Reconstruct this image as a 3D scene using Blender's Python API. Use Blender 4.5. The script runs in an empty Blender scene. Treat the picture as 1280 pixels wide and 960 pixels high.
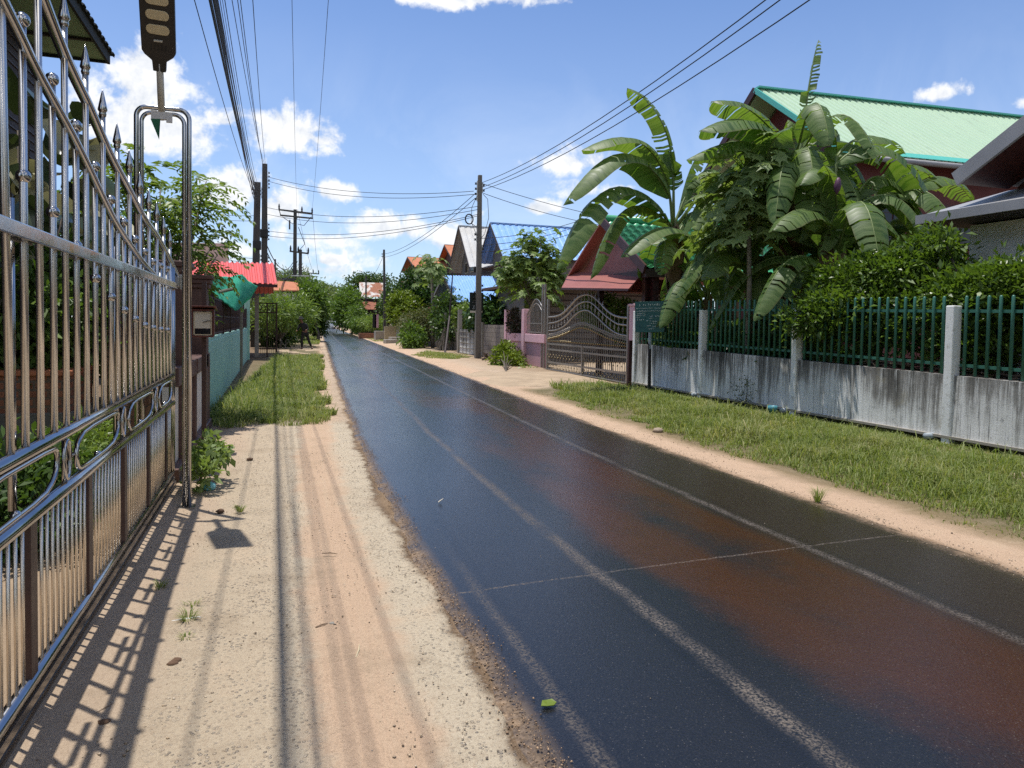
import bpy, math, random
import numpy as np
from mathutils import Vector, Matrix
rnd = random.Random(7)
rng = np.random.default_rng(11)
PI = math.pi
sc = bpy.context.scene
COL = sc.collection
V = Vector

# ------------------------------------------------------------------ camera geometry (1280x960 photo pixels)
F_PX = 915.0
EYE = 1.55
PITCH = math.radians(2.2); ROLL = math.radians(1.0); YAW = math.radians(18.007809)
CY = 441.34
def cam_axes():
    c, s = math.cos(PITCH), math.sin(PITCH)
    Fw = V((math.sin(YAW)*c, math.cos(YAW)*c, -s)); R = V((math.cos(YAW), -math.sin(YAW), 0)); U = R.cross(Fw)
    R2 = math.cos(ROLL)*R + math.sin(ROLL)*U
    return Fw, R2, R2.cross(Fw)
FW, RT, UP = cam_axes()
def ray(px, py): return FW + RT*((px-640)/F_PX) - UP*((py-CY)/F_PX)
def gz(px, py, z=0.0):
    r = ray(px, py); return V((0,0,EYE)) + r*((z-EYE)/r.z)
def ax(px, py, X):
    r = ray(px, py); return V((0,0,EYE)) + r*(X/r.x)
def ay(px, py, Y):
    r = ray(px, py); return V((0,0,EYE)) + r*(Y/r.y)
def bend(y): return 0.055*math.log1p(math.exp(min(60.0, (y-7)*0.5)))/0.5 if y < 100 else 0.055*(y-7)

# ------------------------------------------------------------------ object helpers
def tag(o, label, cat, group=None, kind=None):
    if label: o['label'] = label
    if cat: o['category'] = cat
    if group: o['group'] = group
    if kind: o['kind'] = kind
    return o
def thing(name, label, cat, loc=(0,0,0), group=None, rotz=0.0):
    o = bpy.data.objects.new(name, None); COL.objects.link(o)
    o.location = loc; o.rotation_euler = (0,0,rotz); o.empty_display_size = 0.2
    return tag(o, label, cat, group)
def origin(parent):
    p = V((0,0,0))
    while parent is not None:
        p += V(parent.location); parent = parent.parent
    return p
def link(name, me, mat, parent=None, loc=None, smooth=False):
    o = bpy.data.objects.new(name, me); COL.objects.link(o)
    if mat is not None: me.materials.append(mat)
    if parent is not None: o.parent = parent
    if loc is not None: o.location = loc
    if smooth:
        me.polygons.foreach_set('use_smooth', [True]*len(me.polygons))
    return o
def copy_tree(o, parent=None):
    c = o.copy(); COL.objects.link(c)
    if parent is not None: c.parent = parent
    for ch in list(o.children): copy_tree(ch, c)
    return c
def frame(d):
    d = V(d).normalized()
    a = V((0,0,1)) if abs(d.z) < 0.95 else V((1,0,0))
    x = d.cross(a).normalized(); return x, d.cross(x).normalized()
class MB:
    def __init__(s): s.v = []; s.f = []
    def add(s, vs, fs):
        n = len(s.v); s.v += [tuple(p) for p in vs]; s.f += [tuple(i+n for i in f) for f in fs]; return s
    def box(s, c, d, rz=0.0, rx=0.0, ry=0.0):
        m = Matrix.Rotation(rz,3,'Z') @ Matrix.Rotation(ry,3,'Y') @ Matrix.Rotation(rx,3,'X')
        c = V(c); vs = []
        for k in (-.5,.5):
            for i, j in ((-.5,-.5),(.5,-.5),(.5,.5),(-.5,.5)): vs.append(c + m @ V((i*d[0], j*d[1], k*d[2])))
        return s.add(vs, [(3,2,1,0),(4,5,6,7),(0,1,5,4),(1,2,6,5),(2,3,7,6),(3,0,4,7)])
    def bar(s, a, b, w, h=None, up=None):           # rectangular beam from a to b
        h = h or w; a = V(a); b = V(b); d = (b-a).normalized()
        if up is None: x, y = frame(d)
        else: x = d.cross(V(up)).normalized(); y = x.cross(d)
        vs = [p + x*(i*w/2) + y*(j*h/2) for p in (a,b) for i, j in ((-1,-1),(1,-1),(1,1),(-1,1))]
        return s.add(vs, [(3,2,1,0),(4,5,6,7),(0,1,5,4),(1,2,6,5),(2,3,7,6),(3,0,4,7)])
    def tube(s, pts, r, n=8, cap=True, closed=False):
        pts = [V(p) for p in pts]; m = len(pts); rs = r if isinstance(r,(list,tuple)) else [r]*m
        vs = []; px = None
        for i, p in enumerate(pts):
            if closed: d = pts[(i+1)%m]-pts[i-1]
            else: d = pts[min(i+1,m-1)]-pts[max(i-1,0)]
            d.normalize()
            if px is None: x, y = frame(d)
            else:
                x = (px - d*px.dot(d))
                x = x.normalized() if x.length > 1e-6 else frame(d)[0]
                y = d.cross(x)
            px = x
            for k in range(n):
                a = 2*PI*k/n; vs.append(p + x*(math.cos(a)*rs[i]) + y*(math.sin(a)*rs[i]))
        fs = []
        for i in range(m if closed else m-1):
            j = (i+1) % m
            for k in range(n): fs.append((i*n+k, i*n+(k+1)%n, j*n+(k+1)%n, j*n+k))
        if cap and not closed: fs += [tuple(range(n-1,-1,-1)), tuple((m-1)*n+k for k in range(n))]
        return s.add(vs, fs)
    def lathe(s, c, prof, n=12, axis=(0,0,1)):      # prof: (radius, distance along axis)
        c = V(c); d = V(axis).normalized(); x, y = frame(d); vs = []
        for r, h in prof:
            for k in range(n):
                a = 2*PI*k/n; vs.append(c + d*h + x*(r*math.cos(a)) + y*(r*math.sin(a)))
        m = len(prof); fs = [(i*n+k, i*n+(k+1)%n, (i+1)*n+(k+1)%n, (i+1)*n+k) for i in range(m-1) for k in range(n)]
        fs += [tuple(range(n-1,-1,-1)), tuple((m-1)*n+k for k in range(n))]
        return s.add(vs, fs)
    def ball(s, c, r, n=10, m=6, sq=1.0):
        pr = [(max(1e-4, r*math.sin(PI*i/m)), -r*sq*math.cos(PI*i/m)) for i in range(m+1)]
        return s.lathe(c, pr, n)
    def prism(s, poly, ext):                        # poly: 3D points (planar), extruded by ext
        poly = [V(p) for p in poly]; ext = V(ext); n = len(poly)
        vs = poly + [p+ext for p in poly]
        fs = [tuple(range(n-1,-1,-1)), tuple(range(n,2*n))] + [(i,(i+1)%n,n+(i+1)%n,n+i) for i in range(n)]
        return s.add(vs, fs)
    def sheet(s, A, B, C, D, n, amp, flat=0.3, th=0.012):   # ribbed roofing: ridge A-B, eave D-C, real thickness
        A,B,C,D = map(V,(A,B,C,D)); nr = (B-A).cross(D-A).normalized()
        if nr.z < 0: nr = -nr
        us = []
        for i in range(n):
            for q, h in ((0,0),(flat,0),(flat+.12,1),(.88,1)): us.append(((i+q)/n, h))
        us.append((1.0,0)); m = len(us); vs = []
        for P0, P1 in ((A,B),(D,C)):
            for u, h in us: vs.append(P0.lerp(P1,u) + nr*(h*amp))
        for P0, P1 in ((A,B),(D,C)):
            for u, h in us: vs.append(P0.lerp(P1,u) + nr*(h*amp-th))
        fs = [(i,i+1,m+i+1,m+i) for i in range(m-1)] + [(2*m+i,3*m+i,3*m+i+1,2*m+i+1) for i in range(m-1)]
        fs += [(m+i,m+i+1,3*m+i+1,3*m+i) for i in range(m-1)] + [(i+1,i,2*m+i,2*m+i+1) for i in range(m-1)]
        fs += [(0,m,3*m,2*m),(m-1,3*m-1,4*m-1,2*m-1)]
        return s.add(vs, fs)
    def build(s, name, mat, parent=None, smooth=False, loc=None, bevel=0.0):
        me = bpy.data.meshes.new(name)
        o0 = origin(parent) if parent is not None else (V(loc) if loc is not None else V((0,0,0)))
        me.from_pydata([(p[0]-o0.x, p[1]-o0.y, p[2]-o0.z) for p in s.v], [], s.f)
        o = link(name, me, mat, parent, None if parent is not None else o0, smooth)
        if bevel:
            b = o.modifiers.new('bevel','BEVEL'); b.width = bevel; b.segments = 2; b.limit_method = 'ANGLE'
        return o
def npmesh(name, verts, faces, mat, parent=None, loc=None, smooth=False):
    verts = np.asarray(verts, np.float32); faces = np.asarray(faces, np.int32)
    o0 = origin(parent) if parent is not None else (V(loc) if loc is not None else V((0,0,0)))
    verts = verts - np.array(o0, np.float32)
    me = bpy.data.meshes.new(name); k = faces.shape[1]
    me.vertices.add(len(verts)); me.vertices.foreach_set('co', verts.ravel())
    me.loops.add(faces.size); me.loops.foreach_set('vertex_index', faces.ravel())
    me.polygons.add(len(faces)); me.polygons.foreach_set('loop_start', np.arange(0, faces.size, k, dtype=np.int32))
    me.polygons.foreach_set('loop_total', np.full(len(faces), k, np.int32))
    me.update(calc_edges=True); me.validate()
    return link(name, me, mat, parent, None if parent is not None else o0, smooth)

# ------------------------------------------------------------------ materials
MATS = {}
class NT:
    def __init__(s, name):
        s.m = bpy.data.materials.new(name); s.m.use_nodes = True; s.t = s.m.node_tree; s.t.nodes.clear()
        s.out = s.t.nodes.new('ShaderNodeOutputMaterial')
    def n(s, typ, **kw):
        nd = s.t.nodes.new('ShaderNode'+typ)
        for k, v in kw.items():
            if hasattr(nd, k) and not k.startswith('i_'): setattr(nd, k, v)
        return nd
    def lk(s, a, b): s.t.links.new(a, b)
    def setin(s, sock, v):
        if isinstance(v, bpy.types.NodeSocket): s.lk(v, sock)
        elif isinstance(v, (tuple, list)) and len(v) == 3 and sock.type == 'RGBA': sock.default_value = (*v, 1)
        else: sock.default_value = v
    def math(s, op, a, b=0.0, c=None, clamp=False):
        nd = s.n('Math', operation=op); nd.use_clamp = clamp; s.setin(nd.inputs[0], a); s.setin(nd.inputs[1], b)
        if c is not None: s.setin(nd.inputs[2], c)
        return nd.outputs[0]
    def mix(s, f, a, b, typ='MIX'):
        nd = s.n('MixRGB', blend_type=typ); s.setin(nd.inputs[0], f); s.setin(nd.inputs[1], a); s.setin(nd.inputs[2], b); return nd.outputs[0]
    def noise(s, vec, scale, detail=4, rough=.55, dist=0.0):
        nd = s.n('TexNoise'); s.lk(vec, nd.inputs['Vector']); nd.inputs['Scale'].default_value = scale; nd.inputs['Detail'].default_value = detail
        nd.inputs['Roughness'].default_value = rough; nd.inputs['Distortion'].default_value = dist; return nd.outputs['Fac']
    def voro(s, vec, scale, feat='F1'):
        nd = s.n('TexVoronoi', feature=feat); s.lk(vec, nd.inputs['Vector']); nd.inputs['Scale'].default_value = scale; return nd
    def mr(s, v, a, b, c=0.0, d=1.0, smooth=False):
        nd = s.n('MapRange'); nd.interpolation_type = 'SMOOTHSTEP' if smooth else 'LINEAR'; s.setin(nd.inputs[0], v)
        for i, q in enumerate((a,b,c,d)): s.setin(nd.inputs[i+1], q)
        return nd.outputs[0]
    def ramp(s, v, stops, interp='LINEAR'):
        nd = s.n('ValToRGB'); s.setin(nd.inputs[0], v); cr = nd.color_ramp; cr.interpolation = interp
        while len(cr.elements) < len(stops): cr.elements.new(0.5)
        for e, (p, c) in zip(cr.elements, stops): e.position = p; e.color = (*c, 1)
        return nd.outputs[0]
    def obj(s, scale=None):
        tc = s.n('TexCoord').outputs['Object']
        if scale is None: return tc
        mp = s.n('Mapping'); s.lk(tc, mp.inputs[0]); mp.inputs['Scale'].default_value = scale; return mp.outputs[0]
    def bump(s, h, strength=.3, dist=.01):
        nd = s.n('Bump'); s.setin(nd.inputs['Height'], h); nd.inputs['Strength'].default_value = strength; nd.inputs['Distance'].default_value = dist; return nd.outputs[0]
    def bsdf(s, col, rough=.6, metal=0.0, spec=.5, normal=None, coat=0.0, link=True):
        b = s.n('BsdfPrincipled'); s.setin(b.inputs['Base Color'], col); s.setin(b.inputs['Roughness'], rough); s.setin(b.inputs['Metallic'], metal)
        s.setin(b.inputs['Specular IOR Level'], spec); s.setin(b.inputs['Coat Weight'], coat)
        if normal is not None: s.lk(normal, b.inputs['Normal'])
        if link: s.lk(b.outputs[0], s.out.inputs[0])
        return b
def pm(name, c1, c2=None, scale=4.0, rough=.65, metal=0.0, bump=.15, bscale=40.0, spec=.4, stretch=None, c3=None, dist=.004, lo=.35, hi=.65, coat=0.0):
    """general weathered surface: two (three) colours broken up by noise, roughness variation and a fine bump"""
    t = NT(name); o = t.obj(stretch)
    c2 = c2 or tuple(x*.8 for x in c1)
    n1 = t.noise(o, scale, 6, .62)
    col = t.mix(t.mr(n1, lo, hi), c1, c2)
    if c3: col = t.mix(t.mr(t.noise(o, scale*2.7, 5, .7), .55, .72), col, c3)
    n2 = t.noise(o, bscale, 4, .6)
    r = t.mr(n1, .2, .8, max(.02, rough-.1), min(1, rough+.1))
    t.bsdf(col, r, metal, spec, t.bump(n2, bump, dist) if bump else None, coat)
    MATS[name] = t.m; return t.m
def leafmat(name, c1, c2, rough=.42, trans=.3, scale=1.5, tint=(1.1,1.15,.45), spec=.35, c3=None):
    t = NT(name); o = t.obj(); g = t.n('NewGeometry')
    isl = g.outputs['Random Per Island']
    f = t.math('ADD', t.math('MULTIPLY', isl, .6), t.math('MULTIPLY', t.mr(t.noise(o, scale, 3), .3, .7), .5), clamp=True)
    col = t.mix(f, c1, c2)
    if c3: col = t.mix(t.mr(t.n('NewGeometry').outputs['Random Per Island'], .93, .96), col, c3)
    b = t.bsdf(col, rough, 0, spec, link=False)
    tr = t.n('BsdfTranslucent'); t.setin(tr.inputs[0], t.mix(1.0, col, tint, 'MULTIPLY'))
    mx = t.n('MixShader'); mx.inputs[0].default_value = trans; t.lk(b.outputs[0], mx.inputs[1]); t.lk(tr.outputs[0], mx.inputs[2]); t.lk(mx.outputs[0], t.out.inputs[0])
    MATS[name] = t.m; return t.m

M = MATS
pm('steel', (.52,.51,.50), (.43,.42,.41), 6, .14, 1.0, .03, 60, .5)
pm('steel_slat', (.82,.75,.65), (.74,.67,.58), 5, .38, 1.0, .04, 60, .5)  # warm tint paints in the sand reflected by the slats
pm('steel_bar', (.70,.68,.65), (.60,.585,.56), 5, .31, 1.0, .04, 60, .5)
pm('steel_old', (.42,.39,.36), (.30,.27,.24), 5, .34, 1.0, .1, 60, .5)
pm('brown_paint', (.075,.04,.032), (.055,.03,.025), 5, .45, 0, .08, 50)
pm('brown_wall', (.12,.062,.05), (.09,.05,.042), 3, .6, 0, .12, 40, c3=(.16,.10,.085))
pm('white_paint', (.72,.71,.68), (.60,.58,.54), 3, .6, 0, .1, 40)
pm('white_stain', (.70,.68,.64), (.55,.52,.46), 2.2, .75, 0, .15, 30, c3=(.46,.42,.36))
pm('teal_wall', (.36,.60,.51), (.30,.53,.45), 2.0, .7, 0, .12, 30, c3=(.24,.42,.35), stretch=(1,3,.3))
pm('rust_dark', (.06,.026,.02), (.04,.02,.017), 8, .7, 0, .2, 60)
pm('pole', (.19,.175,.155), (.14,.128,.115), 3, .85, 0, .3, 50, c3=(.10,.09,.08), stretch=(3,3,.5))
pm('pole_dark', (.085,.078,.072), (.06,.056,.052), 3, .85, 0, .3, 50, stretch=(3,3,.5))
pm('black_plastic', (.018,.018,.018), (.012,.012,.012), 6, .5, 0, .05, 40)
pm('cable', (.012,.012,.013), None, 4, .6, 0, 0)
pm('lamp_body', (.035,.03,.026), (.028,.025,.022), 6, .42, 0, .06, 80)
pm('lens', (.66,.55,.34), (.58,.47,.28), 40, .3, 0, .5, 90, .5, dist=.006)
pm('ivory', (.55,.52,.45), (.48,.45,.38), 4, .5, 0, .05, 30)
pm('green_plastic', (.01,.14,.05), (.008,.10,.04), 4, .5, 0, 0)
pm('wood_red', (.13,.035,.022), (.09,.024,.017), 4, .45, 0, .15, 30, stretch=(4,4,1))
pm('wood_dark', (.05,.034,.032), (.035,.025,.024), 3, .7, 0, .25, 40, stretch=(1,1,6))
pm('wood_grey', (.20,.18,.165), (.13,.118,.108), 3, .85, 0, .3, 40, stretch=(6,6,.6), c3=(.26,.24,.215))
pm('paper', (.55,.50,.40), (.62,.58,.48), 5, .7, 0, 0)
pm('soffit_green', (.30,.42,.25), (.27,.38,.23), 3, .6, 0, .05, 40)
pm('roof_dark', (.02,.024,.02), (.03,.03,.026), 4, .8, 0, .3, 30)
pm('roof_red', (.62,.10,.085), (.56,.085,.075), 1.2, .5, 0, .05, 20)
pm('roof_blue', (.25,.43,.74), (.21,.39,.70), .9, .38, 0, .06, 20, c3=(.38,.55,.80))
pm('roof_bluedark', (.035,.085,.24), (.03,.07,.20), 1, .5, 0, .05, 20)
pm('roof_white', (.55,.54,.51), (.46,.44,.40), 1.2, .5, 0, .06, 20, c3=(.40,.36,.31))
pm('roof_mint', (.44,.57,.40), (.39,.53,.37), .8, .42, 0, .05, 20, stretch=(2.2,.22,1), c3=(.35,.46,.32))
pm('trim_teal', (.10,.46,.38), (.09,.42,.35), 2, .45, 0, 0)
pm('roof_grey', (.30,.30,.31), (.24,.24,.25), 1.5, .5, 0, .06, 20)
pm('roof_rust', (.55,.52,.49), (.30,.115,.06), .8, .7, 0, .1, 20, stretch=(1,1.2,.15), lo=.47, hi=.54)
pm('roof_rustred', (.33,.12,.065), (.22,.08,.045), 1.2, .8, 0, .1, 20, stretch=(1,1,.2))
pm('roof_orange', (.46,.165,.075), (.38,.13,.06), 1.5, .75, 0, .2, 12)
pm('roof_brown', (.115,.06,.045), (.09,.045,.036), 1.5, .75, 0, .2, 12)
pm('tile_green', (.07,.40,.19), (.06,.34,.16), 1.5, .25, 0, .03, 20, .6)
pm('maroon', (.31,.105,.085), (.26,.09,.072), 1.5, .55, 0, .05, 20)
pm('maroon_dark', (.05,.013,.013), (.04,.012,.012), 2, .5, 0, .05, 20)
pm('red_wall', (.115,.022,.022), (.095,.02,.02), 2, .6, 0, .06, 20)
pm('redwood', (.075,.022,.014), (.05,.016,.011), 3, .4, 0, .15, 30, stretch=(1,8,1))
pm('pink', (.70,.43,.47), (.63,.38,.42), 2.5, .75, 0, .1, 25, c3=(.48,.30,.32))
pm('pink_dark', (.48,.28,.32), (.42,.25,.28), 2.5, .75, 0, .1, 25)
pm('gate_grey', (.36,.33,.30), (.28,.26,.235), 5, .36, .45, .08, 50)
pm('gold', (.34,.27,.15), (.26,.20,.11), 6, .35, .7, 0)
pm('bark', (.14,.115,.09), (.09,.075,.06), 5, .9, 0, .5, 30, stretch=(2,2,.6))
pm('bark_pale', (.24,.215,.18), (.17,.15,.12), 5, .9, 0, .4, 30, stretch=(1,1,4))
pm('dry_leaf', (.20,.125,.07), (.13,.08,.045), 3, .85, 0, .2, 30)
pm('pseudostem', (.13,.15,.06), (.09,.085,.04), 3, .6, 0, .2, 30, stretch=(2,2,.5), c3=(.13,.08,.045))
pm('twig', (.15,.10,.065), (.23,.17,.12), 5, .9, 0, .3, 40)
pm('picket_green', (.045,.16,.115), (.036,.135,.10), 4, .42, 0, .04, 30)
pm('post_white', (.82,.83,.81), (.74,.75,.72), 4, .8, 0, .3, 30, c3=(.40,.38,.33))
pm('pipe_grey', (.33,.38,.42), (.28,.32,.35), 5, .5, 0, 0)
pm('pipe_blue', (.06,.24,.30), (.05,.20,.26), 5, .5, 0, 0)
pm('sign_teal', (.028,.125,.125), (.022,.10,.105), 3, .4, 0, .02, 30)
pm('sign_white', (.80,.86,.84), (.70,.78,.76), 20, .6, 0, 0)
pm('sign_black', (.008,.016,.015), None, 5, .4, 0, 0)
pm('concrete', (.34,.31,.27), (.27,.25,.21), 2.2, .9, 0, .3, 25, c3=(.20,.18,.15))
pm('concrete_dark', (.14,.135,.12), (.10,.095,.085), 2.2, .9, 0, .3, 25)
pm('cream', (.52,.44,.29), (.45,.38,.26), 2.2, .8, 0, .1, 25)
pm('stone', (.36,.29,.22), (.25,.19,.14), 9, .9, 0, .4, 40)
pm('soil', (.13,.075,.045), (.09,.055,.035), 6, .95, 0, .6, 30)
pm('litter_white', (.7,.7,.68), None, 5, .5, 0, 0)
pm('litter_cyan', (.10,.45,.55), (.3,.6,.66), 14, .4, 0, 0)
pm('cloth_black', (.012,.012,.013), (.018,.018,.018), 8, .85, 0, .2, 60)
pm('skin', (.22,.11,.07), None, 4, .55, 0, 0)
pm('car_white', (.62,.63,.64), None, 4, .25, 0, 0, coat=.6)
pm('car_glass', (.015,.02,.024), None, 4, .08, 0, 0, .7)
pm('tyre', (.015,.015,.015), None, 4, .9, 0, 0)
pm('window_dark', (.015,.016,.018), None, 3, .12, 0, 0, .6)
pm('red_light', (.3,.01,.01), None, 3, .3, 0, 0)
pm('wall_pale', (.84,.83,.81), (.78,.76,.73), 1.5, .75, 0, .1, 25)
# foliage
leafmat('leaf_tree', (.07,.14,.026), (.15,.23,.05), trans=.4)
leafmat('leaf_pale', (.12,.20,.045), (.22,.30,.075), trans=.4)
leafmat('leaf_dark', (.04,.085,.022), (.09,.15,.036), .42, .35)
leafmat('leaf_hedge', (.055,.115,.020), (.155,.24,.042), .36, .36, spec=.5)
leafmat('leaf_yellow', (.12,.19,.022), (.21,.27,.035))
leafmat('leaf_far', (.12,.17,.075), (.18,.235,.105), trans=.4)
leafmat('leaf_olive', (.13,.14,.055), (.10,.125,.042), .6, .3, c3=(.16,.12,.06))
leafmat('leaf_papaya', (.13,.21,.07), (.26,.33,.12), .5, .42)
leafmat('leaf_rubber', (.03,.045,.022), (.055,.08,.03), .25, .15, spec=.6)
leafmat('leaf_flower', (.10,.035,.05), (.03,.06,.02), .6, .2)

def mat_grass():
    t = NT('grass'); o = t.obj(); isl = t.n('NewGeometry').outputs['Random Per Island']
    col = t.mix(isl, (.14,.205,.045), (.30,.33,.115))
    dry = t.math('ADD', t.mr(t.noise(o, 1.1, 5, .65), .50, .66, 0, .75), t.mr(isl, .90, .95, 0, .6), clamp=True)
    w2 = t.n('TexWhiteNoise'); w2.noise_dimensions = '1D'; t.lk(isl, w2.inputs['W'])
    col = t.mix(t.math('MULTIPLY', dry, t.mr(w2.outputs[0], .25, .75)), col, (.52,.46,.26))
    b = t.bsdf(col, .55, 0, .3, link=False); tr = t.n('BsdfTranslucent'); t.setin(tr.inputs[0], t.mix(1.0, col, (1.1,1.15,.5), 'MULTIPLY'))
    mx = t.n('MixShader'); mx.inputs[0].default_value = .42; t.lk(b.outputs[0], mx.inputs[1]); t.lk(tr.outputs[0], mx.inputs[2]); t.lk(mx.outputs[0], t.out.inputs[0]); M['grass'] = t.m
mat_grass()
def mat_banana():
    t = NT('banana_leaf'); tc = t.n('TexCoord'); uv = tc.outputs['UV']; o = tc.outputs['Object']
    sx = t.n('SeparateXYZ'); t.lk(uv, sx.inputs[0])
    au = t.math('ABSOLUTE', sx.outputs[0])
    w = t.n('TexNoise'); mp = t.n('Mapping'); mp.inputs['Scale'].default_value = (.5, 44, 1); t.lk(uv, mp.inputs[0]); t.lk(mp.outputs[0], w.inputs['Vector']); w.inputs['Scale'].default_value = 1.0; w.inputs['Detail'].default_value = 3
    col = t.mix(t.mr(t.noise(o, 2.2, 3), .35, .65), (.055,.12,.026), (.12,.20,.05))
    oi = t.n('ObjectInfo'); col = t.mix(t.mr(oi.outputs['Random'], .2, 1, 0, .32), col, (.17,.22,.06))
    col = t.mix(t.mr(w.outputs['Fac'], .42, .66, 0, .75), col, (.17,.235,.085)); col = t.mix(t.mr(w.outputs['Fac'], .44, .32, 0, .6), col, (.03,.07,.016))
    col = t.mix(t.mr(au, .90, 1.0, 0, .6), col, (.16,.15,.06))
    col = t.mix(t.mr(au, .045, .02), col, (.20,.24,.09))
    b = t.bsdf(col, t.mr(w.outputs['Fac'], .3, .7, .38, .58), 0, .45, t.bump(w.outputs['Fac'], .5, .01), link=False)
    tr = t.n('BsdfTranslucent'); t.setin(tr.inputs[0], t.mix(1.0, col, (1.5,1.6,.5), 'MULTIPLY'))
    mx = t.n('MixShader'); mx.inputs[0].default_value = .42; t.lk(b.outputs[0], mx.inputs[1]); t.lk(tr.outputs[0], mx.inputs[2]); t.lk(mx.outputs[0], t.out.inputs[0])
    M['banana_leaf'] = t.m
mat_banana()

def mat_stainwall():
    t = NT('stained_wall'); o = t.obj()
    st = t.obj((1,3.2,.22)); s1 = t.noise(st, 2.2, 6, .65); s2 = t.noise(t.obj((1,7,.5)), 2.0, 5, .7); blot = t.noise(o, 1.1, 5, .6)
    sx = t.n('SeparateXYZ'); t.lk(o, sx.inputs[0]); z = sx.outputs[2]
    top = t.mr(z, .30, .98, 0, .36)
    d = t.math('ADD', t.math('ADD', t.math('MULTIPLY', t.mr(s1,.36,.64), .36), t.math('MULTIPLY', t.mr(blot,.32,.68), .30)), top)
    col = t.ramp(t.mr(d, .20, .88), [(0,(.80,.80,.78)),(.36,(.62,.62,.59)),(.60,(.25,.24,.22)),(1,(.06,.057,.05))])
    col = t.mix(t.mr(s2, .52, .66, 0, .75), col, (.76,.76,.73))
    s3 = t.noise(t.obj((1,16,.7)), 2.0, 5, .7); col = t.mix(t.mr(s3, .54, .66, 0, .7), col, (.07,.065,.058))
    col = t.mix(t.mr(t.noise(o, 9, 6, .75), .58, .72, 0, .8), col, (.06,.055,.05))
    col = t.mix(t.mr(t.noise(o, 2.6, 4), .62, .75, 0, .5), col, (.32,.28,.18))
    t.bsdf(col, .9, 0, .2, t.bump(t.noise(o, 45, 5, .7), .5, .006)); M['stained_wall'] = t.m
mat_stainwall()

def mat_blocks(name, c1, c2, mortar, bw, bh, axis='y'):
    t = NT(name); o = t.obj(); sx = t.n('SeparateXYZ'); t.lk(o, sx.inputs[0]); cb = t.n('CombineXYZ')
    t.lk(t.math('ADD', sx.outputs[0], sx.outputs[1]), cb.inputs[0]); t.lk(sx.outputs[2], cb.inputs[1])
    b = t.n('TexBrick'); t.lk(cb.outputs[0], b.inputs['Vector']); b.inputs['Scale'].default_value = 1
    b.inputs['Brick Width'].default_value = bw; b.inputs['Row Height'].default_value = bh; b.inputs['Mortar Size'].default_value = .012
    b.inputs['Color1'].default_value = (*c1,1); b.inputs['Color2'].default_value = (*c2,1); b.inputs['Mortar'].default_value = (*mortar,1)
    col = t.mix(t.mr(t.noise(o, 3, 6, .7), .45, .75, 0, .65), b.outputs['Color'], tuple(x*.45 for x in c1))
    t.bsdf(col, .92, 0, .2, t.bump(t.math('ADD', t.math('MULTIPLY', b.outputs['Fac'], -.8), t.math('MULTIPLY', t.noise(o, 40, 4), .4)), .6, .01)); M[name] = t.m
mat_blocks('blocks', (.30,.26,.23), (.25,.22,.19), (.15,.13,.115), .40, .20)
mat_blocks('brick_mix', (.58,.38,.23), (.30,.16,.11), (.20,.15,.11), .34, .105)
mat_blocks('brick_red', (.36,.15,.085), (.24,.10,.06), (.16,.12,.09), .22, .075)

def mat_net():
    t = NT('shade_net'); o = t.obj(); n = t.noise(o, 26, 4, .7)
    col = t.mix(t.mr(n, .4, .62), (.03,.36,.22), (.12,.62,.42)); b = t.bsdf(col, .8, 0, .2, t.bump(n, .4, .02), link=False)
    tr = t.n('BsdfTranslucent'); t.setin(tr.inputs[0], (.03,.5,.3)); mx = t.n('MixShader'); mx.inputs[0].default_value = .4
    t.lk(b.outputs[0], mx.inputs[1]); t.lk(tr.outputs[0], mx.inputs[2]); t.lk(mx.outputs[0], t.out.inputs[0]); M['shade_net'] = t.m
mat_net()

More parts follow.
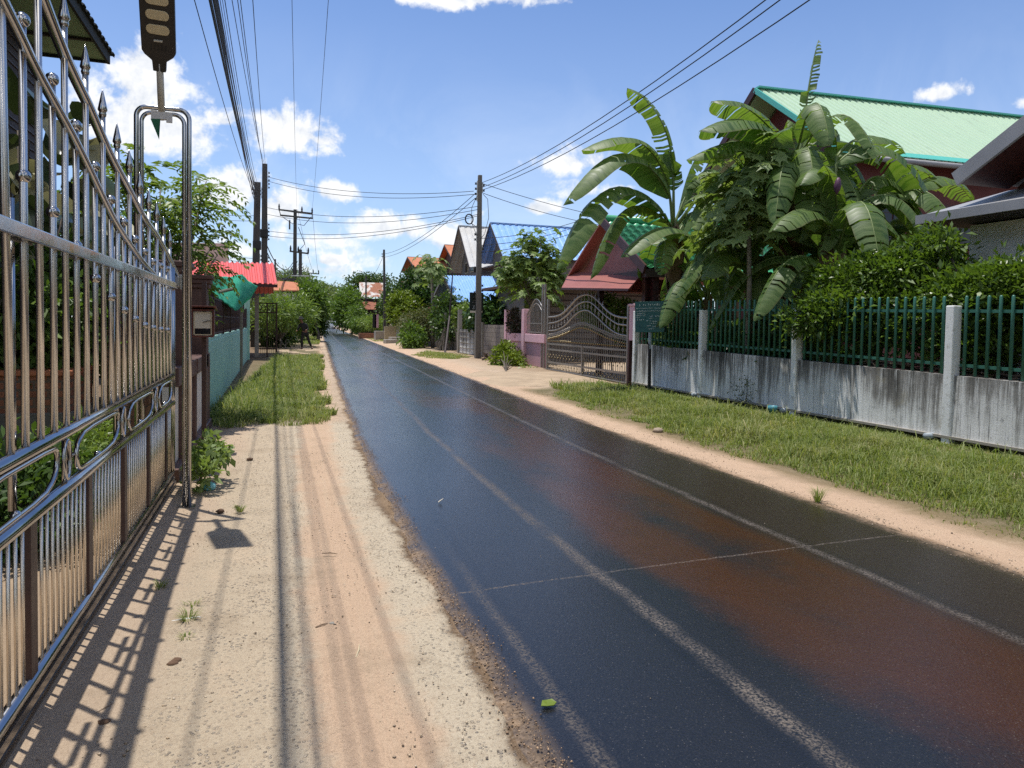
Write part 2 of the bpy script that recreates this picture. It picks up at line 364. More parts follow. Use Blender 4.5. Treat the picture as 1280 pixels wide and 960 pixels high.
SAND = (.50,.355,.245); PALE = (.49,.42,.315); TAN = (.44,.34,.245)
def mat_ground():
    t = NT('ground'); tc = t.n('TexCoord'); o = tc.outputs['Object']; uv = tc.outputs['UV']
    sx = t.n('SeparateXYZ'); t.lk(uv, sx.inputs[0]); u, v = sx.outputs[0], sx.outputs[1]
    big = t.noise(o, .9, 5, .6); mid = t.noise(o, 5, 6, .7); fine = t.noise(o, 60, 5, .75); gr = t.noise(o, 190, 3, .7)
    uw = t.math('ADD', u, t.math('ADD', t.math('MULTIPLY', t.math('SUBTRACT', big, .5), .42), t.math('MULTIPLY', t.math('SUBTRACT', mid, .5), .20)))
    P = lambda x: (x+3)/12
    SOILC = (.15,.10,.062); G = (.11,.10,.045); B = (.20,.135,.08)
    near = t.ramp(t.mr(uw, -3, 9), [(0,SOILC),(P(-2.2),SOILC),(P(-1.9),(.33,.245,.17)),(P(-.95),(.36,.27,.185)),(P(-.86),TAN),(P(-.62),TAN),(P(-.45),(.44,.36,.26)),(P(.02),(.47,.39,.285)),(P(.10),PALE),(P(.20),SAND),(P(.50),SAND),(P(.62),PALE),(P(.79),PALE),(P(.835),(.10,.065,.04)),(P(.88),B),(P(1.1),B),
        (P(4.3),B),(P(4.58),(.26,.175,.11)),(P(4.66),SAND),(P(5.0),SAND),(P(5.25),(.20,.15,.08)),(P(5.5),G),(P(8.3),G),(P(8.7),SOILC)])
    far = t.ramp(t.mr(uw, -3, 9), [(0,SOILC),(P(-.9),G),(P(.2),G),(P(.42),(.24,.165,.10)),(P(.5),SAND),(P(.80),TAN),(P(.86),B),(P(4.5),B),(P(4.62),SAND),(P(5.3),SAND),(P(5.9),TAN),(P(7.4),(.30,.22,.145)),(P(8.4),(.26,.19,.12)),(P(8.9),SOILC)])
    fl = t.mr(t.math('ADD', v, t.math('MULTIPLY', t.math('SUBTRACT', mid, .5), .9)), 11.3, 11.9)
    isl = t.math('LESS_THAN', u, 2.5)
    ff = t.mix(isl, t.mr(v, 16.4, 17.2), fl)
    col = t.mix(ff, near, far)
    # pebbly worn concrete, stones showing through
    vo = t.voro(o, 48); peb = t.mr(vo.outputs['Distance'], .22, .36, 1, 0)
    zone = t.mr(uw, -.6, -.3); zone = t.math('MULTIPLY', zone, t.mr(uw, .24, .10)); zone2 = t.math('MULTIPLY', t.mr(uw, .56, .66), t.mr(uw, .88, .82)); zone = t.math('MAXIMUM', zone, zone2)
    pm_ = t.math('MULTIPLY', peb, t.math('MULTIPLY', zone, t.mr(mid, .38, .6)))
    col = t.mix(t.math('MULTIPLY', pm_, .85), col, t.mix(t.mr(t.noise(o, 30, 2), .4, .6), (.15,.14,.14), (.58,.50,.40)))
    # faint tyre tracks along the shoulder
    tm = t.n('Mapping'); t.lk(uv, tm.inputs[0]); tm.inputs['Scale'].default_value = (14,.3,1); wv = t.noise(tm.outputs[0], 1.6, 7, .7)
    col = t.mix(t.math('MULTIPLY', t.mr(wv, .5, .70, 0, .35), t.mr(t.math('ABSOLUTE', t.math('SUBTRACT', u, .22)), .5, .2)), col, (.50,.40,.28))
    col = t.mix(t.math('MULTIPLY', t.mr(wv, .46, .34, 0, .14), t.mr(t.math('ABSOLUTE', t.math('SUBTRACT', u, .25)), .6, .2)), col, (.24,.185,.13))
    col = t.mix(t.mr(fine, .48, .66, 0, .5), col, tuple(x*.55 for x in SAND)); col = t.mix(t.mr(gr, .55, .66, 0, .45), col, (.12,.09,.07)); col = t.mix(t.mr(gr, .42, .34, 0, .4), col, (.56,.45,.34)); patch = t.noise(o, 1.7, 7, .72); col = t.mix(t.mr(patch, .52, .68, 0, .5), col, (.27,.205,.14)); col = t.mix(t.mr(patch, .44, .34, 0, .35), col, (.52,.40,.28))
    col = t.mix(t.mr(big, .55, .75, 0, .35), col, (.30,.22,.15))
    col = t.mix(t.mr(mid, .62, .78, 0, .5), col, (.24,.17,.11))
    h = t.math('ADD', t.math('ADD', t.math('MULTIPLY', fine, .5), t.math('MULTIPLY', gr, .25)), t.math('ADD', t.math('MULTIPLY', mid, .9), t.math('MULTIPLY', pm_, .6)))
    t.bsdf(col, .95, 0, .15, t.bump(h, .9, .022)); M['ground'] = t.m
mat_ground()

def mat_road():
    t = NT('asphalt'); tc = t.n('TexCoord'); o = tc.outputs['Object']; uv = tc.outputs['UV']
    sx = t.n('SeparateXYZ'); t.lk(uv, sx.inputs[0]); u, v = sx.outputs[0], sx.outputs[1]
    big = t.noise(o, .55, 4, .55); mid = t.noise(o, 4, 6, .7); fine = t.noise(o, 45, 5, .75); grit = t.noise(o, 130, 4, .8)
    stretch = t.n('Mapping'); t.lk(uv, stretch.inputs[0]); stretch.inputs['Scale'].default_value = (1,.35,1)
    pool = t.noise(stretch.outputs[0], .95, 4, .5)
    dull = t.mix(mid, (.008,.0085,.0095), (.014,.014,.0155)); brown = t.mix(mid, (.062,.022,.006), (.030,.012,.005))
    lane = t.math('MULTIPLY', t.mr(u, 1.95, 2.5, smooth=True), t.mr(u, 3.6, 3.35)); lane = t.math('MULTIPLY', lane, t.mr(v, 26, 9))
    pl2 = t.math('ADD', pool, t.math('ADD', t.math('MULTIPLY', t.math('SUBTRACT', mid, .5), .30), t.math('MULTIPLY', t.math('SUBTRACT', fine, .5), .16)))
    bf = t.math('MULTIPLY', t.mr(t.math('ADD', pl2, t.math('MULTIPLY', lane, .34)), .60, .88, 0, 1, True), t.mr(lane, 0, .35))
    col = t.mix(bf, dull, brown)
    rside = t.mr(u, 3.3, 3.7); col = t.mix(t.math('MULTIPLY', rside, .8), col, (.030,.020,.014))
    # pale worn seams running along the lane and across it
    uj = t.math('ADD', u, t.math('ADD', t.math('MULTIPLY', t.math('SUBTRACT', mid, .5), .07), t.math('MULTIPLY', t.math('SUBTRACT', big, .5), .10)))
    def seam(c, w, k): return t.math('MULTIPLY', t.mr(t.math('ABSOLUTE', t.math('SUBTRACT', uj, c)), w, w*.25), k)
    s = t.math('MAXIMUM', seam(1.89, .070, 1.0), seam(3.54, .060, .85)); s = t.math('MAXIMUM', s, t.math('MULTIPLY', seam(1.10, .05, .6), t.mr(v, 5, 3.6)))
    vc = t.math('ADD', v, t.math('MULTIPLY', t.math('SUBTRACT', mid, .5), .05))
    for yv, k in ((4.02,.9),(14.2,.7),(24.6,.5),(36,.4)):
        vv = t.math('ADD', t.math('SUBTRACT', vc, yv), t.math('MULTIPLY', t.math('SUBTRACT', u, 1.2), -.085))
        w = .014 if yv < 10 else .05
        s = t.math('MAXIMUM', s, t.math('MULTIPLY', t.mr(t.math('ABSOLUTE', vv), w, w*.3), k))
    chips = t.mr(t.noise(o, 75, 3, .75), .43, .60)
    s = t.math('MULTIPLY', s, t.math('MULTIPLY', chips, t.mr(t.noise(o, 2.3, 3), .30, .52, .25, .95)))
    col = t.mix(t.math('MULTIPLY', s, .62), col, (.25,.21,.175))
    # grains of stone and sand stuck in the surface
    vo = t.voro(o, 95); rare = t.n('TexWhiteNoise'); t.lk(vo.outputs['Position'], rare.inputs[0])
    dot = t.math('MULTIPLY', t.mr(vo.outputs['Distance'], .30, .14), t.mr(rare.outputs[0], .84, .90))
    col = t.mix(t.math('MULTIPLY', dot, .40), col, (.20,.185,.165)); col = t.mix(t.mr(grit, .54, .70, 0, .55), col, (.060,.055,.050)); col = t.mix(t.mr(grit, .46, .34, 0, .7), col, (.004,.004,.004)); col = t.mix(t.mr(fine, .58, .72, 0, .3), col, (.045,.038,.033))
    # sand drifted over the edges
    ed = t.math('MAXIMUM', t.mr(t.math('ADD', uj, t.math('MULTIPLY', t.math('SUBTRACT', fine, .5), .12)), 1.00, .885), t.mr(t.math('ADD', uj, t.math('MULTIPLY', t.math('SUBTRACT', fine, .5), .10)), 4.42, 4.58))
    edn = t.math('MULTIPLY', ed, t.mr(mid, .36, .60, .15, .95))
    col = t.mix(edn, col, t.mix(t.mr(fine,.4,.6), (.15,.10,.06), (.33,.235,.155)))
    dry = t.math('MAXIMUM', edn, t.math('MULTIPLY', s, .9))
    rough = t.math('ADD', t.mr(t.math('ADD', pool, t.math('MULTIPLY', fine, .3)), .4, .9, .27, .14), t.math('MULTIPLY', dry, .5), clamp=True)
    h = t.math('ADD', t.math('MULTIPLY', grit, .5), t.math('MULTIPLY', fine, .7))
    agg = t.voro(o, 85); h = t.math('ADD', h, t.math('MULTIPLY', agg.outputs['Distance'], -.55))
    b = t.bsdf(col, rough, 0, .5, t.bump(h, .30, .0042)); t.setin(b.inputs['Specular IOR Level'], t.mr(dry, 0, 1, .52, .1)); M['asphalt'] = t.m
mat_road()
def mat_drive():
    t = NT('driveway'); o = t.obj(); mid = t.noise(o, 1.6, 7, .7); fine = t.noise(o, 30, 5, .7)
    col = t.mix(t.mr(mid, .35, .65), (.43,.33,.225), (.31,.235,.16)); col = t.mix(t.mr(fine, .5, .72, 0, .5), col, (.25,.185,.12))
    t.bsdf(col, .92, 0, .2, t.bump(fine, .5, .012)); M['driveway'] = t.m
mat_drive()
# ------------------------------------------------------------------ ground and road
def strip_mesh(name, us, vs_, z, mat, kind='structure', zf=None, wob=None):
    verts = []; uvs = []; nu = len(us)
    for v in vs_:
        b = bend(v)
        for iu, u in enumerate(us):
            if wob: u = u + wob(iu, v)
            verts.append((u+b, v, z + (zf(u,v) if zf else 0))); uvs.append((u,v))
    faces = [(i*nu+j, i*nu+j+1, (i+1)*nu+j+1, (i+1)*nu+j) for i in range(len(vs_)-1) for j in range(nu-1)]
    me = bpy.data.meshes.new(name); me.from_pydata(verts, [], faces)
    ul = me.uv_layers.new(name='UVMap')
    li = np.empty(len(me.loops), np.int32); me.loops.foreach_get('vertex_index', li)
    ul.data.foreach_set('uv', np.array(uvs, np.float32)[li].ravel())
    o = link(name, me, mat, smooth=True); tag(o, None, None, None, kind); return o
vrows = [-60,-30,-15,-8] + [i*.5 for i in range(-8,60)] + list(range(30,120,2)) + [125,140,160,180,205,240,300,400,600,900]
urows = [-700,-300,-120,-60,-30,-15,-8,-5,-3,-2,-1.4] + [-1+.2*i for i in range(10)] + [.9,.96] + [4.45,4.6] + [4.8+.25*i for i in range(18)] + [10,12,15,20,30,60,120,300,700]
def gnd(u, v):
    h = .012*math.sin(u*2.1+v*.7) + .008*math.sin(u*5.3-v*1.9)
    if u > 5.0: h += .05*min(1,(u-5.0)/1.5)
    return h*min(1, max(0, abs(u-2.7)-1.9)*2)
strip_mesh('ground', urows, vrows, 0.0, M['ground'], zf=gnd)
def crown(u, v): return .022 - .012*((u-2.7)/1.9)**2
def edge_wob(i, v):
    if i == 0: return .020*math.sin(v*2.3)+.014*math.sin(v*6.1+1)+.010*math.sin(v*17.3)
    return (.03*math.sin(v*1.7)+.02*math.sin(v*5.3)) if i == 12 else 0
rv = vrows[:4] + [-8+.1*i for i in range(1,240)] + [v for v in vrows[:-3] if v >= 16]
strip_mesh('road', [.865,.95,1.2,1.6,2.0,2.4,2.8,3.2,3.6,4.0,4.3,4.5,4.62], rv, 0.004, M['asphalt'], zf=lambda u, v: crown(u,v) - (.016 if u < .92 or u > 4.56 else 0), wob=edge_wob)
# sandy crossing and concrete apron where the person steps off the verge
mb = MB(); rows = [(35.5,.0),(37,-.9),(39,-1.6),(43,-1.9),(47,-1.6),(50,.3)]
vs = []
for y, u in rows: vs += [(u+bend(y),y,.010),(.75+bend(y),y,-.004)]
mb.add(vs, [(2*i,2*i+1,2*i+3,2*i+2) for i in range(5)])
o = mb.build('side_path', M['driveway']); tag(o, None, None, None, 'structure')
# concrete driveway running up to the right-hand gate
mb = MB(); ys = [17.3,18.5,20,21.5,23.2]
dv = [(u+bend(y)*.6, y, (.012 if u > 5.2 and 17.5 < y < 23 else -.015)+.05*min(1,max(0,(u-5.0)/1.5))+.003*math.sin(u*3+y)) for y in ys for u in (4.95,5.6,6.4,7.3,8.3)]
dv = [((x+.35*math.sin(y*2.3)*(1 if abs(x-5.2)<.6 else 0)), y, z) for x,y,z in dv]
mb.add(dv, [(i*5+j,i*5+j+1,(i+1)*5+j+1,(i+1)*5+j) for i in range(4) for j in range(4)])
o = mb.build('driveway', M['driveway'], smooth=True); tag(o, None, None, None, 'structure')

# ------------------------------------------------------------------ LEFT: stainless sliding gate in the plane X = GX
GX = -.9
def interp(pts, t):
    for a, b in zip(pts, pts[1:]):
        if a[0] <= t <= b[0]: return a[1] + (b[1]-a[1])*(t-a[0])/(b[0]-a[0])
    return pts[0][1] if t < pts[0][0] else pts[-1][1]
def smooth_curve(pts, n=3):
    for _ in range(n):
        q = [pts[0]]
        for a, b in zip(pts, pts[1:]): q += [(a[0]*.75+b[0]*.25, a[1]*.75+b[1]*.25), (a[0]*.25+b[0]*.75, a[1]*.25+b[1]*.75)]
        pts = q + [pts[-1]]
    return pts
def yz(px): return [(ax(x,y,GX).y, ax(x,y,GX).z) for x, y in px]
up_c = smooth_curve([(1.1,3.42),(1.8,3.38),(2.5,3.22)] + yz([(52,0),(72,50),(95,100),(112,135),(135,190),(157,230),(180,275),(197,295),(222,346)])[1:], 2)
lo_c = smooth_curve([(1.1,2.98),(1.8,2.92),(2.4,2.78)] + yz([(12,27),(37,80),(62,125),(82,160),(105,205),(125,247),(140,277),(160,307),(175,327),(192,345)]), 2)
Y0, Y1 = 1.2, 7.42
gate = thing('sliding_gate', 'tall stainless steel sliding gate with sweeping top and brown slats', 'gate', (GX, 4.3, 0))
MS = M['steel']
MB().tube([(GX,y,z) for y,z in up_c], .026, 10).build('top_curve', MS, gate, True)
MB().tube([(GX+.012,y,z) for y,z in lo_c], .021, 10).build('lower_curve', MS, gate, True)
frz = ax(0,279,GX+.028).z
MB().box((GX+.028, (Y0+Y1)/2, frz), (.024, Y1-Y0+.25, .056)).build('flat_rail', MS, gate, bevel=.006)
for z, r, nm in ((1.03,.027,'middle_rail'),(.775,.031,'middle_rail'),(.125,.027,'bottom_rail')):
    MB().tube([(GX,Y0,z),(GX,Y1,z)], r, 10).build(nm, MS, gate, True)
for dy, r in ((0,.026),(-.085,.020)):
    MB().tube([(GX,Y1+dy,.12),(GX,Y1+dy,2.02)], r, 10).build('stile', MS, gate, True)
# vertical bars: tall ones end in spears above the top curve, short ones in balls above the lower curve
bar_y = []
yb = Y1-.17; k = 0
while yb > Y0: bar_y.append((yb,k)); yb -= .1925; k += 1
def spear(y, z):
    MB().lathe((GX,y,z), [(.006,-.02),(.017,-.012),(.020,0),(.017,.012),(.021,.016),(.025,.024),(.018,.06),(.009,.105),(.001,.135)], 12).build('spear_tip', MS, gate, True)
def knob(y, z, r=.028): MB().ball((GX,y,z), r, 12, 8).build('ball_knob', MS, gate, True)
lowball = yz([(5,192),(57,253),(87,293),(110,333),(125,358),(145,378),(160,393),(172,401),(183,408),(205,413)])
for y, k in bar_y:
    lean = .05 if k in (5, 13, 22) else 0
    if k % 2 == 0:
        zt = interp(up_c, y) + .13
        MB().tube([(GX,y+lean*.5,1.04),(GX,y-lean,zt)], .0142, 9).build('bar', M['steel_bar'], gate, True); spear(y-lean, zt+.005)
    else:
        zt = interp(lo_c, y) + .085
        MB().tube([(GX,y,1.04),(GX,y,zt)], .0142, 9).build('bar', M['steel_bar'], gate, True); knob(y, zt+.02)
        zz = interp(lowball, y); knob(y, zz, .027)
    if k % 4 == 1:
        MB().bar((GX-.02,y-.14,1.845),(GX-.02,y+.14,1.845), .022, .03).build('clamp', M['steel_old'], gate)
for y in (5.2, 3.26):       # spear ends of the inner frame that lean
    MB().tube([(GX-.06,y,.8),(GX-.06,y,2.0)], .016, 8).build('bar', MS, gate, True)
# lower screen: thin tubes and brown flat posts
posts = [Y1-.45-.93*i for i in range(7)]
ys = Y1-.15
while ys > Y0:
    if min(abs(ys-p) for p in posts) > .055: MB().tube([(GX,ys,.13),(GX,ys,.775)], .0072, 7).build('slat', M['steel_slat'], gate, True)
    ys -= .079
for p in posts: MB().box((GX,p,.45), (.03,.085,.64)).build('brown_post', M['brown_paint'], gate, bevel=.004)
# scroll ornaments between the middle rails
zc, hh = .905, .088
for y in (Y1-1.05, Y1-2.36, Y1-3.67, Y1-4.98):
    MB().tube([(GX+.01, y+.052*math.cos(a), zc+hh*math.sin(a)) for a in [2*PI*i/20 for i in range(20)]], .0105, 7, closed=True).build('ring', MS, gate, True)
    MB().tube([(GX,y,.79),(GX,y,1.02)], .012, 7).build('short_bar', MS, gate, True)
    for s in (1,):
        a0, b0 = y+.16, y+1.15
        if b0 > Y1-.1: b0 = Y1-.14
        oc = [(a0,zc),(a0+.03,zc+hh*.55),(a0+.17,zc+hh),(b0-.06,zc+hh),(b0,zc+hh*.75),(b0,zc),(b0-.05,zc-hh*.55),(b0-.2,zc-hh),(a0+.08,zc-hh),(a0+.015,zc-hh*.7)]
        oc2 = []
        for i, p in enumerate(oc):
            q = oc[(i+1)%len(oc)]; oc2 += [(p[0]*.8+q[0]*.2, p[1]*.8+q[1]*.2), (p[0]*.2+q[0]*.8, p[1]*.2+q[1]*.8)]
        MB().tube([(GX+.01,p,q) for p,q in oc2], .0115, 7, closed=True).build('scroll', MS, gate, True)
        MB().tube([(GX,y+.05,zc),(GX,a0,zc)], .0105, 7).build('link', MS, gate, True)
        knob((a0+b0)/2, zc-hh, .02)
# underside: flat bar, rollers, latch box
MB().box((GX+.006,(Y0+Y1)/2,.068), (.036,Y1-Y0,.035)).build('base_bar', M['steel_old'], gate)
for y in (1.9, 6.6):
    MB().lathe((GX-.012,y,.034), [(.028,0),(.034,.004),(.026,.012),(.034,.02),(.028,.024)], 14, (1,0,0)).build('roller', M['steel_old'], gate)
lt = MB().box((GX+.02,Y1+.22,1.90), (.06,.26,.10)).build('latch', M['steel_old'], gate, bevel=.008)
MB().box((GX+.055,Y1+.17,1.90), (.02,.05,.14)).build('bolt', M['steel_old'], lt, bevel=.004)
tr = MB().box((GX,4.6,.010), (.05,8.6,.020)).box((GX,4.6,.026), (.012,8.6,.012)).build('gate_track', M['steel_old'], loc=(GX,4.6,0))
tag(tr, 'narrow steel floor rail running under the stainless gate', 'gate rail')

# ------------------------------------------------------------------ lamp frame and solar lamp
LY = 6.5; lx0, lx1 = ax(182,300,-.9).x, 0
lx1 = gz(236,635).x; lx0 = lx1-.385
fr = thing('lamp_frame', 'stainless steel pipe arch standing beside the sliding gate', 'pipe frame', ((lx0+lx1)/2, LY, 0))
def arch(dx, zt, r, dy, nm, name='pipe'):
    a, b = lx0+dx, lx1-dx; R = .075
    pts = [(a,LY+dy,0)] + [(a,LY+dy,zt-R)] + [(a+R-R*math.cos(t),LY+dy,zt-R+R*math.sin(t)) for t in [PI/2*i/6 for i in range(1,7)]]
    pts += [(b-R+R*math.sin(t),LY+dy,zt-R+R*math.cos(t)) for t in [PI/2*i/6 for i in range(0,7)]] + [(b,LY+dy,0)]
    MB().tube(pts, r, 12).build(name, MS, fr, True)
arch(0, 3.23, .019, 0, 1, 'outer_pipe'); arch(.037, 3.19, .0165, .004, 2, 'inner_pipe')
for x in (lx0+.02, lx1-.02): MB().box((x,LY,.006), (.14,.12,.012)).build('foot_plate', M['steel_old'], fr, bevel=.003)
lmx = (lx0+lx1)/2 - .01
lamp = thing('solar_lamp', 'dark solar street lamp with pale lens windows on the pipe arch', 'street lamp', (lmx, LY, 3.20))
d = V((.045,-.60,.80)).normalized()
p0 = V((lmx,LY+.0,3.19)); arm_top = p0 + d*.40
MB().tube([p0-d*.05, arm_top], [.026,.026], 12).build('arm', M['ivory'], lamp, True)
xx = V((1,0,0)); xx = (xx - d*xx.dot(d)).normalized(); nn = xx.cross(d).normalized()
if nn.y > 0: nn = -nn                    # light face, turned down towards the street
def lp(u, v, w): return arm_top + xx*u + d*v + nn*w
hb = MB()
outl = [(-.045,-.06),(-.05,.02),(-.10,.06),(-.118,.09),(-.120,.72),(.120,.72),(.118,.09),(.10,.06),(.05,.02),(.045,-.06)]
hb.prism([lp(u,v,-.025) for u,v in outl], nn*.05); hb.build('housing', M['lamp_body'], lamp, bevel=.006)
hb2 = MB().prism([lp(u,v,-.045) for u,v in [(-.10,.12),(-.10,.70),(.10,.70),(.10,.12)]], nn*.02); hb2.build('solar_panel', M['window_dark'], lamp)
for i in range(4):
    v0 = .255+i*.105; pts = []
    for a in [2*PI*j/20 for j in range(20)]:
        u = .045*(1 if math.cos(a) > 0 else -1) + .035*math.cos(a); pts.append(lp(u, v0+.036*math.sin(a), .0245))
    MB().prism(pts, nn*.010).build('lens', M['lens'], lamp, bevel=.004)
MB().box(lp(0,.175,.028), (.06,.035,.012), 0, math.atan2(d.z, -d.y)*-1+PI/2).build('sensor', M['paper'], lamp, bevel=.003)
vt = MB()
for i in range(5): vt.bar(lp(-.05+.025*i,.10,.027), lp(-.05+.025*i,.14,.027), .007)
vt.build('vent_slots', M['black_plastic'], lamp)
br = MB().box((lmx,LY-.018,3.165), (.09,.03,.06)).box((lmx-.05,LY-.03,3.165), (.045,.012,.075)).box((lmx+.06,LY-.03,3.155), (.045,.012,.085)).build('bracket', M['white_paint'], lamp, bevel=.003)
fl = MB().prism([(lmx-.075,LY-.04,3.13),(lmx-.004,LY-.04,3.135),(lmx-.008,LY-.055,3.03),(lmx-.012,LY-.05,2.97)], (.0,.006,0)).build('pennant', M['green_plastic'], loc=(lmx,LY-.04,3.13))
tag(fl, 'small torn green plastic pennant hanging under the lamp bracket', 'pennant')

# ------------------------------------------------------------------ brown and white wall beyond the gate
WX = -.98
steel_bar_note = None
wall = thing('compound_wall', 'low brown framed wall with white panels beyond the steel gate', 'wall', (WX, 9.6, 0))
for a, b in ((7.75,9.45),(9.62,11.35)):
    MB().box((WX,(a+b)/2,.50), (.10,b-a-.008,.90)).build('white_panel', M['white_stain'], wall)
    MB().box((WX+.01,(a+b)/2,.985), (.18,b-a+.004,.19)).build('coping', M['brown_wall'], wall, bevel=.01)
MB().box((WX+.02,9.5,.06), (.20,3.9,.12)).build('plinth', M['brown_wall'], wall, bevel=.01)
for y in (9.535, 11.42): MB().box((WX+.012,y,.49), (.16,.15,.98)).build('pier', M['brown_wall'], wall, bevel=.008)
def pillar(y, h, lab):
    p = thing('gate_pillar', lab, 'pillar', (WX-.02,y,0), 'brown pillars on the low wall')
    MB().box((WX-.02,y,h/2), (.24,.26,h)).build('shaft', M['brown_wall'], p, bevel=.01)
    for k, (dz, w) in enumerate(((0,.30),(.06,.34),(.12,.38))): MB().box((WX-.02,y,h+.03+dz), (w,w+.02,.058)).build('cap', M['brown_wall'], p, bevel=.01)
    return p
pillar(8.28, 1.96, 'brown pillar right behind the end of the steel gate')
pillar(11.0, 1.98, 'brown stepped-top pillar beside the green shade net')
for y, nm, lab in ((7.93,'white_panel_board','white board strip fixed beside the gate latch'),(9.2,'white_panel_board','white board strip behind the mailbox')):
    b = MB().box((WX+.02,y,1.48), (.03,.20,.86)).build('white_board', M['white_paint'], loc=(WX+.02,y,1.05), bevel=.004); tag(b, lab, 'board')
bt = MB().box((WX+.05,7.93,1.30), (.02,.045,.30)).build('sticker', M['cream'], b.parent or None, loc=(WX+.05,7.93,1.15)) if False else None
# mailbox on the wall
mx_, my_ = ax(254,402,-.80).x, ax(254,402,-.80).y
mc = ax(254,404,-.80)
mail = thing('mailbox', 'red-brown wooden letter box with a glazed front', 'mailbox', (mc.x, mc.y, mc.z-.16))
hw, hz = .115, .155
for c, dd in (((0,.0,hz),(2*hw+.02,.14,.022)),((0,0,-hz),(2*hw,.13,.02)),((-hw,0,0),(.02,.13,2*hz-.02)),((hw,0,0),(.02,.13,2*hz-.02))):
    MB().box(mc+V(c), dd).build('side_board', M['wood_red'], mail, bevel=.003)
MB().box(mc+V((0,-.02,hz+.03)), (2*hw+.07,.20,.016), rx=-.12).build('lid', M['wood_red'], mail, bevel=.003)
MB().box(mc+V((0,-.052,.035)), (2*hw-.05,.01,2*hz-.12)).build('front_panel', M['paper'], mail)
MB().box(mc+V((0,-.050,-.098)), (2*hw-.05,.008,.065)).build('slot', M['window_dark'], mail)
fm = MB()
for c, dd in (((-hw+.022,-.06,-.005),(.012,.012,2*hz-.05)),((hw-.022,-.06,-.005),(.012,.012,2*hz-.05)),((0,-.06,hz-.028),(2*hw-.06,.012,.012)),((0,-.06,-hz+.02),(2*hw-.06,.012,.012))): fm.box(mc+V(c), dd)
fm.build('front_frame', M['cream'], mail)
MB().tube([mc+V((.0,-.066,.01)), mc+V((.06,-.07,.03)), mc+V((.11,-.06,.025))], .005, 6).build('latch', M['wood_dark'], mail)
MB().box(mc+V((0,.085,-.02)), (.05,.06,.3)).build('back_board', M['wood_dark'], mail)
stk = MB().box((mc.x, mc.y+.12, mc.z-.55), (.05,.05,2.1-.0)).build('mailbox_post', M['brown_paint'], loc=(mc.x,mc.y+.12,0)); tag(stk, 'thin brown post carrying the wooden letter box', 'post')

# ------------------------------------------------------------------ teal wall with dark railing
TX = -1.0; TY0, TY1 = 11.62, 30.5
tw = thing('teal_wall', 'pale teal concrete wall along the grass verge', 'wall', (TX, (TY0+TY1)/2, 0))
seg = 8; L = (TY1-TY0)/seg
for i in range(seg):
    MB().box((TX-.06,TY0+L*(i+.5),.60), (.12,L-.014,1.20)).build('panel', M['teal_wall'], tw, bevel=.006)
MB().box((TX-.06,(TY0+TY1)/2,1.225), (.10,TY1-TY0,.05)).build('coping', M['teal_wall'], tw)
MB().box((TX-.02,TY1+.05,1.30), (.20,.22,2.6)).build('end_post', M['teal_wall'], tw, bevel=.01)
MB().box((TX-.02,TY0-.05,.62), (.14,.10,1.24)).build('end_pier', M['teal_wall'], tw, bevel=.01)
rail_L = (TY1-TY0)/7
def railing_bay(y0, y1, z0, z1, lab):
    t = thing('railing_panel', lab, 'railing', (TX-.06,(y0+y1)/2,z0), 'dark brown railing panels on the teal wall')
    for z in (z0+.04, (z0+z1)/2, z1-.04): MB().box((TX-.06,(y0+y1)/2,z), (.03,y1-y0,.035)).build('rail', M['rust_dark'], t)
    MB().box((TX-.06,y1-.04,(z0+z1)/2), (.06,.08,z1-z0+.06)).build('post', M['rust_dark'], t)
    nb = 13; g = MB()
    for i in range(nb):
        y = y0+(y1-y0-.08)*(i+.5)/nb
        g.tube([(TX-.06,y,z0+.05),(TX-.06,y,z1-.05)], .012, 5)
        for zz in ((z0*.7+z1*.3),(z0*.25+z1*.75)):
            g.tube([(TX-.06,y+.05*math.cos(a),zz+.11*math.sin(a)) for a in [2*PI*j/10 for j in range(10)]], .009, 4, closed=True)
    g.build('grille', M['rust_dark'], t)
words = ['nearest the letter box', 'second from the letter box', 'third from the letter box', 'below the sagging net', 'past the sagging net', 'next to last before the teal post', 'touching the tall teal post']
for i in range(7): railing_bay(TY0+rail_L*i+.02, TY0+rail_L*(i+1)-.02, 1.26, 1.98, 'dark brown ornamental railing panel ' + words[i])

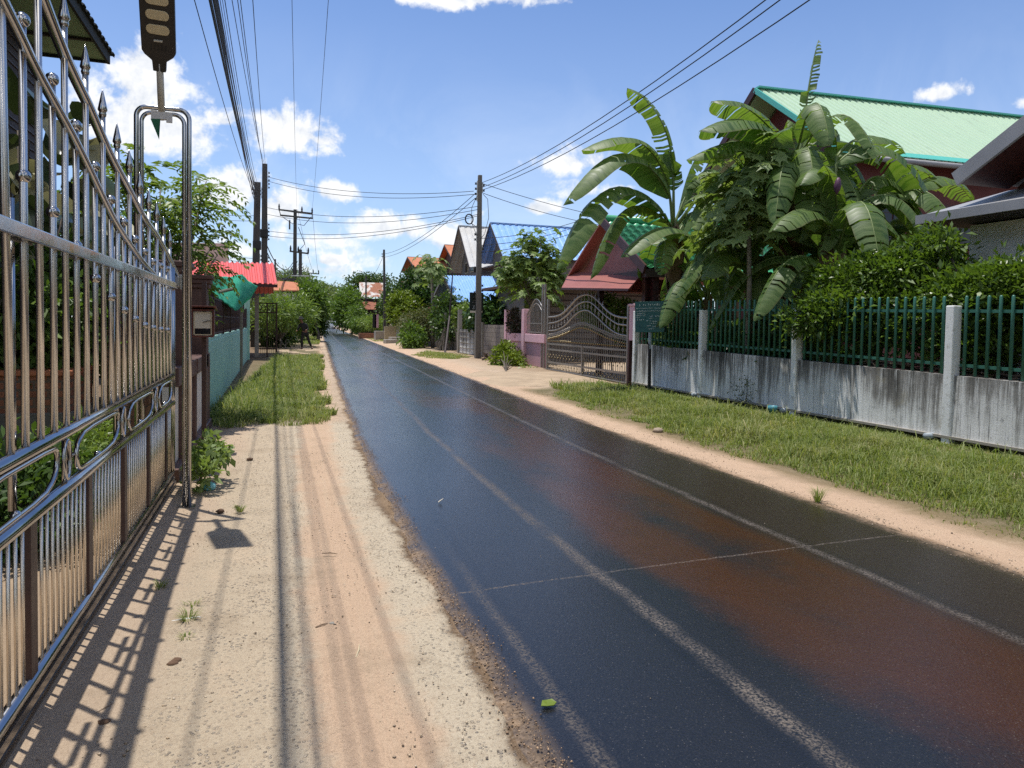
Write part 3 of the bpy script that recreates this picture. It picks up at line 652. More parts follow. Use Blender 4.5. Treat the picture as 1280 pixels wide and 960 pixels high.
# shade net draped behind the railing, on a stick frame
def netgrid():
    pxs = [[(250,346),(268,344),(285,347),(302,343),(311,352),(322,358)],[(254,352),(270,354),(285,356),(301,354),(310,362),(316,368)],[(262,362),(276,366),(288,368),(299,372),(307,372),(312,374)],[(272,372),(280,378),(288,384),(295,389),(301,384),(306,378)]]
    dep = [[16,17,18.5,19.5,21,22],[16,17,18,18.6,20,21.5],[16,17,17.5,18,19,21],[16,16.6,17,17.4,18.6,20.5]]
    P = [[ay(*pxs[i][j], dep[i][j]) for j in range(6)] for i in range(4)]
    vs = []; N = 6
    U_, W_ = 31, 19
    def samp(a, b):
        i = min(2, int(a)); j = min(4, int(b)); fa = a-i; fb = b-j; fa = fa*fa*(3-2*fa); 
        return (P[i][j]*(1-fb)+P[i][j+1]*fb)*(1-fa) + (P[i+1][j]*(1-fb)+P[i+1][j+1]*fb)*fa
    for a in range(W_):
        for b in range(U_):
            p = samp(3*a/(W_-1), 5*b/(U_-1)); vs.append(p + V((0,.05*math.sin(b*.9+a*.6),.012*math.sin(b*1.3-a*.9))))
    for _ in range(5):
        nv = list(vs)
        for a in range(1,W_-1):
            for b in range(1,U_-1): nv[a*U_+b] = (vs[a*U_+b]*2 + vs[a*U_+b-1] + vs[a*U_+b+1] + vs[(a-1)*U_+b] + vs[(a+1)*U_+b])/6
        vs = nv
    mb = MB().add(vs, [(a*U_+b,a*U_+b+1,(a+1)*U_+b+1,(a+1)*U_+b) for a in range(W_-1) for b in range(U_-1)])
    return mb
o = netgrid().build('shade_net', M['shade_net'], loc=(-2.0,18,2.2), smooth=True); sm = o.modifiers.new('solid','SOLIDIFY'); sm.thickness = .012
tag(o, 'sagging green shade net stretched behind the dark railing', 'net')
for pa, pb, Yd, lab in (((275,352),(276,392),17.2,'upright grey stick holding up the green net'),((270,366),(292,361),16.6,'grey stick laid across the front of the green net'),((302,343),(303,395),19.6,'thin pole at the peak of the green net')):
    a, b = ay(*pa,Yd), ay(*pb,Yd)
    if pb[1] > 388: b = V((a.x, Yd, 0))
    o = MB().tube([a,b], .035, 7).build('net_pole', M['bark_pale'], loc=tuple(b)); tag(o, lab, 'pole')
# ------------------------------------------------------------------ foliage generators
def unit(a): return a/np.maximum(1e-9, np.linalg.norm(a, axis=1, keepdims=True))
def leaf_quads(c, d, L, W, up=.6, fold=.25):
    n = len(c); d = unit(d); nr = rng.normal(size=(n,3))*.6 + np.array([0,0,up]); s = unit(np.cross(d, nr)); nn = np.cross(s, d)
    L = L[:,None]; W = W[:,None]
    mid = c + d*L*.48 - nn*W*fold*.0
    v = np.stack([c, mid - s*W*.5 + nn*W*fold, c + d*L - nn*L*.12, mid + s*W*.5 + nn*W*fold], 1).reshape(-1,3)
    f = np.arange(n*4).reshape(n,4); return v, f
def crown_pts(blobs, n, rc, nl, shell=.5):
    w = np.array([b[3]*b[4]+b[4]*b[5]+b[3]*b[5] for b in blobs]); w = w/w.sum()
    idx = rng.choice(len(blobs), n, p=w); B = np.array([b[:6] for b in blobs])[idx]
    u = unit(rng.normal(size=(n,3))); r = (shell + (1-shell)*rng.random((n,1))**.6)*(.82+.30*rng.random((n,1)))
    cc = B[:,:3] + u*r*B[:,3:6]
    c = np.repeat(cc, nl, 0) + rng.normal(size=(n*nl,3))*rc
    out = np.repeat(u, nl, 0) + rng.normal(size=(n*nl,3))*.75
    return c, out
def crown(name, mat, parent, blobs, n, nl, rc, L, W, droop=.15, shell=.5, zmin=.05, up=.6):
    c, d = crown_pts(blobs, n, rc, nl, shell); d = unit(d); d[:,2] -= droop
    k = c[:,2] > zmin; c, d = c[k], d[k]
    Ls = L*(.65+.7*rng.random(len(c))); v, f = leaf_quads(c, d, Ls, Ls*(W/L), up)
    return npmesh(name, v, f, M[mat], parent)
def limbs(parent, base, blobs, r, mat='bark', n=None, fork=.35, name='trunk'):
    mb = MB(); base = V(base); cen = sum((V(b[:3]) for b in blobs), V())/len(blobs); top = base.lerp(V((base.x*.6+cen.x*.4, base.y*.6+cen.y*.4, cen.z)), fork)
    mb.tube([base, base.lerp(top,.5)+V((r*.6,0,0)), top], [r*1.15, r*.95, r*.8], 8)
    for b in blobs[:n]:
        for k in range(2):
            e = V(b[:3]) + V((rnd.uniform(-.5,.5)*b[3], rnd.uniform(-.5,.5)*b[4], rnd.uniform(0,.6)*b[5])); m = top.lerp(e,.5) + V((rnd.uniform(-.1,.1),rnd.uniform(-.1,.1),.12))*b[3]
            mb.tube([top-V((0,0,r)), m, e], [r*.65, r*.4, r*.14], 6)
    return mb.build(name, M[mat], parent, True)
def tree(name, lab, base, blobs, mat, n, nl, rc, L, W, r=.1, group=None, bark='bark', cat='tree', **kw):
    t = thing(name, lab, cat, base, group)
    limbs(t, base, blobs, r, bark); crown('crown', mat, t, blobs, n, nl, rc, L, W, **kw); return t
def bush(name, lab, base, blobs, mat, n, nl, rc, L, W, group=None, cat='shrub', r=.03, **kw):
    t = thing(name, lab, cat, base, group); limbs(t, base, blobs, r, 'bark', fork=.25, name='stem')
    crown('leaves', mat, t, blobs, n, nl, rc, L, W, **kw); return t
def B(px, py, Y, rx, ry, rz):                 # a crown blob centred on a photo pixel at depth Y
    p = ay(px, py, Y); return (p.x, p.y, p.z, rx, ry, rz)
def sprays(blobs, n, nleaf, rl, L, W, droop=.5, shell=.35):
    """pinnate leaves: a drooping rachis with leaflets on both sides"""
    w = np.array([b[3]*b[4] for b in blobs]); idx = rng.choice(len(blobs), n, p=w/w.sum()); Bb = np.array([b[:6] for b in blobs])[idx]
    u = unit(rng.normal(size=(n,3))); c = Bb[:,:3] + u*(shell+(1-shell)*rng.random((n,1))**.5)*Bb[:,3:6]
    d = unit(u*np.array([1,1,.4]) + rng.normal(size=(n,3))*.35 + np.array([0,0,.25])); vs = []; ds = []; Ls = []
    side = unit(np.cross(d, np.array([0,0,1.0]) + rng.normal(size=(n,3))*.2))
    for k in range(nleaf):
        t = (k//2+1)/(nleaf/2); p = c + d*rl*t; p[:,2] -= droop*rl*t*t; sg = 1 if k % 2 else -1
        vs.append(p); dd = d*.55 + side*sg*.9; dd[:,2] -= .35*t + .25; ds.append(dd); Ls.append(np.full(n, L*(1.05-.35*t))*(0.85+.3*rng.random(n)))
    c = np.concatenate(vs); d = np.concatenate(ds); Ls = np.concatenate(Ls); return leaf_quads(c, d, Ls, Ls*(W/L), 1.4)
def palmate(cs, ns, R, lobes=7):
    """deeply lobed papaya-like leaves: centres cs, normals ns"""
    vs = []; fs = []
    for c, nrm, r in zip(cs, ns, R):
        nrm = V(nrm).normalized(); x, y = frame(nrm); c = V(c); a0 = rnd.uniform(0, 2*PI)
        for k in range(lobes):
            a = a0 + (k-(lobes-1)/2)*(5.2/lobes); l = r*(1.0-.08*abs(k-(lobes-1)/2))*rnd.uniform(.85,1.1)
            dv = x*math.cos(a)+y*math.sin(a); sv = -x*math.sin(a)+y*math.cos(a)
            dr = -nrm*l*.28; b = len(vs)
            vs += [c, c+dv*l*.30+sv*l*.10, c+dv*l*.55+sv*l*.26+dr*.35, c+dv*l*.62+sv*l*.09+dr*.4, c+dv*l+dr, c+dv*l*.62-sv*l*.09+dr*.4, c+dv*l*.55-sv*l*.26+dr*.35, c+dv*l*.30-sv*l*.10]
            fs += [(b,b+1,b+3,b+5), (b,b+5,b+7,b), (b+1,b+2,b+3,b+1), (b+7,b+5,b+6,b+7), (b+3,b+4,b+5,b+3)]
    F = [tuple(dict.fromkeys(f)) for f in fs]; return vs, F
def papaya(name, lab, base, top, nleaf, spread, R, mat='leaf_papaya', r=.06, group=None, lobes=7, cat='papaya tree', bl=None, drop=.5):
    t = thing(name, lab, cat, base, group); base = V(base); top = V(top)
    MB().tube([base, base.lerp(top,.5)+V((.05,0,0)), top], [r*1.3, r, r*.7], 9).build('trunk', M['bark_pale'], t, True)
    cs = []; ns = []; Rs = []; st = MB()
    for i in range(nleaf):
        a = rnd.uniform(0,2*PI); e = rnd.uniform(-.5,.95); l = spread*rnd.uniform(.45,1.0)
        o = V((math.cos(a)*math.cos(e), math.sin(a)*math.cos(e), math.sin(e)))
        s0 = top - V((0,0,rnd.uniform(0,drop))); c = s0 + o*l + V((0,0,-.10*l))
        cs.append(c); ns.append(V((o.x*.6,o.y*.6,.75))+V((rnd.uniform(-.3,.3),rnd.uniform(-.3,.3),0))); Rs.append(R*rnd.uniform(.7,1.2))
        st.tube([s0, s0.lerp(c,.55)+V((0,0,.10*l)), c], .009, 4)
    st.build('petioles', M['leaf_pale'], t)
    vs, fs = palmate(cs, ns, Rs, lobes); mb = MB(); mb.v = [tuple(v) for v in vs]; mb.f = fs; mb.build('leaves', M[mat], t); return t

# ------------------------------------------------------------------ LEFT YARD behind the gate
# dark timber house with green soffit, top left corner
HY = 17.0
c0 = ay(135,76,HY); cw_ = ay(48,69,HY-.15)
wx = cw_.x; ex = c0.x; ez = c0.z
h = thing('timber_house', 'dark timber house with green soffit above the sliding gate', 'house', (wx-2.6, 6, 0))
MB().box((wx-2.6,HY/2-.05,ez/2), (5.2,HY-.3,ez-.02)).build('wall', M['wood_dark'], h)
sl = MB()
for i in range(int(ez/.16)): sl.box((wx+.012,HY/2-.05,.1+i*.16), (.03,HY-.3,.022))
sl.build('board_laps', M['wood_dark2'] if 'wood_dark2' in M else pm('wood_dark2',(.065,.045,.042),(.045,.03,.028),3,.6,0,.2,40), h)
rise = 1.9; inn = 3.4
MB().prism([V((ex,-1,ez)),V((ex,HY,ez)),V((wx-.2,HY,ez+.02)),V((wx-.2,-1,ez+.02))], (0,0,.03)).build('soffit', M['soffit_green'], h)
bt2 = MB()
for y in (HY-1.2,HY-3.2,HY-5.2): MB().box(((ex+wx)/2,y,ez-.02), (ex-wx,.08,.05)).build('batten', M['wood_dark'], h)
MB().box((ex+.015,(HY-1)/2,ez+.04), (.05,HY+1,.22)).build('fascia', M['roof_dark'], h)
MB().box(((ex+wx-5)/2,HY+.015,ez+.03), (ex-wx+5,.05,.16)).build('fascia', M['roof_dark'], h)
MB().sheet(V((ex-inn,-1,ez+rise)),V((ex-inn,HY-2.5,ez+rise)),V((ex+.10,HY+.10,ez+.12)),V((ex+.10,-1,ez+.12)), 60, .04).build('roof', M['roof_dark'], h)
MB().sheet(V((ex-inn-3,HY-2.5,ez+rise)),V((ex-inn,HY-2.5,ez+rise)),V((ex+.10,HY+.12,ez+.12)),V((ex-inn-6,HY+.12,ez+.12)), 40, .04).build('roof', M['roof_dark'], h)

# brick column, brick planter and its concrete base
a = ay(131,388,8.4); b = ay(182,388,8.4)
bc = thing('brick_column', 'square column faced with mixed brown bricks behind the steel gate', 'column', ((a.x+b.x)/2, 8.6, 0))
w = b.x-a.x
MB().box(((a.x+b.x)/2,8.4+w/2,.86), (w,w,1.72)).build('shaft', M['brick_mix'], bc)
MB().box(((a.x+b.x)/2,8.4+w/2,1.75), (w+.08,w+.08,.06)).build('cap', M['concrete'], bc, bevel=.01)
a = ay(-30,520,7.4); b = ay(96,520,7.4)
pl = thing('brick_planter', 'long low brick planter on a concrete base behind the steel gate', 'planter', ((a.x+b.x)/2, 7.6, 0))
zt = ay(40,517,7.4).z; z1 = ay(40,470,7.4).z
MB().box(((a.x+b.x)/2-.4,7.9,zt/2), (b.x-a.x+.9,1.0,zt)).build('concrete_base', M['concrete_dark'], pl, bevel=.01)
MB().box(((a.x+b.x)/2-.45,7.9,(zt+z1)/2), (b.x-a.x+.75,.90,z1-zt)).build('brick_body', M['brick_red'], pl)
MB().box(((a.x+b.x)/2-.45,7.9,z1+.02), (b.x-a.x+.80,.96,.045)).build('rim', M['roof_orange'], pl, bevel=.008)
bush('shrub', 'dense dark shrub filling the brick planter', ((a.x+b.x)/2-.3, 8.0, z1), [B(30,400,8.0,.75,.6,.65), B(85,395,8.6,.6,.5,.7), B(-20,420,8,.6,.5,.6)], 'leaf_tree', 750, 7, .09, .11, .05, r=.03)
bush('shrub', 'fine-leaved bright green bush at the foot of the steel gate', (-1.55,6.6,0), [B(100,572,6.8,.42,.4,.30), B(70,592,6.2,.36,.35,.26)], 'leaf_pale', 500, 8, .05, .08, .018)
bush('shrub', 'dark low shrubs with white flecks near the gate scrolls', (-1.7,5.5,0), [B(20,612,5.7,.5,.4,.34), B(45,635,5.5,.34,.35,.22), B(-20,640,5.4,.5,.4,.30)], 'leaf_dark', 420, 8, .06, .09, .03)
bush('shrub', 'small mixed shrub in front of the brick column', (-1.7,9.0,0), [B(158,540,9.0,.38,.3,.32)], 'leaf_dark', 160, 7, .06, .1, .04)
# big-leaved rubber plant: broad glossy leaves with pale undersides
def rubber(lab, base, blobs, n, L):
    t = thing('rubber_plant', lab, 'plant', base, 'big-leaved plants behind the gate')
    limbs(t, base, blobs, .05, 'bark', name='stem'); c, d = crown_pts(blobs, n, .06, 1, .3); mb = MB(); mu = MB()
    for ci, di in zip(c, d):
        if ci[2] < .3: continue
        di = V(di); di.z -= .75; di.normalize(); x, y = frame(di+V((.01,.02,0))); ang = rnd.uniform(0,2*PI); s = x*math.cos(ang)+y*math.sin(ang); nn = s.cross(di); l = L*rnd.uniform(.7,1.15); ci = V(ci)
        prof = [(0,.02),(.15,.24),(.4,.34),(.65,.32),(.85,.18),(1,.0)]
        vs = []
        for q, wd in prof:
            p = ci + di*l*q - nn*l*.22*q*q; vs += [p - s*wd*l + nn*wd*l*.28, p, p + s*wd*l + nn*wd*l*.28]
        fs = [(i*3+j,i*3+j+1,i*3+j+4,i*3+j+3) for i in range(5) for j in range(2)]
        (mu if rnd.random() < .38 else mb).add(vs, fs)
    mb.build('leaves', M['leaf_rubber'], t, True); mu.build('pale_leaves', M['leaf_pale_under'], t, True)
leafmat('leaf_pale_under', (.40,.38,.24), (.30,.29,.17), .5, .15, tint=(1,1,.7))
rubber('tall rubber plant with cream undersides before the timber house', tuple(ay(20,300,8.2).xy)+(0,), [B(12,200,8.2,.5,.4,.65), B(58,200,8.6,.4,.4,.6), B(30,280,8.2,.7,.5,.5)], 90, .42)
rubber('broad dark rubber plant drooping beside the brick column', tuple(ay(100,330,9.4).xy)+(0,), [B(95,330,9.4,.7,.4,.45), B(135,345,9.8,.4,.4,.45)], 50, .42)
tree('tree', 'leafy dark green tree deep in the yard behind the gate', tuple(ay(110,350,21).xy)+(0,), [B(60,330,21,2.0,1.2,1.3), B(112,290,21,1.2,1,.9), B(-20,350,21,2.4,1,1.7), B(150,335,20,1.2,1,1.0), B(40,400,20,2.6,1,1.2)], 'leaf_tree', 1100, 8, .2, .2, .08, .12)
# compound-leaved tree reaching over the brown wall
t = thing('compound_leaf_tree', 'bright tree with feathery compound leaves above the brown wall', 'tree', tuple(ay(205,300,11.5).xy)+(0,))
tb = [B(165,260,11.5,.75,.6,.55), B(205,245,11.5,.6,.6,.5), B(235,300,11.8,.6,.6,.7), B(250,250,12.2,.40,.5,.38), B(255,320,11.8,.42,.5,.40), B(150,200,11.3,.30,.4,.18), B(140,300,11.5,.7,.5,.6), B(195,330,11.5,.8,.6,.6),  B(262,235,12,.2,.3,.2)]
limbs(t, t.location, tb, .06, 'bark_pale')
v, f = sprays(tb, 420, 12, .38, .15, .05, .6); npmesh('crown', v, f, M['leaf_pale'], t)
# white/grey neighbouring roofs seen between the branches
def gable_y(name, lab, x0, x1, y0, y1, ze, zr, wallm, roofm, ov=.4, ribs=0, cat='house', group=None, zw=None, win=()):
    """house with its ridge along X (gables towards and away from the road)"""
    t = thing(name, lab, cat, ((x0+x1)/2,(y0+y1)/2,0), group); ym = (y0+y1)/2; sl = (zr-ze)/(ym-y0)
    xs = (x0,x1); w = MB()
    pts = [(x0,y0,0),(x0,y1,0),(x0,y1,ze-.05),(x0,ym,zr-.1),(x0,y0,ze-.05)]
    w.prism(pts, (x1-x0,0,0)); w.build('wall', M[wallm], t)
    for s in (-1,1):
        ye = (y0-ov) if s < 0 else (y1+ov); zz = ze - sl*ov
        A_, B_, C_, D_ = V((x0-ov,ym,zr)), V((x1+ov,ym,zr)), V((x1+ov,ye,zz)), V((x0-ov,ye,zz))
        mb = MB()
        if ribs: mb.sheet(A_,B_,C_,D_, ribs, .035)
        else: mb.prism([A_,B_,C_,D_] if s < 0 else [B_,A_,D_,C_], (0,0,.06))
        r = mb.build('roof', M[roofm], t)
    MB().bar((x0-ov,ym,zr+.05),(x1+ov,ym,zr+.05), .22, .06, up=(0,0,1)).build('ridge_cap', M[roofm], t)
    for s in (-1,1):
        ye = (y0-ov) if s < 0 else (y1+ov); zz = ze - sl*ov
        MB().bar((x0-ov-.02,ym,zr-.06),(x0-ov-.02,ye,zz-.06), .04, .16, up=(0,0,1)).build('bargeboard', M['wood_dark'], t)
    for (y, z, wy, wz) in win:
        wd = MB().box((x0-.03,y,z), (.06,wy,wz)).build('window', M['cream'], t); MB().box((x0-.065,y,z), (.02,wy-.14,wz-.14)).build('pane', M['window_dark'], wd)
    return t
# red-roofed house
pa, pb, pc, pd = ay(235,327,34), ay(342,330,34), ay(347,356,30.5), ay(232,351,30.5)
t = thing('red_roof_house', 'low house with a bright red ribbed metal roof behind the wall', 'house', ((pa.x+pb.x)/2, 33, 0))
MB().sheet(pa, pb, pc, pd, 17, .05).build('roof', M['roof_red'], t)
MB().bar(pd+V((0,-.02,-.05)), pc+V((0,-.02,-.05)), .05, .12, up=(0,0,1)).build('fascia', M['maroon_dark'], t)
MB().sheet(pa, pb, pb+V((0,3.5,-1.2)), pa+V((0,3.5,-1.2)), 17, .05).build('roof', M['roof_red'], t)
MB().box(((pa.x+pb.x)/2-.5,34.3,(pd.z-.3)/2), (pb.x-pa.x-1.6,6,pd.z-.15)).build('wall', M['wood_dark'], t)
pa, pb, pc, pd = ay(200,305,42), ay(285,306,42), ay(286,335,38), ay(198,335,38)
t = thing('brown_roof_house', 'house with a rusty brown roof half hidden by the feathery tree', 'house', ((pa.x+pb.x)/2, 41, 0))
MB().prism([pa,pb,pc,pd], (0,.02,.08)).build('roof', M['roof_brown'], t)
MB().box(((pa.x+pb.x)/2,41.5,(pd.z-.2)/2), (pb.x-pa.x-.5,6,pd.z-.1)).build('wall', M['wood_red'], t)
MB().bar(pd, pc, .08, .25, up=(0,0,1)).build('fascia', M['wood_dark'], t)
pa, pb = ay(196,270,40), ay(226,264,40)
# orange roof scrap further on
pa, pb, pc, pd = ay(342,352,60), ay(372,354,60), ay(374,364,56), ay(340,364,56)
t = thing('orange_roof_house', 'small house with an orange tiled roof beyond the red roof', 'house', ((pa.x+pb.x)/2,59,0))
MB().prism([pa,pb,pc,pd], (0,.02,.08)).build('roof', M['roof_orange'], t); MB().box(((pa.x+pb.x)/2,59.5,(pd.z-.1)/2), (pb.x-pa.x-.4,6,pd.z-.1)).build('wall', M['wall_pale'], t)

# rusty gate, shrubs and trees further along the left side
ga, gb = ay(322,378,33), ay(346,378,33)
t = thing('rusty_gate', 'tall rusty iron gate standing open by the grass verge', 'gate', (ga.x,33,0)); zt = ga.z
for p in (ga, ga.lerp(gb,.5), gb): MB().box((p.x,33,zt/2), (.06,.06,zt)).build('post', M['rust_dark'], t)
for z in (zt-.03, zt-.42, .35): MB().box(((ga.x+gb.x)/2,33,z), (gb.x-ga.x-.07,.04,.05)).build('rail', M['rust_dark'], t)
g = MB()
for i in range(9): g.box((ga.x+(gb.x-ga.x)*(i+.5)/9,33,zt/2), (.014,.014,zt-.3))
for i in range(5): g.tube([(ga.x+(gb.x-ga.x)*(i+.5)/5+.08*math.cos(a),33,zt-.22+.13*math.sin(a)) for a in [2*PI*j/10 for j in range(10)]], .012, 4, closed=True)
g.build('grille', M['rust_dark'], t)
p = ay(321,410,32.5); o = MB().box((p.x,32.5,1.3), (.16,.16,2.6)).build('concrete_post', M['concrete'], loc=(p.x,32.5,0)); tag(o, 'pale concrete gate post beside the rusty gate', 'post')
def fb(px, py, Y, s, sz=None): return B(px, py, Y, s, s, sz or s)
tree('bamboo_clump', 'pale green feathery bamboo clump behind the walking person', tuple(ay(350,400,43).xy)+(0,), [fb(343,392,43,1.1,.8), fb(362,388,45,1.2,.9), fb(376,396,47,.8,.8), fb(355,405,48,1.2,.7), fb(338,412,46,.8,.7)], 'leaf_pale', 900, 8, .2, .34, .07, .07)
bush('bush', 'dark bush at the foot of the bamboo behind the walking person', tuple(ay(357,425,42).xy)+(0,), [fb(348,424,46,.9,.5), fb(338,418,46,1.0,1.0), fb(366,416,50,.9,.6)], 'leaf_dark', 260, 8, .15, .2, .09)
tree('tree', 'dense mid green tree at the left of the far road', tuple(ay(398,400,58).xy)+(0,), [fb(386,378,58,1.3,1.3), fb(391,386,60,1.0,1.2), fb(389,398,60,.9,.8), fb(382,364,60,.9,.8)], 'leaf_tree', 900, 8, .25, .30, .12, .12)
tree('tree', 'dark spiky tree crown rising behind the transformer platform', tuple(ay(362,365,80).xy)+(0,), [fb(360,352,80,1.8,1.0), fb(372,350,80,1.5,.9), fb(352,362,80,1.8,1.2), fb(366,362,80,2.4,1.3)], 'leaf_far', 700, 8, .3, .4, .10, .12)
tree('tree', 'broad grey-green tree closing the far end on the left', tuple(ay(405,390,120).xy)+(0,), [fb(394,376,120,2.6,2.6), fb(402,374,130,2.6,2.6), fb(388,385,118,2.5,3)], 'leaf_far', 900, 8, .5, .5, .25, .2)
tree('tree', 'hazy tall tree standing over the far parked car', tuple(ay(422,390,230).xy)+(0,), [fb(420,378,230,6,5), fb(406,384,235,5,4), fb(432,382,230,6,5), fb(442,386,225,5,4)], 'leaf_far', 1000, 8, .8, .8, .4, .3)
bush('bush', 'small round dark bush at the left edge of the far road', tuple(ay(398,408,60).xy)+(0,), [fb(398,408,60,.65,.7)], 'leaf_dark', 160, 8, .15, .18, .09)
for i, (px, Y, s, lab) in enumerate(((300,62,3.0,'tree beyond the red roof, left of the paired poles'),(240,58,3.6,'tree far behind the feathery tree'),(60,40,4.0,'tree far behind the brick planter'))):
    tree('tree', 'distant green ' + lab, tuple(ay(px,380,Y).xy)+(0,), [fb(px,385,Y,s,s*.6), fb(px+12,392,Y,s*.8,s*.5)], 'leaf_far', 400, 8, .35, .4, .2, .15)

# roadside weed by the lamp frame, small litter
t = bush('weed', 'leafy weed with grey-green leaves at the foot of the pipe arch', tuple(gz(250,602)), [B(262,575,7.2,.12,.12,.14), B(252,592,7.0,.09,.1,.10), B(268,560,7.5,.12,.12,.14), B(250,568,7.6,.10,.1,.10)], 'leaf_papaya', 90, 5, .035, .085, .045, r=.012)

# unseen trees added behind the viewpoint to block low sky in gate reflections
for i, (x, y, s_, lab) in enumerate(((-3.5,-9,2.6,'tree leaning over the left verge behind the viewpoint'),(7.8,-8,3.0,'large tree beyond the right verge behind the viewpoint'),(2.0,-26,4.5,'distant tree closing the lane behind the viewpoint'),(11.5,-3,2.6,'tree by the white house behind the viewpoint'))):
    tree('tree', 'unseen added ' + lab, (x,y,0), [(x,y,3.4,s_,s_,s_*.8),(x+1,y-1,4.6,s_*.8,s_*.8,s_*.7),(x-1,y,2.2,s_*.8,s_*.8,s_*.6)], 'leaf_tree', 500, 8, .3, .34, .16, .16)
# ------------------------------------------------------------------ utility poles and wires
def spool(mb, c, r=.05): mb.lathe(V(c)-V((0,0,.06)), [(r*.7,0),(r,.015),(r*.55,.045),(r,.075),(r*.7,.09)], 8)
def pole(lab, x, y, ztop, w0=.22, w1=.15, lean=(0,0), mat='pole', racks=(), group='concrete utility poles', zoff=0):
    t = thing('utility_pole', lab, 'utility pole', (x,y,0), group); tx, ty = x+lean[0], y+lean[1]
    vs = [(x+i*w0/2, y+j*w0/2, 0) for i,j in ((-1,-1),(1,-1),(1,1),(-1,1))] + [(tx+i*w1/2, ty+j*w1/2, ztop) for i,j in ((-1,-1),(1,-1),(1,1),(-1,1))]
    MB().add(vs, [(3,2,1,0),(4,5,6,7),(0,1,5,4),(1,2,6,5),(2,3,7,6),(3,0,4,7)]).build('shaft', M[mat], t, bevel=.015)
    for z0, n, side in racks:
        q = z0/ztop; cx, cy_ = x+lean[0]*q + side*(w1*.5+.07), y+lean[1]*q
        MB().box((cx-side*.03, cy_, z0-.11*(n-1)), (.025,.05,.22*n)).build('rack', M['steel_old'], t)
        for k in range(n):
            mb = MB(); spool(mb, (cx+side*.03, cy_, z0-.22*k)); mb.build('insulator', M['black_plastic'], t, True)
    return t
PL1 = ay(322,228,45); PL2 = ay(331,205,47); PR = ay(600,219,30.7)
b1 = gz(318,434); b2 = V((ay(330,430,47).x, 47, 0)); bR = gz(597,449)
p1 = pole('squat dark concrete pole carrying the thick cable bundle', b1.x, 45, PL1.z, .44, .34, (PL1.x-b1.x,0), 'pole_dark', ((PL1.z-.35,3,1),(PL1.z-4.2,2,1),(PL1.z-.4,2,-1)))
p2 = pole('taller concrete pole just right of the cable bundle pole', b2.x, 47, PL2.z, .40, .30, (PL2.x-b2.x,0), 'pole_dark', ((PL2.z-.5,5,1),(PL2.z-3.6,5,1),(PL2.z-1.6,2,-1),(PL2.z-5.6,4,1)))
for t, pp in ((p1,PL1),(p2,PL2)):
    MB().box((pp.x-.02, pp.y-.02, pp.z*.62), (.46,.46,.5)).build('cable_splice', M['black_plastic'], t, bevel=.04)
pR = pole('roadside concrete pole with a lamp and a small dark sign', bR.x, bR.y, PR.z, .26, .16, (PR.x-bR.x,PR.y-bR.y), 'pole', ((PR.z-.35,4,-1),(PR.z-.4,2,1),(PR.z-2.5,2,-1),(PR.z-3.1,1,1),(PR.z-5.0,2,-1),(PR.z-4.7,2,1)))
mb = MB(); c = V((PR.x-.45,PR.y,ay(588,274,PR.y).z)); mb.tube([c+V((.17*math.cos(a),0,.21*math.sin(a))) for a in [2*PI*i/16 for i in range(16)]], .03, 6, closed=True); mb.tube([c+V((.1,0,-.18)), c+V((.3,.0,-.3)), V((PR.x-.05,PR.y,c.z-.2))], .015, 5); mb.build('cable_coil', M['cable'], pR)
for pts in ([(-.12,.0,-.9),(-.34,0,-1.4),(-.36,0,-2.0),(-.1,0,-2.6)],[(.15,0,-.8),(.36,0,-1.0),(.42,0,-1.8),(.25,0,-2.5),(.05,0,-2.75)]):
    MB().tube([V((PR.x,PR.y,PR.z))+V(p) for p in pts], .012, 5).build('loop_cable', M['cable'], pR)
# lamp on the pole
lp_ = ay(597,337,bR.y-.2)
sl_ = thing('flood_lamp', 'small square flood lamp clamped to the roadside pole', 'lamp', tuple(lp_))
MB().box(lp_, (.34,.10,.26), rx=.25).build('housing', M['black_plastic'], sl_, bevel=.02)
MB().box(lp_+V((0,-.062,-.012)), (.17,.02,.14), rx=.25).build('lens', M['cream'], sl_)
MB().box(lp_+V((0,.12,.0)), (.07,.16,.05)).build('bracket', M['steel_old'], sl_)
# small dark sign on the pole
sg = ay(595.5,377,bR.y-.19); sw = .60*bR.y/30.7; sh = .80
ps = thing('pole_sign', 'small black notice board strapped to the roadside pole', 'sign', tuple(sg))
MB().box(sg, (sw,.025,sh), -.05).build('board', M['sign_black'], ps, bevel=.005)
MB().box(sg+V((0,0,-sh/2-.05)), (sw*.9,.03,.09), -.05).build('bottom_strip', M['paper'], ps)
def scribble(mb, o, ux, uz, x0, z, w, h, seed):     # a line of small unreadable glyph strokes, as the photo shows it
    r = random.Random(seed); x = x0
    while x < x0+w:
        gw = h*r.uniform(.4,.8)
        if r.random() < .12: x += gw; continue
        for k in range(r.choice((2,2,3))):
            cx = x + r.uniform(.1,.9)*gw*.6; cz = z + r.uniform(-.1,.1)*h
            q = r.random()
            if q < .6: mb.bar(o+ux*cx+uz*(cz-h*.4), o+ux*cx+uz*(cz+h*r.uniform(.1,.5)), h*.20, .004)
            else: mb.bar(o+ux*cx+uz*(cz+h*r.uniform(-.3,.4)), o+ux*(cx+gw*.6)+uz*(cz+h*r.uniform(-.3,.4)), h*.18, .004)
        x += gw + h*.12
mb = MB(); ux = V((math.cos(-.05),math.sin(-.05),0)); o0 = sg+V((0,-.022,0))
for k, (z, x, w, h_) in enumerate(((.29,-.10,.2,.06),(.17,-.16,.32,.07),(.05,-.18,.36,.05),(-.04,-.18,.36,.06))): scribble(mb, o0, ux, V((0,0,1)), x, z, w, h_, k+4)
mb.build('lettering', M['gate_grey'], ps)
mb = MB(); z = -.25                                  # larger last row: a dash-like mark and three broad characters
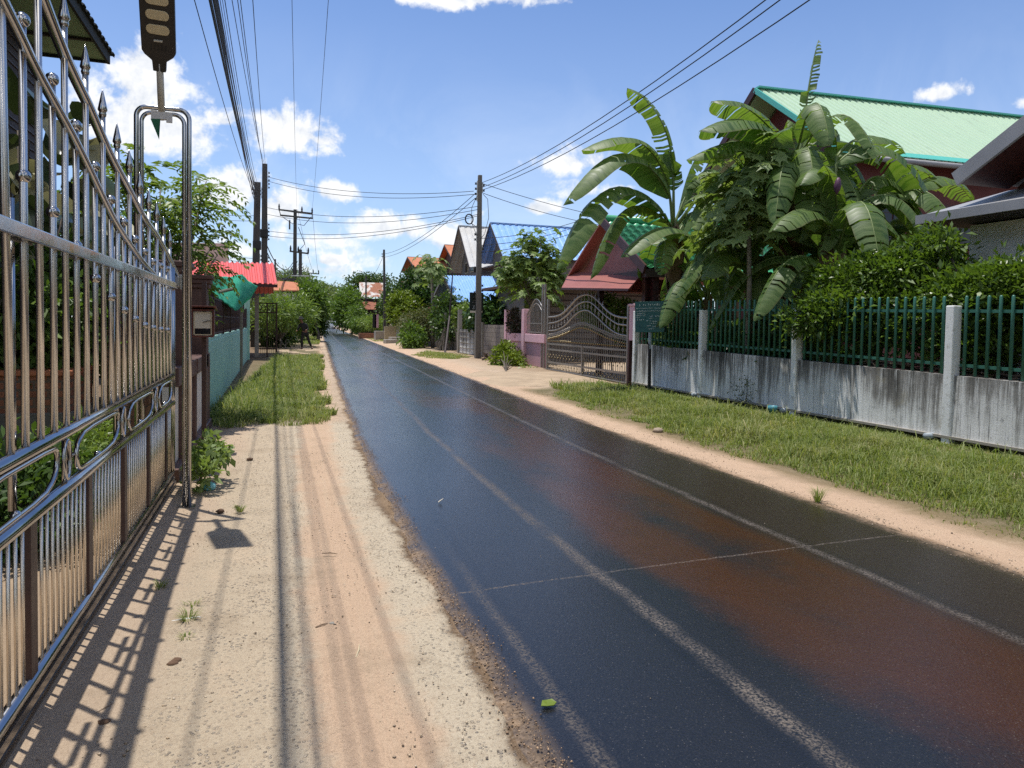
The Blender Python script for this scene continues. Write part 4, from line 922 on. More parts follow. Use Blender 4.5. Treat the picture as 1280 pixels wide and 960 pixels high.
for x, segs in ((-.17,((0,.06,.09,.06),(.09,.06,.0,-.07),(0,-.07,.09,-.07))),(-.02,((0,-.07,0,.07),(0,.07,.08,.07),(.08,.07,.08,.0),(.08,0,0,0))),(.11,((0,-.07,0,.07),(0,.07,.08,.07),(.08,.07,.08,.0),(.08,0,0,0)))):
    for a, b, c_, d_ in segs: mb.bar(o0+ux*(x+a)+V((0,0,z+b)), o0+ux*(x+c_)+V((0,0,z+d_)), .026, .006)
mb.build('lettering', M['sign_white'], ps)
# poles further along the right side
F1 = ay(480,312,68); F2 = ay(457,345,100)
pole('thin dark pole beside the cream gateway far along the road', ay(481,420,68).x, 68, F1.z, .26, .17, (F1.x-ay(481,420,68).x,0), 'pole_dark', ((F1.z-.4,2,-1),(F1.z-2.6,2,1)))
pole('most distant thin pole before the rust-streaked tin building', ay(457,412,100).x, 100, F2.z, .28, .18, (0,0), 'pole_dark', ((F2.z-.4,2,-1),))
# transformer poles with cross arms
def tpole(lab, px, pyt, Y, w, arms, braces=(), group='tall cross-arm poles'):
    tp = ay(px, pyt, Y); t = thing('crossarm_pole', lab, 'utility pole', (tp.x,Y,0), group)
    vs = [(tp.x+i*w/2, Y+j*w/2, 0) for i,j in ((-1,-1),(1,-1),(1,1),(-1,1))] + [(tp.x+i*w*.35, Y+j*w*.35, tp.z) for i,j in ((-1,-1),(1,-1),(1,1),(-1,1))]
    MB().add(vs, [(3,2,1,0),(4,5,6,7),(0,1,5,4),(1,2,6,5),(2,3,7,6),(3,0,4,7)]).build('shaft', M['pole_dark'], t)
    for (xa, ya, xb, yb, ins) in arms:
        a, b = ay(xa,ya,Y-.25), ay(xb,yb,Y-.25); MB().bar(a, b, .12, .14).build('cross_arm', M['pole_dark'], t)
        for q in ins: mb = MB(); c = a.lerp(b,q); mb.lathe(c+V((0,0,.05)), [(.05,0),(.09,.06),(.06,.14),(.09,.2),(.05,.42),(.03,.5)], 8); mb.build('insulator', M['black_plastic'], t)
    return t, tp
T1, t1p = tpole('tall transformer pole with a double cross arm', 369, 262, 72, .42, ((348,262,391,267,(.02,.68,.98)),(350,269,391,273,())))
a, b = ay(348,264,72), ay(350,271,72)
for q in (.02,.98):
    pa_, pb_ = ay(348,262,71.75).lerp(ay(391,267,71.75),q), ay(350,269,71.75).lerp(ay(391,273,71.75),q); MB().bar(pa_, pb_, .07).build('arm_tie', M['pole_dark'], T1)
for z, xa, xb in ((349,352,388),(354,346,386),(357,350,388)): MB().bar(ay(xa,z,71), ay(xb,z+1,71), .3, .22).build('platform_beam', M['pole_dark'], T1)
MB().bar(ay(364,344.5,70), ay(389,345,70), .10, .10).build('tube_lamp', M['white_paint'], T1)
q = ay(362,281,71.7); MB().box(q, (.14,.14,.85)).build('fuse', M['pole_dark'], T1)
for pts in (((372,272),(366,280),(353,271)),((372,280),(380,282),(389,271)),((373,284),(381,305),(374,313))):
    MB().tube([ay(*p,71.7) for p in pts], .03, 5).build('drop_cable', M['cable'], T1)
T2, _ = tpole('shorter transformer pole standing right of the double cross arm pole', 375.5, 312, 71, .4, ((362,314,386,317,(.05,.45,.97)),))
MB().box(ay(371,366,71), (.9,.7,1.6)).build('transformer', M['pole_dark'], T1, bevel=.05)
T3, _ = tpole('third cross arm pole behind the transformer platform', 386, 341, 105, .4, ((384,341,399,342.5,(.05,.5,.95)),))
T4, _ = tpole('far cross arm pole above the parked car', 417, 358, 185, .5, ((411,358,426,359.5,()),))
sp = ay(344,324,60); o = MB().tube([(sp.x,60,0),(sp.x,60,sp.z)], .07, 7).build('antenna_mast', M['pole_dark'], loc=(sp.x,60,0)); tag(o, 'thin mast rising beside the end of the red roof', 'mast')

# wires -----------------------------------------------------------------
def wire(A_, B_, sag, lab, r=.009, ext=None, n=22, group='overhead wires', name='wire'):
    A_ = V(A_); B_ = V(B_); pts = []
    t1 = 1.0 if ext is None else ext
    for i in range(n+1):
        t = t1*i/n; p = A_.lerp(B_, t) if t <= 1 else A_ + (B_-A_)*t; p.z += 4*sag*t*(t-1.0); pts.append(p)
    o = MB().tube(pts, r, 5).build(name, M['cable'], loc=tuple(A_), smooth=True); tag(o, lab, 'wire', group); return o
def top_at(px, X): return ax(px, 0, X)
# thick bundle along the left verge, running back over the camera
bund = thing('cable_bundle', 'thick black bundle of cables running above the left verge', 'cable bundle', (PL1.x,45,PL1.z-.5))
for i in range(15):
    px = (262, 278, 264, 266.5, 275)[i] if i < 5 else 268 + (i-5)*.5; q1_ = ax(px, 0, -1.0); r_ = 1/(q1_.z-EYE); zb = (.03-r_*EYE)/(.138-r_); Bp = ax(px, 0, -r_*(zb-EYE)); A_ = V((PL1.x-.05+.02*(i%5), 45, PL1.z-.45-.16*(i%7)))
    pts = []
    for k in range(27):
        t = (53/(45-Bp.y))*k/26; p = A_ + (Bp-A_)*t; p.z += 1.6*t*(t-1.0); pts.append(p)
    MB().tube(pts, .008 if i % 3 else .011, 5).build('cable', M['cable'], bund, True)
L1 = 'thin black wire running beside the thick cable bundle'
for px, X, dz in ((243,-1.05,1.0),(281,-.75,.3),(290,-.7,.2),(297,-.6,.6),(300.5,-.55,.9),(316,-.35,.3)):
    Bp = ax(px,0,X); base = PL1 if px < 285 else PL2; wire((base.x+.1,base.y,base.z-dz), Bp, .5, L1, .007, 1.75, 26, 'wires beside the cable bundle')
for px, X, q in ((365,.35,(371,260)),(410.5,1.15,(390,263))):
    wire(ay(*q,71.7), ax(px,0,X), .5, 'fine high wire dropping to the double cross arm pole', .007, 1.5, 26, 'high wires to the cross arm pole')
# from the right pole up and over the fence
for px, dz, X in ((957,.3,8.1),(975,.5,8.1),(1012,.62,8.2)):
    wire((PR.x+.12,PR.y,PR.z-dz), ax(px,0,X), .35, 'black wire slanting from the roadside pole over the banana plants', .012, 1.6, 20, 'wires over the banana plants')
# across the road between the two sides
LC = 'wire strung across the road between left and right poles'
for (za, pb, s) in ((.75,(592,239),.45),(1.0,(592,243),.5),(2.6,(597,258),.5),(3.0,(597,262),.55),(4.0,(597,268),.5),(4.3,(597,270),.5)):
    wire((PL2.x+.15,47,PL2.z-za), ay(pb[0],pb[1],PR.y), s, LC, .013, None, 22, 'wires strung across the road')
for (pa_, za) in (((225,262),1.9),((225,268),2.2),((225,304),4.4),((225,309),4.7)):
    wire(ay(*pa_,44), (PL1.x,45,PL1.z-za), .12, 'service wire leaving the cable pole towards the feathery tree', .012, None, 12, 'service wires on the left')
for za, pb, s in ((.35,(760,272),.1),(.75,(760,283),.15),(2.7,(735,272),.2),(3.0,(735,278),.2),(3.3,(735,284),.2),(4.2,(735,296),.25)):
    wire((PR.x+.12,PR.y,PR.z-za), ay(pb[0],pb[1],PR.y+2), s, 'service wire leaving the roadside pole towards the maroon porch', .013, None, 14, 'service wires on the right')
for za, zb in ((.8,.4),(1.0,.7)):
    wire((PR.x-.2,PR.y,PR.z-za), (F1.x,68,F1.z-zb), .5, 'wire dropping from the roadside pole to the next pole', .014, None, 22, 'wires along the right side')
wire((F1.x,68,F1.z-.4),(F2.x,100,F2.z-.4), .8, 'wire between the two far poles on the right', .016)
for dx, za in ((0,4.9),(.1,5.3),(.2,5.9)):
    wire((PL2.x+.15,47,PL2.z-za), (t1p.x-.2,71.6,t1p.z-5.0-dx*3), 1.0, 'slack cable hanging from the tall pole to the transformer platform', .03, None, 20, 'slack cables to the transformer')
for q, q2 in (((372,262),(392,341)),((391,268),(398,342))):
    wire(ay(*q,71.7), ay(*q2,105), .6, 'high wire leading from the double cross arm to the third pole', .014, None, 16, 'high wires past the transformer')

# ------------------------------------------------------------------ person walking with a bowed back
gp = gz(381,436.5)
def skin(name, mat, parent, verts, edges, radii, root=0, lv=2):
    me = bpy.data.meshes.new(name); me.from_pydata([V(v)-origin(parent) for v in verts], edges, []); o = link(name, me, mat, parent)
    o.modifiers.new('skin','SKIN')
    for i, r in enumerate(radii):
        me.skin_vertices[0].data[i].radius = (r, r); me.skin_vertices[0].data[i].use_root = (i == root)
    s = o.modifiers.new('sub','SUBSURF'); s.levels = lv; s.render_levels = lv; return o
per = thing('person', 'person in black clothes stooping forward as they step off the verge', 'person', (gp.x,gp.y,0))
def pp(x, y, z): return (gp.x+x, gp.y+y, z)
bv = [pp(0,0,.92),pp(-.02,.0,1.12),pp(-.09,-.03,1.32),pp(-.13,-.04,1.44),pp(-.18,-.06,1.52),pp(-.22,-.09,1.62),pp(-.23,-.10,1.70),
      pp(-.10,-.02,.88),pp(-.17,-.06,.48),pp(-.15,.0,.10),pp(-.19,-.15,.04), pp(.09,.02,.88),pp(.20,.04,.50),pp(.36,.10,.12),pp(.42,-.03,.05),
      pp(-.26,.02,1.36),pp(-.36,-.06,1.12),pp(-.44,-.22,1.02),pp(-.47,-.30,1.00), pp(.06,-.06,1.36),pp(.16,-.12,1.12),pp(.06,-.30,1.06),pp(.0,-.36,1.06)]
be = [(0,1),(1,2),(2,3),(3,4),(4,5),(5,6),(0,7),(7,8),(8,9),(9,10),(0,11),(11,12),(12,13),(13,14),(2,15),(15,16),(16,17),(17,18),(2,19),(19,20),(20,21),(21,22)]
br_ = [.125,.12,.145,.08,.055,.09,.075,.085,.06,.042,.035,.085,.06,.042,.035,.06,.042,.034,.03,.06,.042,.034,.03]
skin('body', M['skin'], per, bv, be, br_)
skin('trousers', M['cloth_black'], per, [pp(0,0,.95),pp(-.10,-.02,.86),pp(-.17,-.06,.48),pp(-.15,.0,.11),pp(.09,.02,.86),pp(.20,.04,.50),pp(.36,.10,.13)], [(0,1),(1,2),(2,3),(0,4),(4,5),(5,6)], [.15,.105,.08,.062,.105,.08,.062])
skin('shirt', M['cloth_black'], per, [pp(0,0,.95),pp(-.02,0,1.12),pp(-.09,-.03,1.34),pp(-.13,-.04,1.44),pp(-.27,.02,1.36),pp(-.36,-.06,1.12),pp(-.43,-.2,1.03),pp(.07,-.06,1.36),pp(.16,-.12,1.12),pp(.08,-.27,1.07)], [(0,1),(1,2),(2,3),(2,4),(4,5),(5,6),(2,7),(7,8),(8,9)], [.155,.15,.17,.09,.085,.06,.05,.085,.06,.05])
for x, y in ((-.17,-.06),(.39,.03)): MB().ball(pp(x,y,.045), .07, 10, 6, .6).build('shoe', M['black_plastic'], per, True)
hp = V(pp(-.225,-.10,1.665))
MB().lathe(hp+V((0,0,.02)), [(.19,0),(.195,.012),(.115,.02),(.105,.10),(.06,.13),(.002,.135)], 14, (-.12,-.15,1)).build('hat', M['cloth_black'], per, True)
MB().ball(hp+V((-.01,-.085,-.03)), .016, 8, 5).build('nose', M['skin'], per, True)

# ------------------------------------------------------------------ far car
def car(lab, x, y, rz, paint):
    t = thing('parked_car', lab, 'car', (x,y,.022)); R_ = Matrix.Rotation(rz,4,'Z'); O = V((x,y,.022))
    def T(p): return O + (R_ @ V(p))
    prof = [(-2.15,.42),(-2.2,.75),(-2.05,1.02),(-1.95,1.08),(-1.62,1.60),(-1.2,1.70),(.25,1.70),(.95,1.16),(1.95,.98),(2.15,.72),(2.15,.40),(1.95,.30),(-2.0,.30)]
    mb = MB(); n = len(prof); W_ = .88
    for s, ins in ((-1,0),(1,0)): mb.v += [tuple(T((px, s*(W_-(.14 if pz > 1.2 else 0)), pz))) for px, pz in prof]
    mb.f += [tuple(range(n-1,-1,-1)), tuple(range(n,2*n))] + [(i,(i+1)%n,n+(i+1)%n,n+i) for i in range(n)]
    mb.build('body', M[paint], t, bevel=.05)
    for s in (-1,1):
        g = MB(); pts = [T((q, s*(W_-.055 if z < 1.25 else W_-.125), z)) for q, z in ((-1.6,1.14),(-1.4,1.55),(-.55,1.60),(-.55,1.14))]; g.prism(pts, (R_ @ V((0,s*.02,0)))); g.build('side_window', M['car_glass'], t)
        g = MB(); pts = [T((q, s*(W_-.055 if z < 1.25 else W_-.125), z)) for q, z in ((-.45,1.14),(-.45,1.60),(.2,1.60),(.72,1.16))]; g.prism(pts, (R_ @ V((0,s*.02,0)))); g.build('side_window', M['car_glass'], t)
    for px0, z0, px1, z1, nm in ((-1.93,1.14,-1.66,1.54,'rear_window'),(.90,1.21,.34,1.63,'windscreen')):
        e = .02 if px0 > 0 else -.02
        MB().prism([T((px0+e,-.66,z0)),T((px0+e,.66,z0)),T((px1+e,.62,z1)),T((px1+e,-.62,z1))], R_ @ V((e,0,.015))).build(nm, M['car_glass'], t)
    for q in (-1.35,1.35):
        for s in (-1,1):
            wh = MB().lathe(T((q,s*.72,.32)), [(.2,0),(.31,.01),(.32,.05),(.32,.14),(.31,.18),(.2,.19)], 18, R_ @ V((0,s,0))).build('wheel', M['tyre'], t, True)
            MB().lathe(T((q,s*.905,.32)), [(.19,0),(.2,.012),(.05,.02)], 14, R_ @ V((0,s,0))).build('rim', M['steel_old'], wh, True)
    for s in (-1,1):
        MB().box(T((-2.16,s*.68,.85)), (.06,.26,.22), rz).build('tail_light', M['red_light'], t); MB().box(T((2.13,s*.66,.78)), (.06,.34,.14), rz).build('headlight', M['white_paint'], t)
    MB().box(T((-2.2,0,.62)), (.03,.5,.12), rz).build('number_plate', M['white_paint'], t)
    return t
cp = ay(413,409.5,165); car('pale car parked crosswise at the far end of the road', cp.x, 165, 2.55, 'car_white')
# ------------------------------------------------------------------ RIGHT: stained wall with green picket panels
RX = 8.6
def BX(px, py, X, rx, ry, rz): p = ax(px, py, X); return (p.x, p.y, p.z, rx, ry, rz)
W0, W1 = -2.0, 16.6
def wtop(y): return .93 + .20*(y-4.5)/12.0
cw = thing('concrete_wall', 'low grey concrete wall streaked black with mould along the right verge', 'wall', (RX,7,0))
ysw = [W0 + (W1-W0)*i/24 for i in range(25)]
mb = MB(); vs = []
for y in ysw: vs += [(RX+.012*math.sin(y*1.7),y,.15),(RX+.012*math.sin(y*1.7)+.02,y,wtop(y)),(RX+.16,y,wtop(y)),(RX+.16,y,.15)]
mb.add(vs, [(i*4+j,i*4+(j+1)%4,(i+1)*4+(j+1)%4,(i+1)*4+j) for i in range(24) for j in range(4)] + [(3,2,1,0),(96,97,98,99)])
mb.build('wall_face', M['stained_wall'], cw)
MB().box((RX+.13,(W0+W1)/2,.06), (.10,W1-W0,.20)).build('footing', M['concrete_dark'], cw)  # set back and coloured dark to make the shadow line below the wall
MB().box((RX-.012,(W0+W1)/2,.150), (.05,W1-W0,.035)).build('base_ledge', M['concrete'], cw)
posts_y = [ax(1186,470,RX).y, ax(993,455,RX).y, ax(876,440,RX).y]
dp = posts_y[1]-posts_y[0]; posts_y = [posts_y[0]-2*dp, posts_y[0]-dp] + posts_y + [16.52]
for i, y in enumerate(posts_y):
    MB().box((RX+.045,y,.96+.04*(i-2)/3), (.15,.125,1.90)).build('post', M['post_white'], cw, bevel=.012)
for y in (posts_y[2]+.22, posts_y[3]+.16, posts_y[4]+.1):
    MB().lathe((RX-.12,y,.13), [(.045,0),(.045,.22),(.036,.22),(.036,.02)], 12, (1,0,-.0)).build('drain_pipe', M['pipe_grey'], cw, True)
lab4 = ['out of frame beside the camera', 'nearest the camera', 'half hidden by the overhanging shrub', 'before the dark banana leaves', 'next to the notice board']
for i in range(1, 5):
    y0, y1 = posts_y[i]+.09, posts_y[i+1]-.09
    t = thing('picket_panel', 'green metal picket panel ' + lab4[i], 'fence', (RX+.07,(y0+y1)/2,wtop((y0+y1)/2)), 'green picket panels on the stained wall')
    for dz, ya, in ((.14,0),(.86,0)):
        MB().bar((RX+.09,y0,wtop(y0)+dz),(RX+.09,y1,wtop(y1)+dz), .035, .04).build('rail', M['picket_green'], t)
    n = 18
    for k in range(n):
        y = y0+(y1-y0)*(k+.5)/n; z0 = wtop(y)+.012; z1 = wtop(y)+1.06
        MB().tube([(RX+.062,y,z0),(RX+.062,y,z1-.02),(RX+.062,y,z1)], [.021,.021,.012], 8).build('picket', M['picket_green'], t, True)
# notice board
sp_ = gz(812,494); SX, SY = 8.15, ax(812,470,8.15).y
nb = thing('notice_board', 'leaning dark teal notice board with pale lettering before the wall', 'sign', (SX,SY,0))
bc_ = ax(812,396,SX); bang = math.atan2(.55,.83)*-1
bw, bh = .66, .70
Rz = Matrix.Rotation(bang,3,'Z'); tilt = Matrix.Rotation(-.035,3,'Y')
def sb(u, v, w): return bc_ + Rz @ (tilt @ V((u,-w,v)))
MB().prism([sb(-bw/2,-bh/2,0),sb(bw/2,-bh/2,0),sb(bw/2,bh/2,0),sb(-bw/2,bh/2,0)], Rz @ V((0,.025,0))).build('board', M['sign_teal'], nb, bevel=.003)
fr_ = MB()
fr_.bar(sb(bw/2+.012,-bh/2,-.02), sb(bw/2+.012,bh/2,-.02), .02, .05); fr_.build('edge_strip', M['sign_black'], nb)
ux_ = (sb(1,0,0)-sb(0,0,0)).normalized(); uz_ = (sb(0,1,0)-sb(0,0,0)).normalized(); o0 = sb(0,0,.004)
mb = MB(); 
for k, (z, x, w, h_) in enumerate(((.275,-.23,.46,.055),(.195,-.31,.56,.028),(.135,-.29,.56,.03),(.085,-.29,.18,.032),(.035,-.29,.20,.034),(.015,0,.24,.024),(-.01,-.29,.05,.03),(-.035,-.02,.10,.024),(-.065,-.29,.16,.036),(-.09,-.07,.10,.026),(-.105,.06,.10,.026),(-.15,.0,.12,.028),(-.205,-.07,.09,.03),(-.22,.07,.10,.03),(-.27,-.02,.11,.028))):
    scribble(mb, o0, ux_, uz_, x, z, w, h_, 30+k)
mb.build('lettering', M['sign_white'], nb)
MB().bar((SX+.03,SY+.05,0), tuple(bc_+V((.03,.04,.25))), .05, .05).build('post', M['pipe_grey'], nb)
lw = MB().bar((SX+.028,SY+.048,0), tuple(V((SX+.03,SY+.05,0)).lerp(bc_+V((.03,.04,0)),.66)), .058, .058).build('lower_post', M['black_plastic'], nb)  # dark lower part of the post
q = ax(786,485,8.35); o = MB().bar((8.35,q.y,0),(8.37,q.y+.02,1.22), .09, .09).build('dark_stake', M['maroon_dark'], loc=(8.35,q.y,0)); tag(o, 'short dark stake standing left of the notice board', 'stake')
# pink pier and ornate gate
GXR = 8.85
q = ax(790,430,GXR)
pk = thing('gate_pier', 'pink gate pier between the ornate gate and the mouldy wall', 'pier', (GXR+.05,q.y-.05,0))
MB().box((GXR+.05,q.y-.15,1.05), (.28,.34,2.1)).build('shaft', M['pink'], pk, bevel=.012); MB().box((GXR+.05,q.y-.15,2.12), (.34,.40,.06)).build('cap', M['pink'], pk, bevel=.01)
og = thing('ornate_gate', 'grey metal double gate with arched rails and scrollwork', 'gate', (GXR, 20, 0))
def gp6(pts): return [(ax(640+x/6.4, 340+y/6.4, GXR).y, ax(640+x/6.4, 340+y/6.4, GXR).z) for x, y in pts]
c1 = smooth_curve(gp6([(290,362),(360,357),(420,325),(480,255),(530,200),(590,178),(640,188),(700,240),(750,300),(800,340),(860,362),(935,367)]), 2)
c2 = smooth_curve(gp6([(290,412),(360,402),(430,360),(490,290),(540,250),(590,235),(640,245),(700,305),(760,360),(820,402),(850,418),(935,427)]), 2)
c3 = smooth_curve(gp6([(290,470),(350,468),(420,435),(480,365),(530,320),(585,303),(630,318),(690,370),(750,430),(810,477),(860,500),(935,512)]), 2)
cg = smooth_curve(gp6([(290,535),(360,520),(440,490),(500,455),(560,440),(620,455),(690,490),(760,525),(830,548),(935,575)]), 2)
for c, r in ((c1,.030),(c2,.024),(c3,.022)): MB().tube([(GXR,y,z) for y,z in c], r, 8).build('arched_rail', M['gate_grey'], og, True)
def zl(pts): return gp6(pts)
ra = [zl([(285,570),(935,632)]), zl([(285,612),(935,692)]), zl([(285,712),(935,824)]), zl([(280,775),(930,893)])]
yA, yB = c1[-1][0], c1[0][0]
for r_ in ra:
    zz = (r_[0][1]+r_[1][1])/2; MB().box((GXR,(yA+yB)/2,zz), (.045,yB-yA,.055)).build('rail', M['gate_grey'], og)
zr = [(r_[0][1]+r_[1][1])/2 for r_ in ra]
for y, top in ((yA,2.10),(yB,2.42),((yA+yB)/2,zr[0])): MB().box((GXR,y,top/2+.03), (.075,.085,top)).build('stile', M['gate_grey'], og)
nbar = 46; bars = [yA+(yB-yA)*(i+.5)/nbar for i in range(nbar)]
def rev(c): return sorted(c)
C1, C2_, C3, CG = rev(c1), rev(c2), rev(c3), rev(cg)
for i, y in enumerate(bars):
    zt = interp(C3, y) if i % 2 else interp(C1, y)
    MB().tube([(GXR,y,zr[3]),(GXR,y,zt)], .0085, 6).build('bar', M['gate_grey'], og)
    if i % 2 == 0 and abs(y-(yA+yB)/2) < 1.6:
        MB().lathe((GXR,y,zt), [(.012,0),(.022,.03),(.012,.09),(.001,.15)], 8).build('spear_tip', M['gate_grey'], og)
cache = {}
def part_at(nm, make, y, z, mat):
    """one ornament mesh shared by every repeat of it on the gate"""
    if nm not in cache: mb = MB(); make(mb); cache[nm] = mb.build(nm, M[mat], og, True); q = cache[nm]
    else: q = cache[nm].copy(); COL.objects.link(q); q.parent = og
    q.location = V((GXR,y,z)) - V(og.location); return q
OG = V(og.location)
for i, y in enumerate(bars):
    zg = interp(CG, y)
    part_at('ball_knob', lambda m: m.ball(OG+V((-.012,0,0)), .030, 8, 5), y, zr[0]+.11, 'gold')
    part_at('bead', lambda m: m.ball(OG+V((-.012,0,0)), .034, 8, 5), y, zg, 'gold')
    def sc_(m):
        for s_ in (-1,1): m.tube([OG+V((-.006,s_*.030+.028*math.cos(a),.045*math.sin(a))) for a in [2*PI*k/9 for k in range(9)]], .008, 4, closed=True)
    part_at('scroll', sc_, y, zg+.115, 'gate_grey')
    if i % 2 == 0: part_at('ring', lambda m: m.tube([OG+V((-.006,.05*math.cos(a),.05*math.sin(a))) for a in [2*PI*k/10 for k in range(10)]], .009, 4, closed=True), y, (interp(C2_,y)+interp(C3,y))/2, 'gate_grey')
    for z in ((zr[1]+zr[2])/2, (zr[2]+zr[3])/2): part_at('stud', lambda m: m.ball(OG+V((-.010,0,0)), .022, 6, 4), y, z+(.04 if i%2 else -.04), 'gold')
tr = MB().box((GXR-.02,20.4,.066), (.10,6.2,.018)).build('gate_rail', M['steel_old'], loc=(GXR,20.4,0)); tag(tr, 'steel floor rail under the ornate grey gate', 'gate rail')
# arched side gate and pink wall
PX_ = 9.05
sy0, sy1 = ax(683,420,PX_).y+.08, ax(657,420,PX_).y-.12
sgt = thing('side_gate', 'narrow arched grey grille on the low pink wall', 'grille', (PX_,(sy0+sy1)/2,1.25))
for i in range(15):
    y = sy0+(sy1-sy0)*(i+.5)/15; zt = 1.95 + .55*math.sin(PI*(i+.5)/15)**1.4
    MB().tube([(PX_,y,1.26),(PX_,y,zt)], .011, 6).build('bar', M['gate_grey'], sgt)
for dz, r in ((0,.024),(-.16,.018)):
    MB().tube([(PX_,sy0+(sy1-sy0)*k/20,1.95+dz+.55*math.sin(PI*k/20)**1.4) for k in range(21)], r, 6).build('arch', M['gate_grey'], sgt, True)
for z in (1.30,1.62): MB().box((PX_,(sy0+sy1)/2,z), (.035,sy1-sy0,.035)).build('rail', M['gate_grey'], sgt)
for y in (sy0-.03, sy0+.22): MB().box((PX_-.05,y,1.5), (.06,.06,3.0)).build('tall_post', M['gate_grey'], sgt)
pw = thing('pink_wall', 'low pink wall with two taller pink posts', 'wall', (PX_,26,0))
py0, pym, py1 = sy0-.1, sy1+.12, ax(635,420,PX_).y
for a, b in ((py0,pym-.16),(pym+.16,py1-.16)):
    MB().box((PX_+.03,(a+b)/2,.50), (.12,b-a,.90)).build('panel', M['pink_dark'], pw); MB().box((PX_,(a+b)/2,1.08), (.20,b-a,.30)).build('band', M['pink'], pw, bevel=.01)
for y in (pym, py1): MB().box((PX_,y,1.08), (.26,.30,2.16)).build('post', M['pink'], pw, bevel=.012)
g = MB()
for i in range(12): g.tube([(PX_+.02,pym+.25+(py1-pym-.5)*i/11,1.24),(PX_+.02,pym+.25+(py1-pym-.5)*i/11,2.2+.12*math.sin(i))], .010, 5)
g.build('grille', M['gate_grey'], pw)
bush('climber', 'dark climbing plant with reddish leaves between the pink posts', (PX_+.1,(pym+py1)/2,0), [(PX_,(pym+py1)/2+.2,1.7,.22,.55,.50),(PX_,(pym+py1)/2-.2,1.5,.2,.5,.3)], 'leaf_flower', 300, 7, .06, .10, .05, cat='climber')
bush('bush', 'bright yellow-green bush at the foot of the pink wall', tuple(gz(632,466)), [B(628,448,26.0,.42,.4,.50), B(640,455,25.4,.38,.35,.38), B(634,440,26.2,.3,.3,.35)], 'leaf_yellow', 330, 8, .07, .13, .06)
bush('bush', 'dry olive shrub leaning on the pink wall', tuple(gz(648,460)), [B(646,450,26.4,.35,.35,.40), B(650,462,25.5,.35,.35,.25)], 'leaf_olive', 200, 7, .08, .11, .05)
bush('ground_plant', 'low light green plants beside the gate apron', tuple(gz(660,470)), [B(660,468,24.2,.55,.4,.20), B(652,469,25,.4,.35,.16)], 'leaf_pale', 240, 7, .07, .12, .05)
bush('shrub', 'small red-stemmed plant by the concrete pole', tuple(gz(608,458)), [B(608,452,29.6,.16,.16,.30)], 'leaf_flower', 50, 5, .05, .12, .05)
# yard behind the gate
yd = MB().add([(9.0,16.6,.072),(16,16.6,.072),(16,27,.072),(9.2,27,.072)], [(0,1,2,3)]).build('yard', M['driveway']); tag(yd, None, None, None, 'structure')

# ------------------------------------------------------------------ porch with green tiles and maroon gable
A_ = ay(752,277,19.6); D_ = ay(784,336,16.9); D_.x = A_.x + .0
sl = (A_.z-D_.z)/(A_.y-D_.y)
B_ = A_ + V((6.5,0,0)); C_ = D_ + V((6.5,0,0))
por = thing('porch', 'open porch with wavy green tile roof and maroon gable', 'porch', (A_.x+3, 19.6, 0))
def tiles(A, Bv, Cv, Dv, nu, nv):
    nr = (Bv-A).cross(Dv-A).normalized(); nr = nr if nr.z > 0 else -nr; vs = []; su = 6; U_ = nu*su+1
    rows = []
    for j in range(nv):
        rows += [(j/nv, .0), ((j+.98)/nv, .055)]
    for t, h in rows:
        for i in range(U_):
            u = i/(U_-1); w = .5+.5*math.cos(2*PI*i/su); tt = min(1, t + (.28/nv)*w*(1 if h > 0 else 0)*.5)
            vs.append(A.lerp(Bv,u).lerp(Dv.lerp(Cv,u), tt) + nr*(.05*w+h))
    R_ = len(rows); return MB().add(vs, [(j*U_+i,j*U_+i+1,(j+1)*U_+i+1,(j+1)*U_+i) for j in range(R_-1) for i in range(U_-1)])
rt = tiles(A_, B_, C_, D_, 24, 9).build('tile_roof', M['tile_green'], por, True)
MB().prism([A_-V((0,0,.08)),B_-V((0,0,.08)),C_-V((0,0,.08)),D_-V((0,0,.08))], (0,0,.04)).build('roof_deck', M['wood_dark'], por)
yf = 2*A_.y-D_.y
MB().prism([A_,B_,V((B_.x,yf,D_.z)),V((A_.x,yf,D_.z))], (0,0,.07)).build('rear_roof', M['maroon'], por)
MB().bar(A_+V((-.03,0,.06)), D_+V((-.03,-.05,.0)), .06, .24, up=(0,0,1)).build('bargeboard', M['maroon_dark'], por)
MB().tube([A_+V((-.05,0,.1)), B_+V((0,0,.1))], .11, 8).build('ridge_tiles', M['tile_green'], por, True)
MB().prism([A_+V((.35,0,-.14)), V((A_.x+.35,D_.y+.25,D_.z+.02)), V((A_.x+.35,yf-.1,D_.z-.02))], (.08,0,0)).build('gable', M['maroon'], por)
MB().box((A_.x+.30,(D_.y+yf)/2,D_.z-.06), (.10,yf-D_.y,.20)).build('tie_beam', M['maroon_dark'], por)
MB().bar(D_+V((0,-.02,-.08)), C_+V((0,-.02,-.08)), .06, .20, up=(0,0,1)).build('fascia', M['wood_dark'], por)
for px, X in ((751,A_.x+.4),(808,A_.x+.4),(818,A_.x+.55)):
    q = ax(px,360,X); MB().box((q.x,q.y,(D_.z-.1)/2), (.17,.17,D_.z-.1)).build('column', M['maroon_dark'], por)
bk = ay(700,390,25.5); wz = 2.9
aw = thing('awning', 'large maroon awning board hung below the porch gable', 'awning', tuple(ax(745,362,A_.x-.5)))
MB().prism([ax(702,361,A_.x-.5), ax(786,362.5,A_.x-.5), ax(799,348,A_.x+.25), ax(713,340,A_.x+.25)], (0,0,.04)).build('board', M['maroon'], aw)
MB().bar(ax(702,361,A_.x-.52), ax(786,362.5,A_.x-.52), .05, .05).build('edge', M['maroon_dark'], aw)
aw = thing('awning', 'smaller maroon awning board tucked behind the notice board', 'awning', tuple(ax(785,366,A_.x+1)))
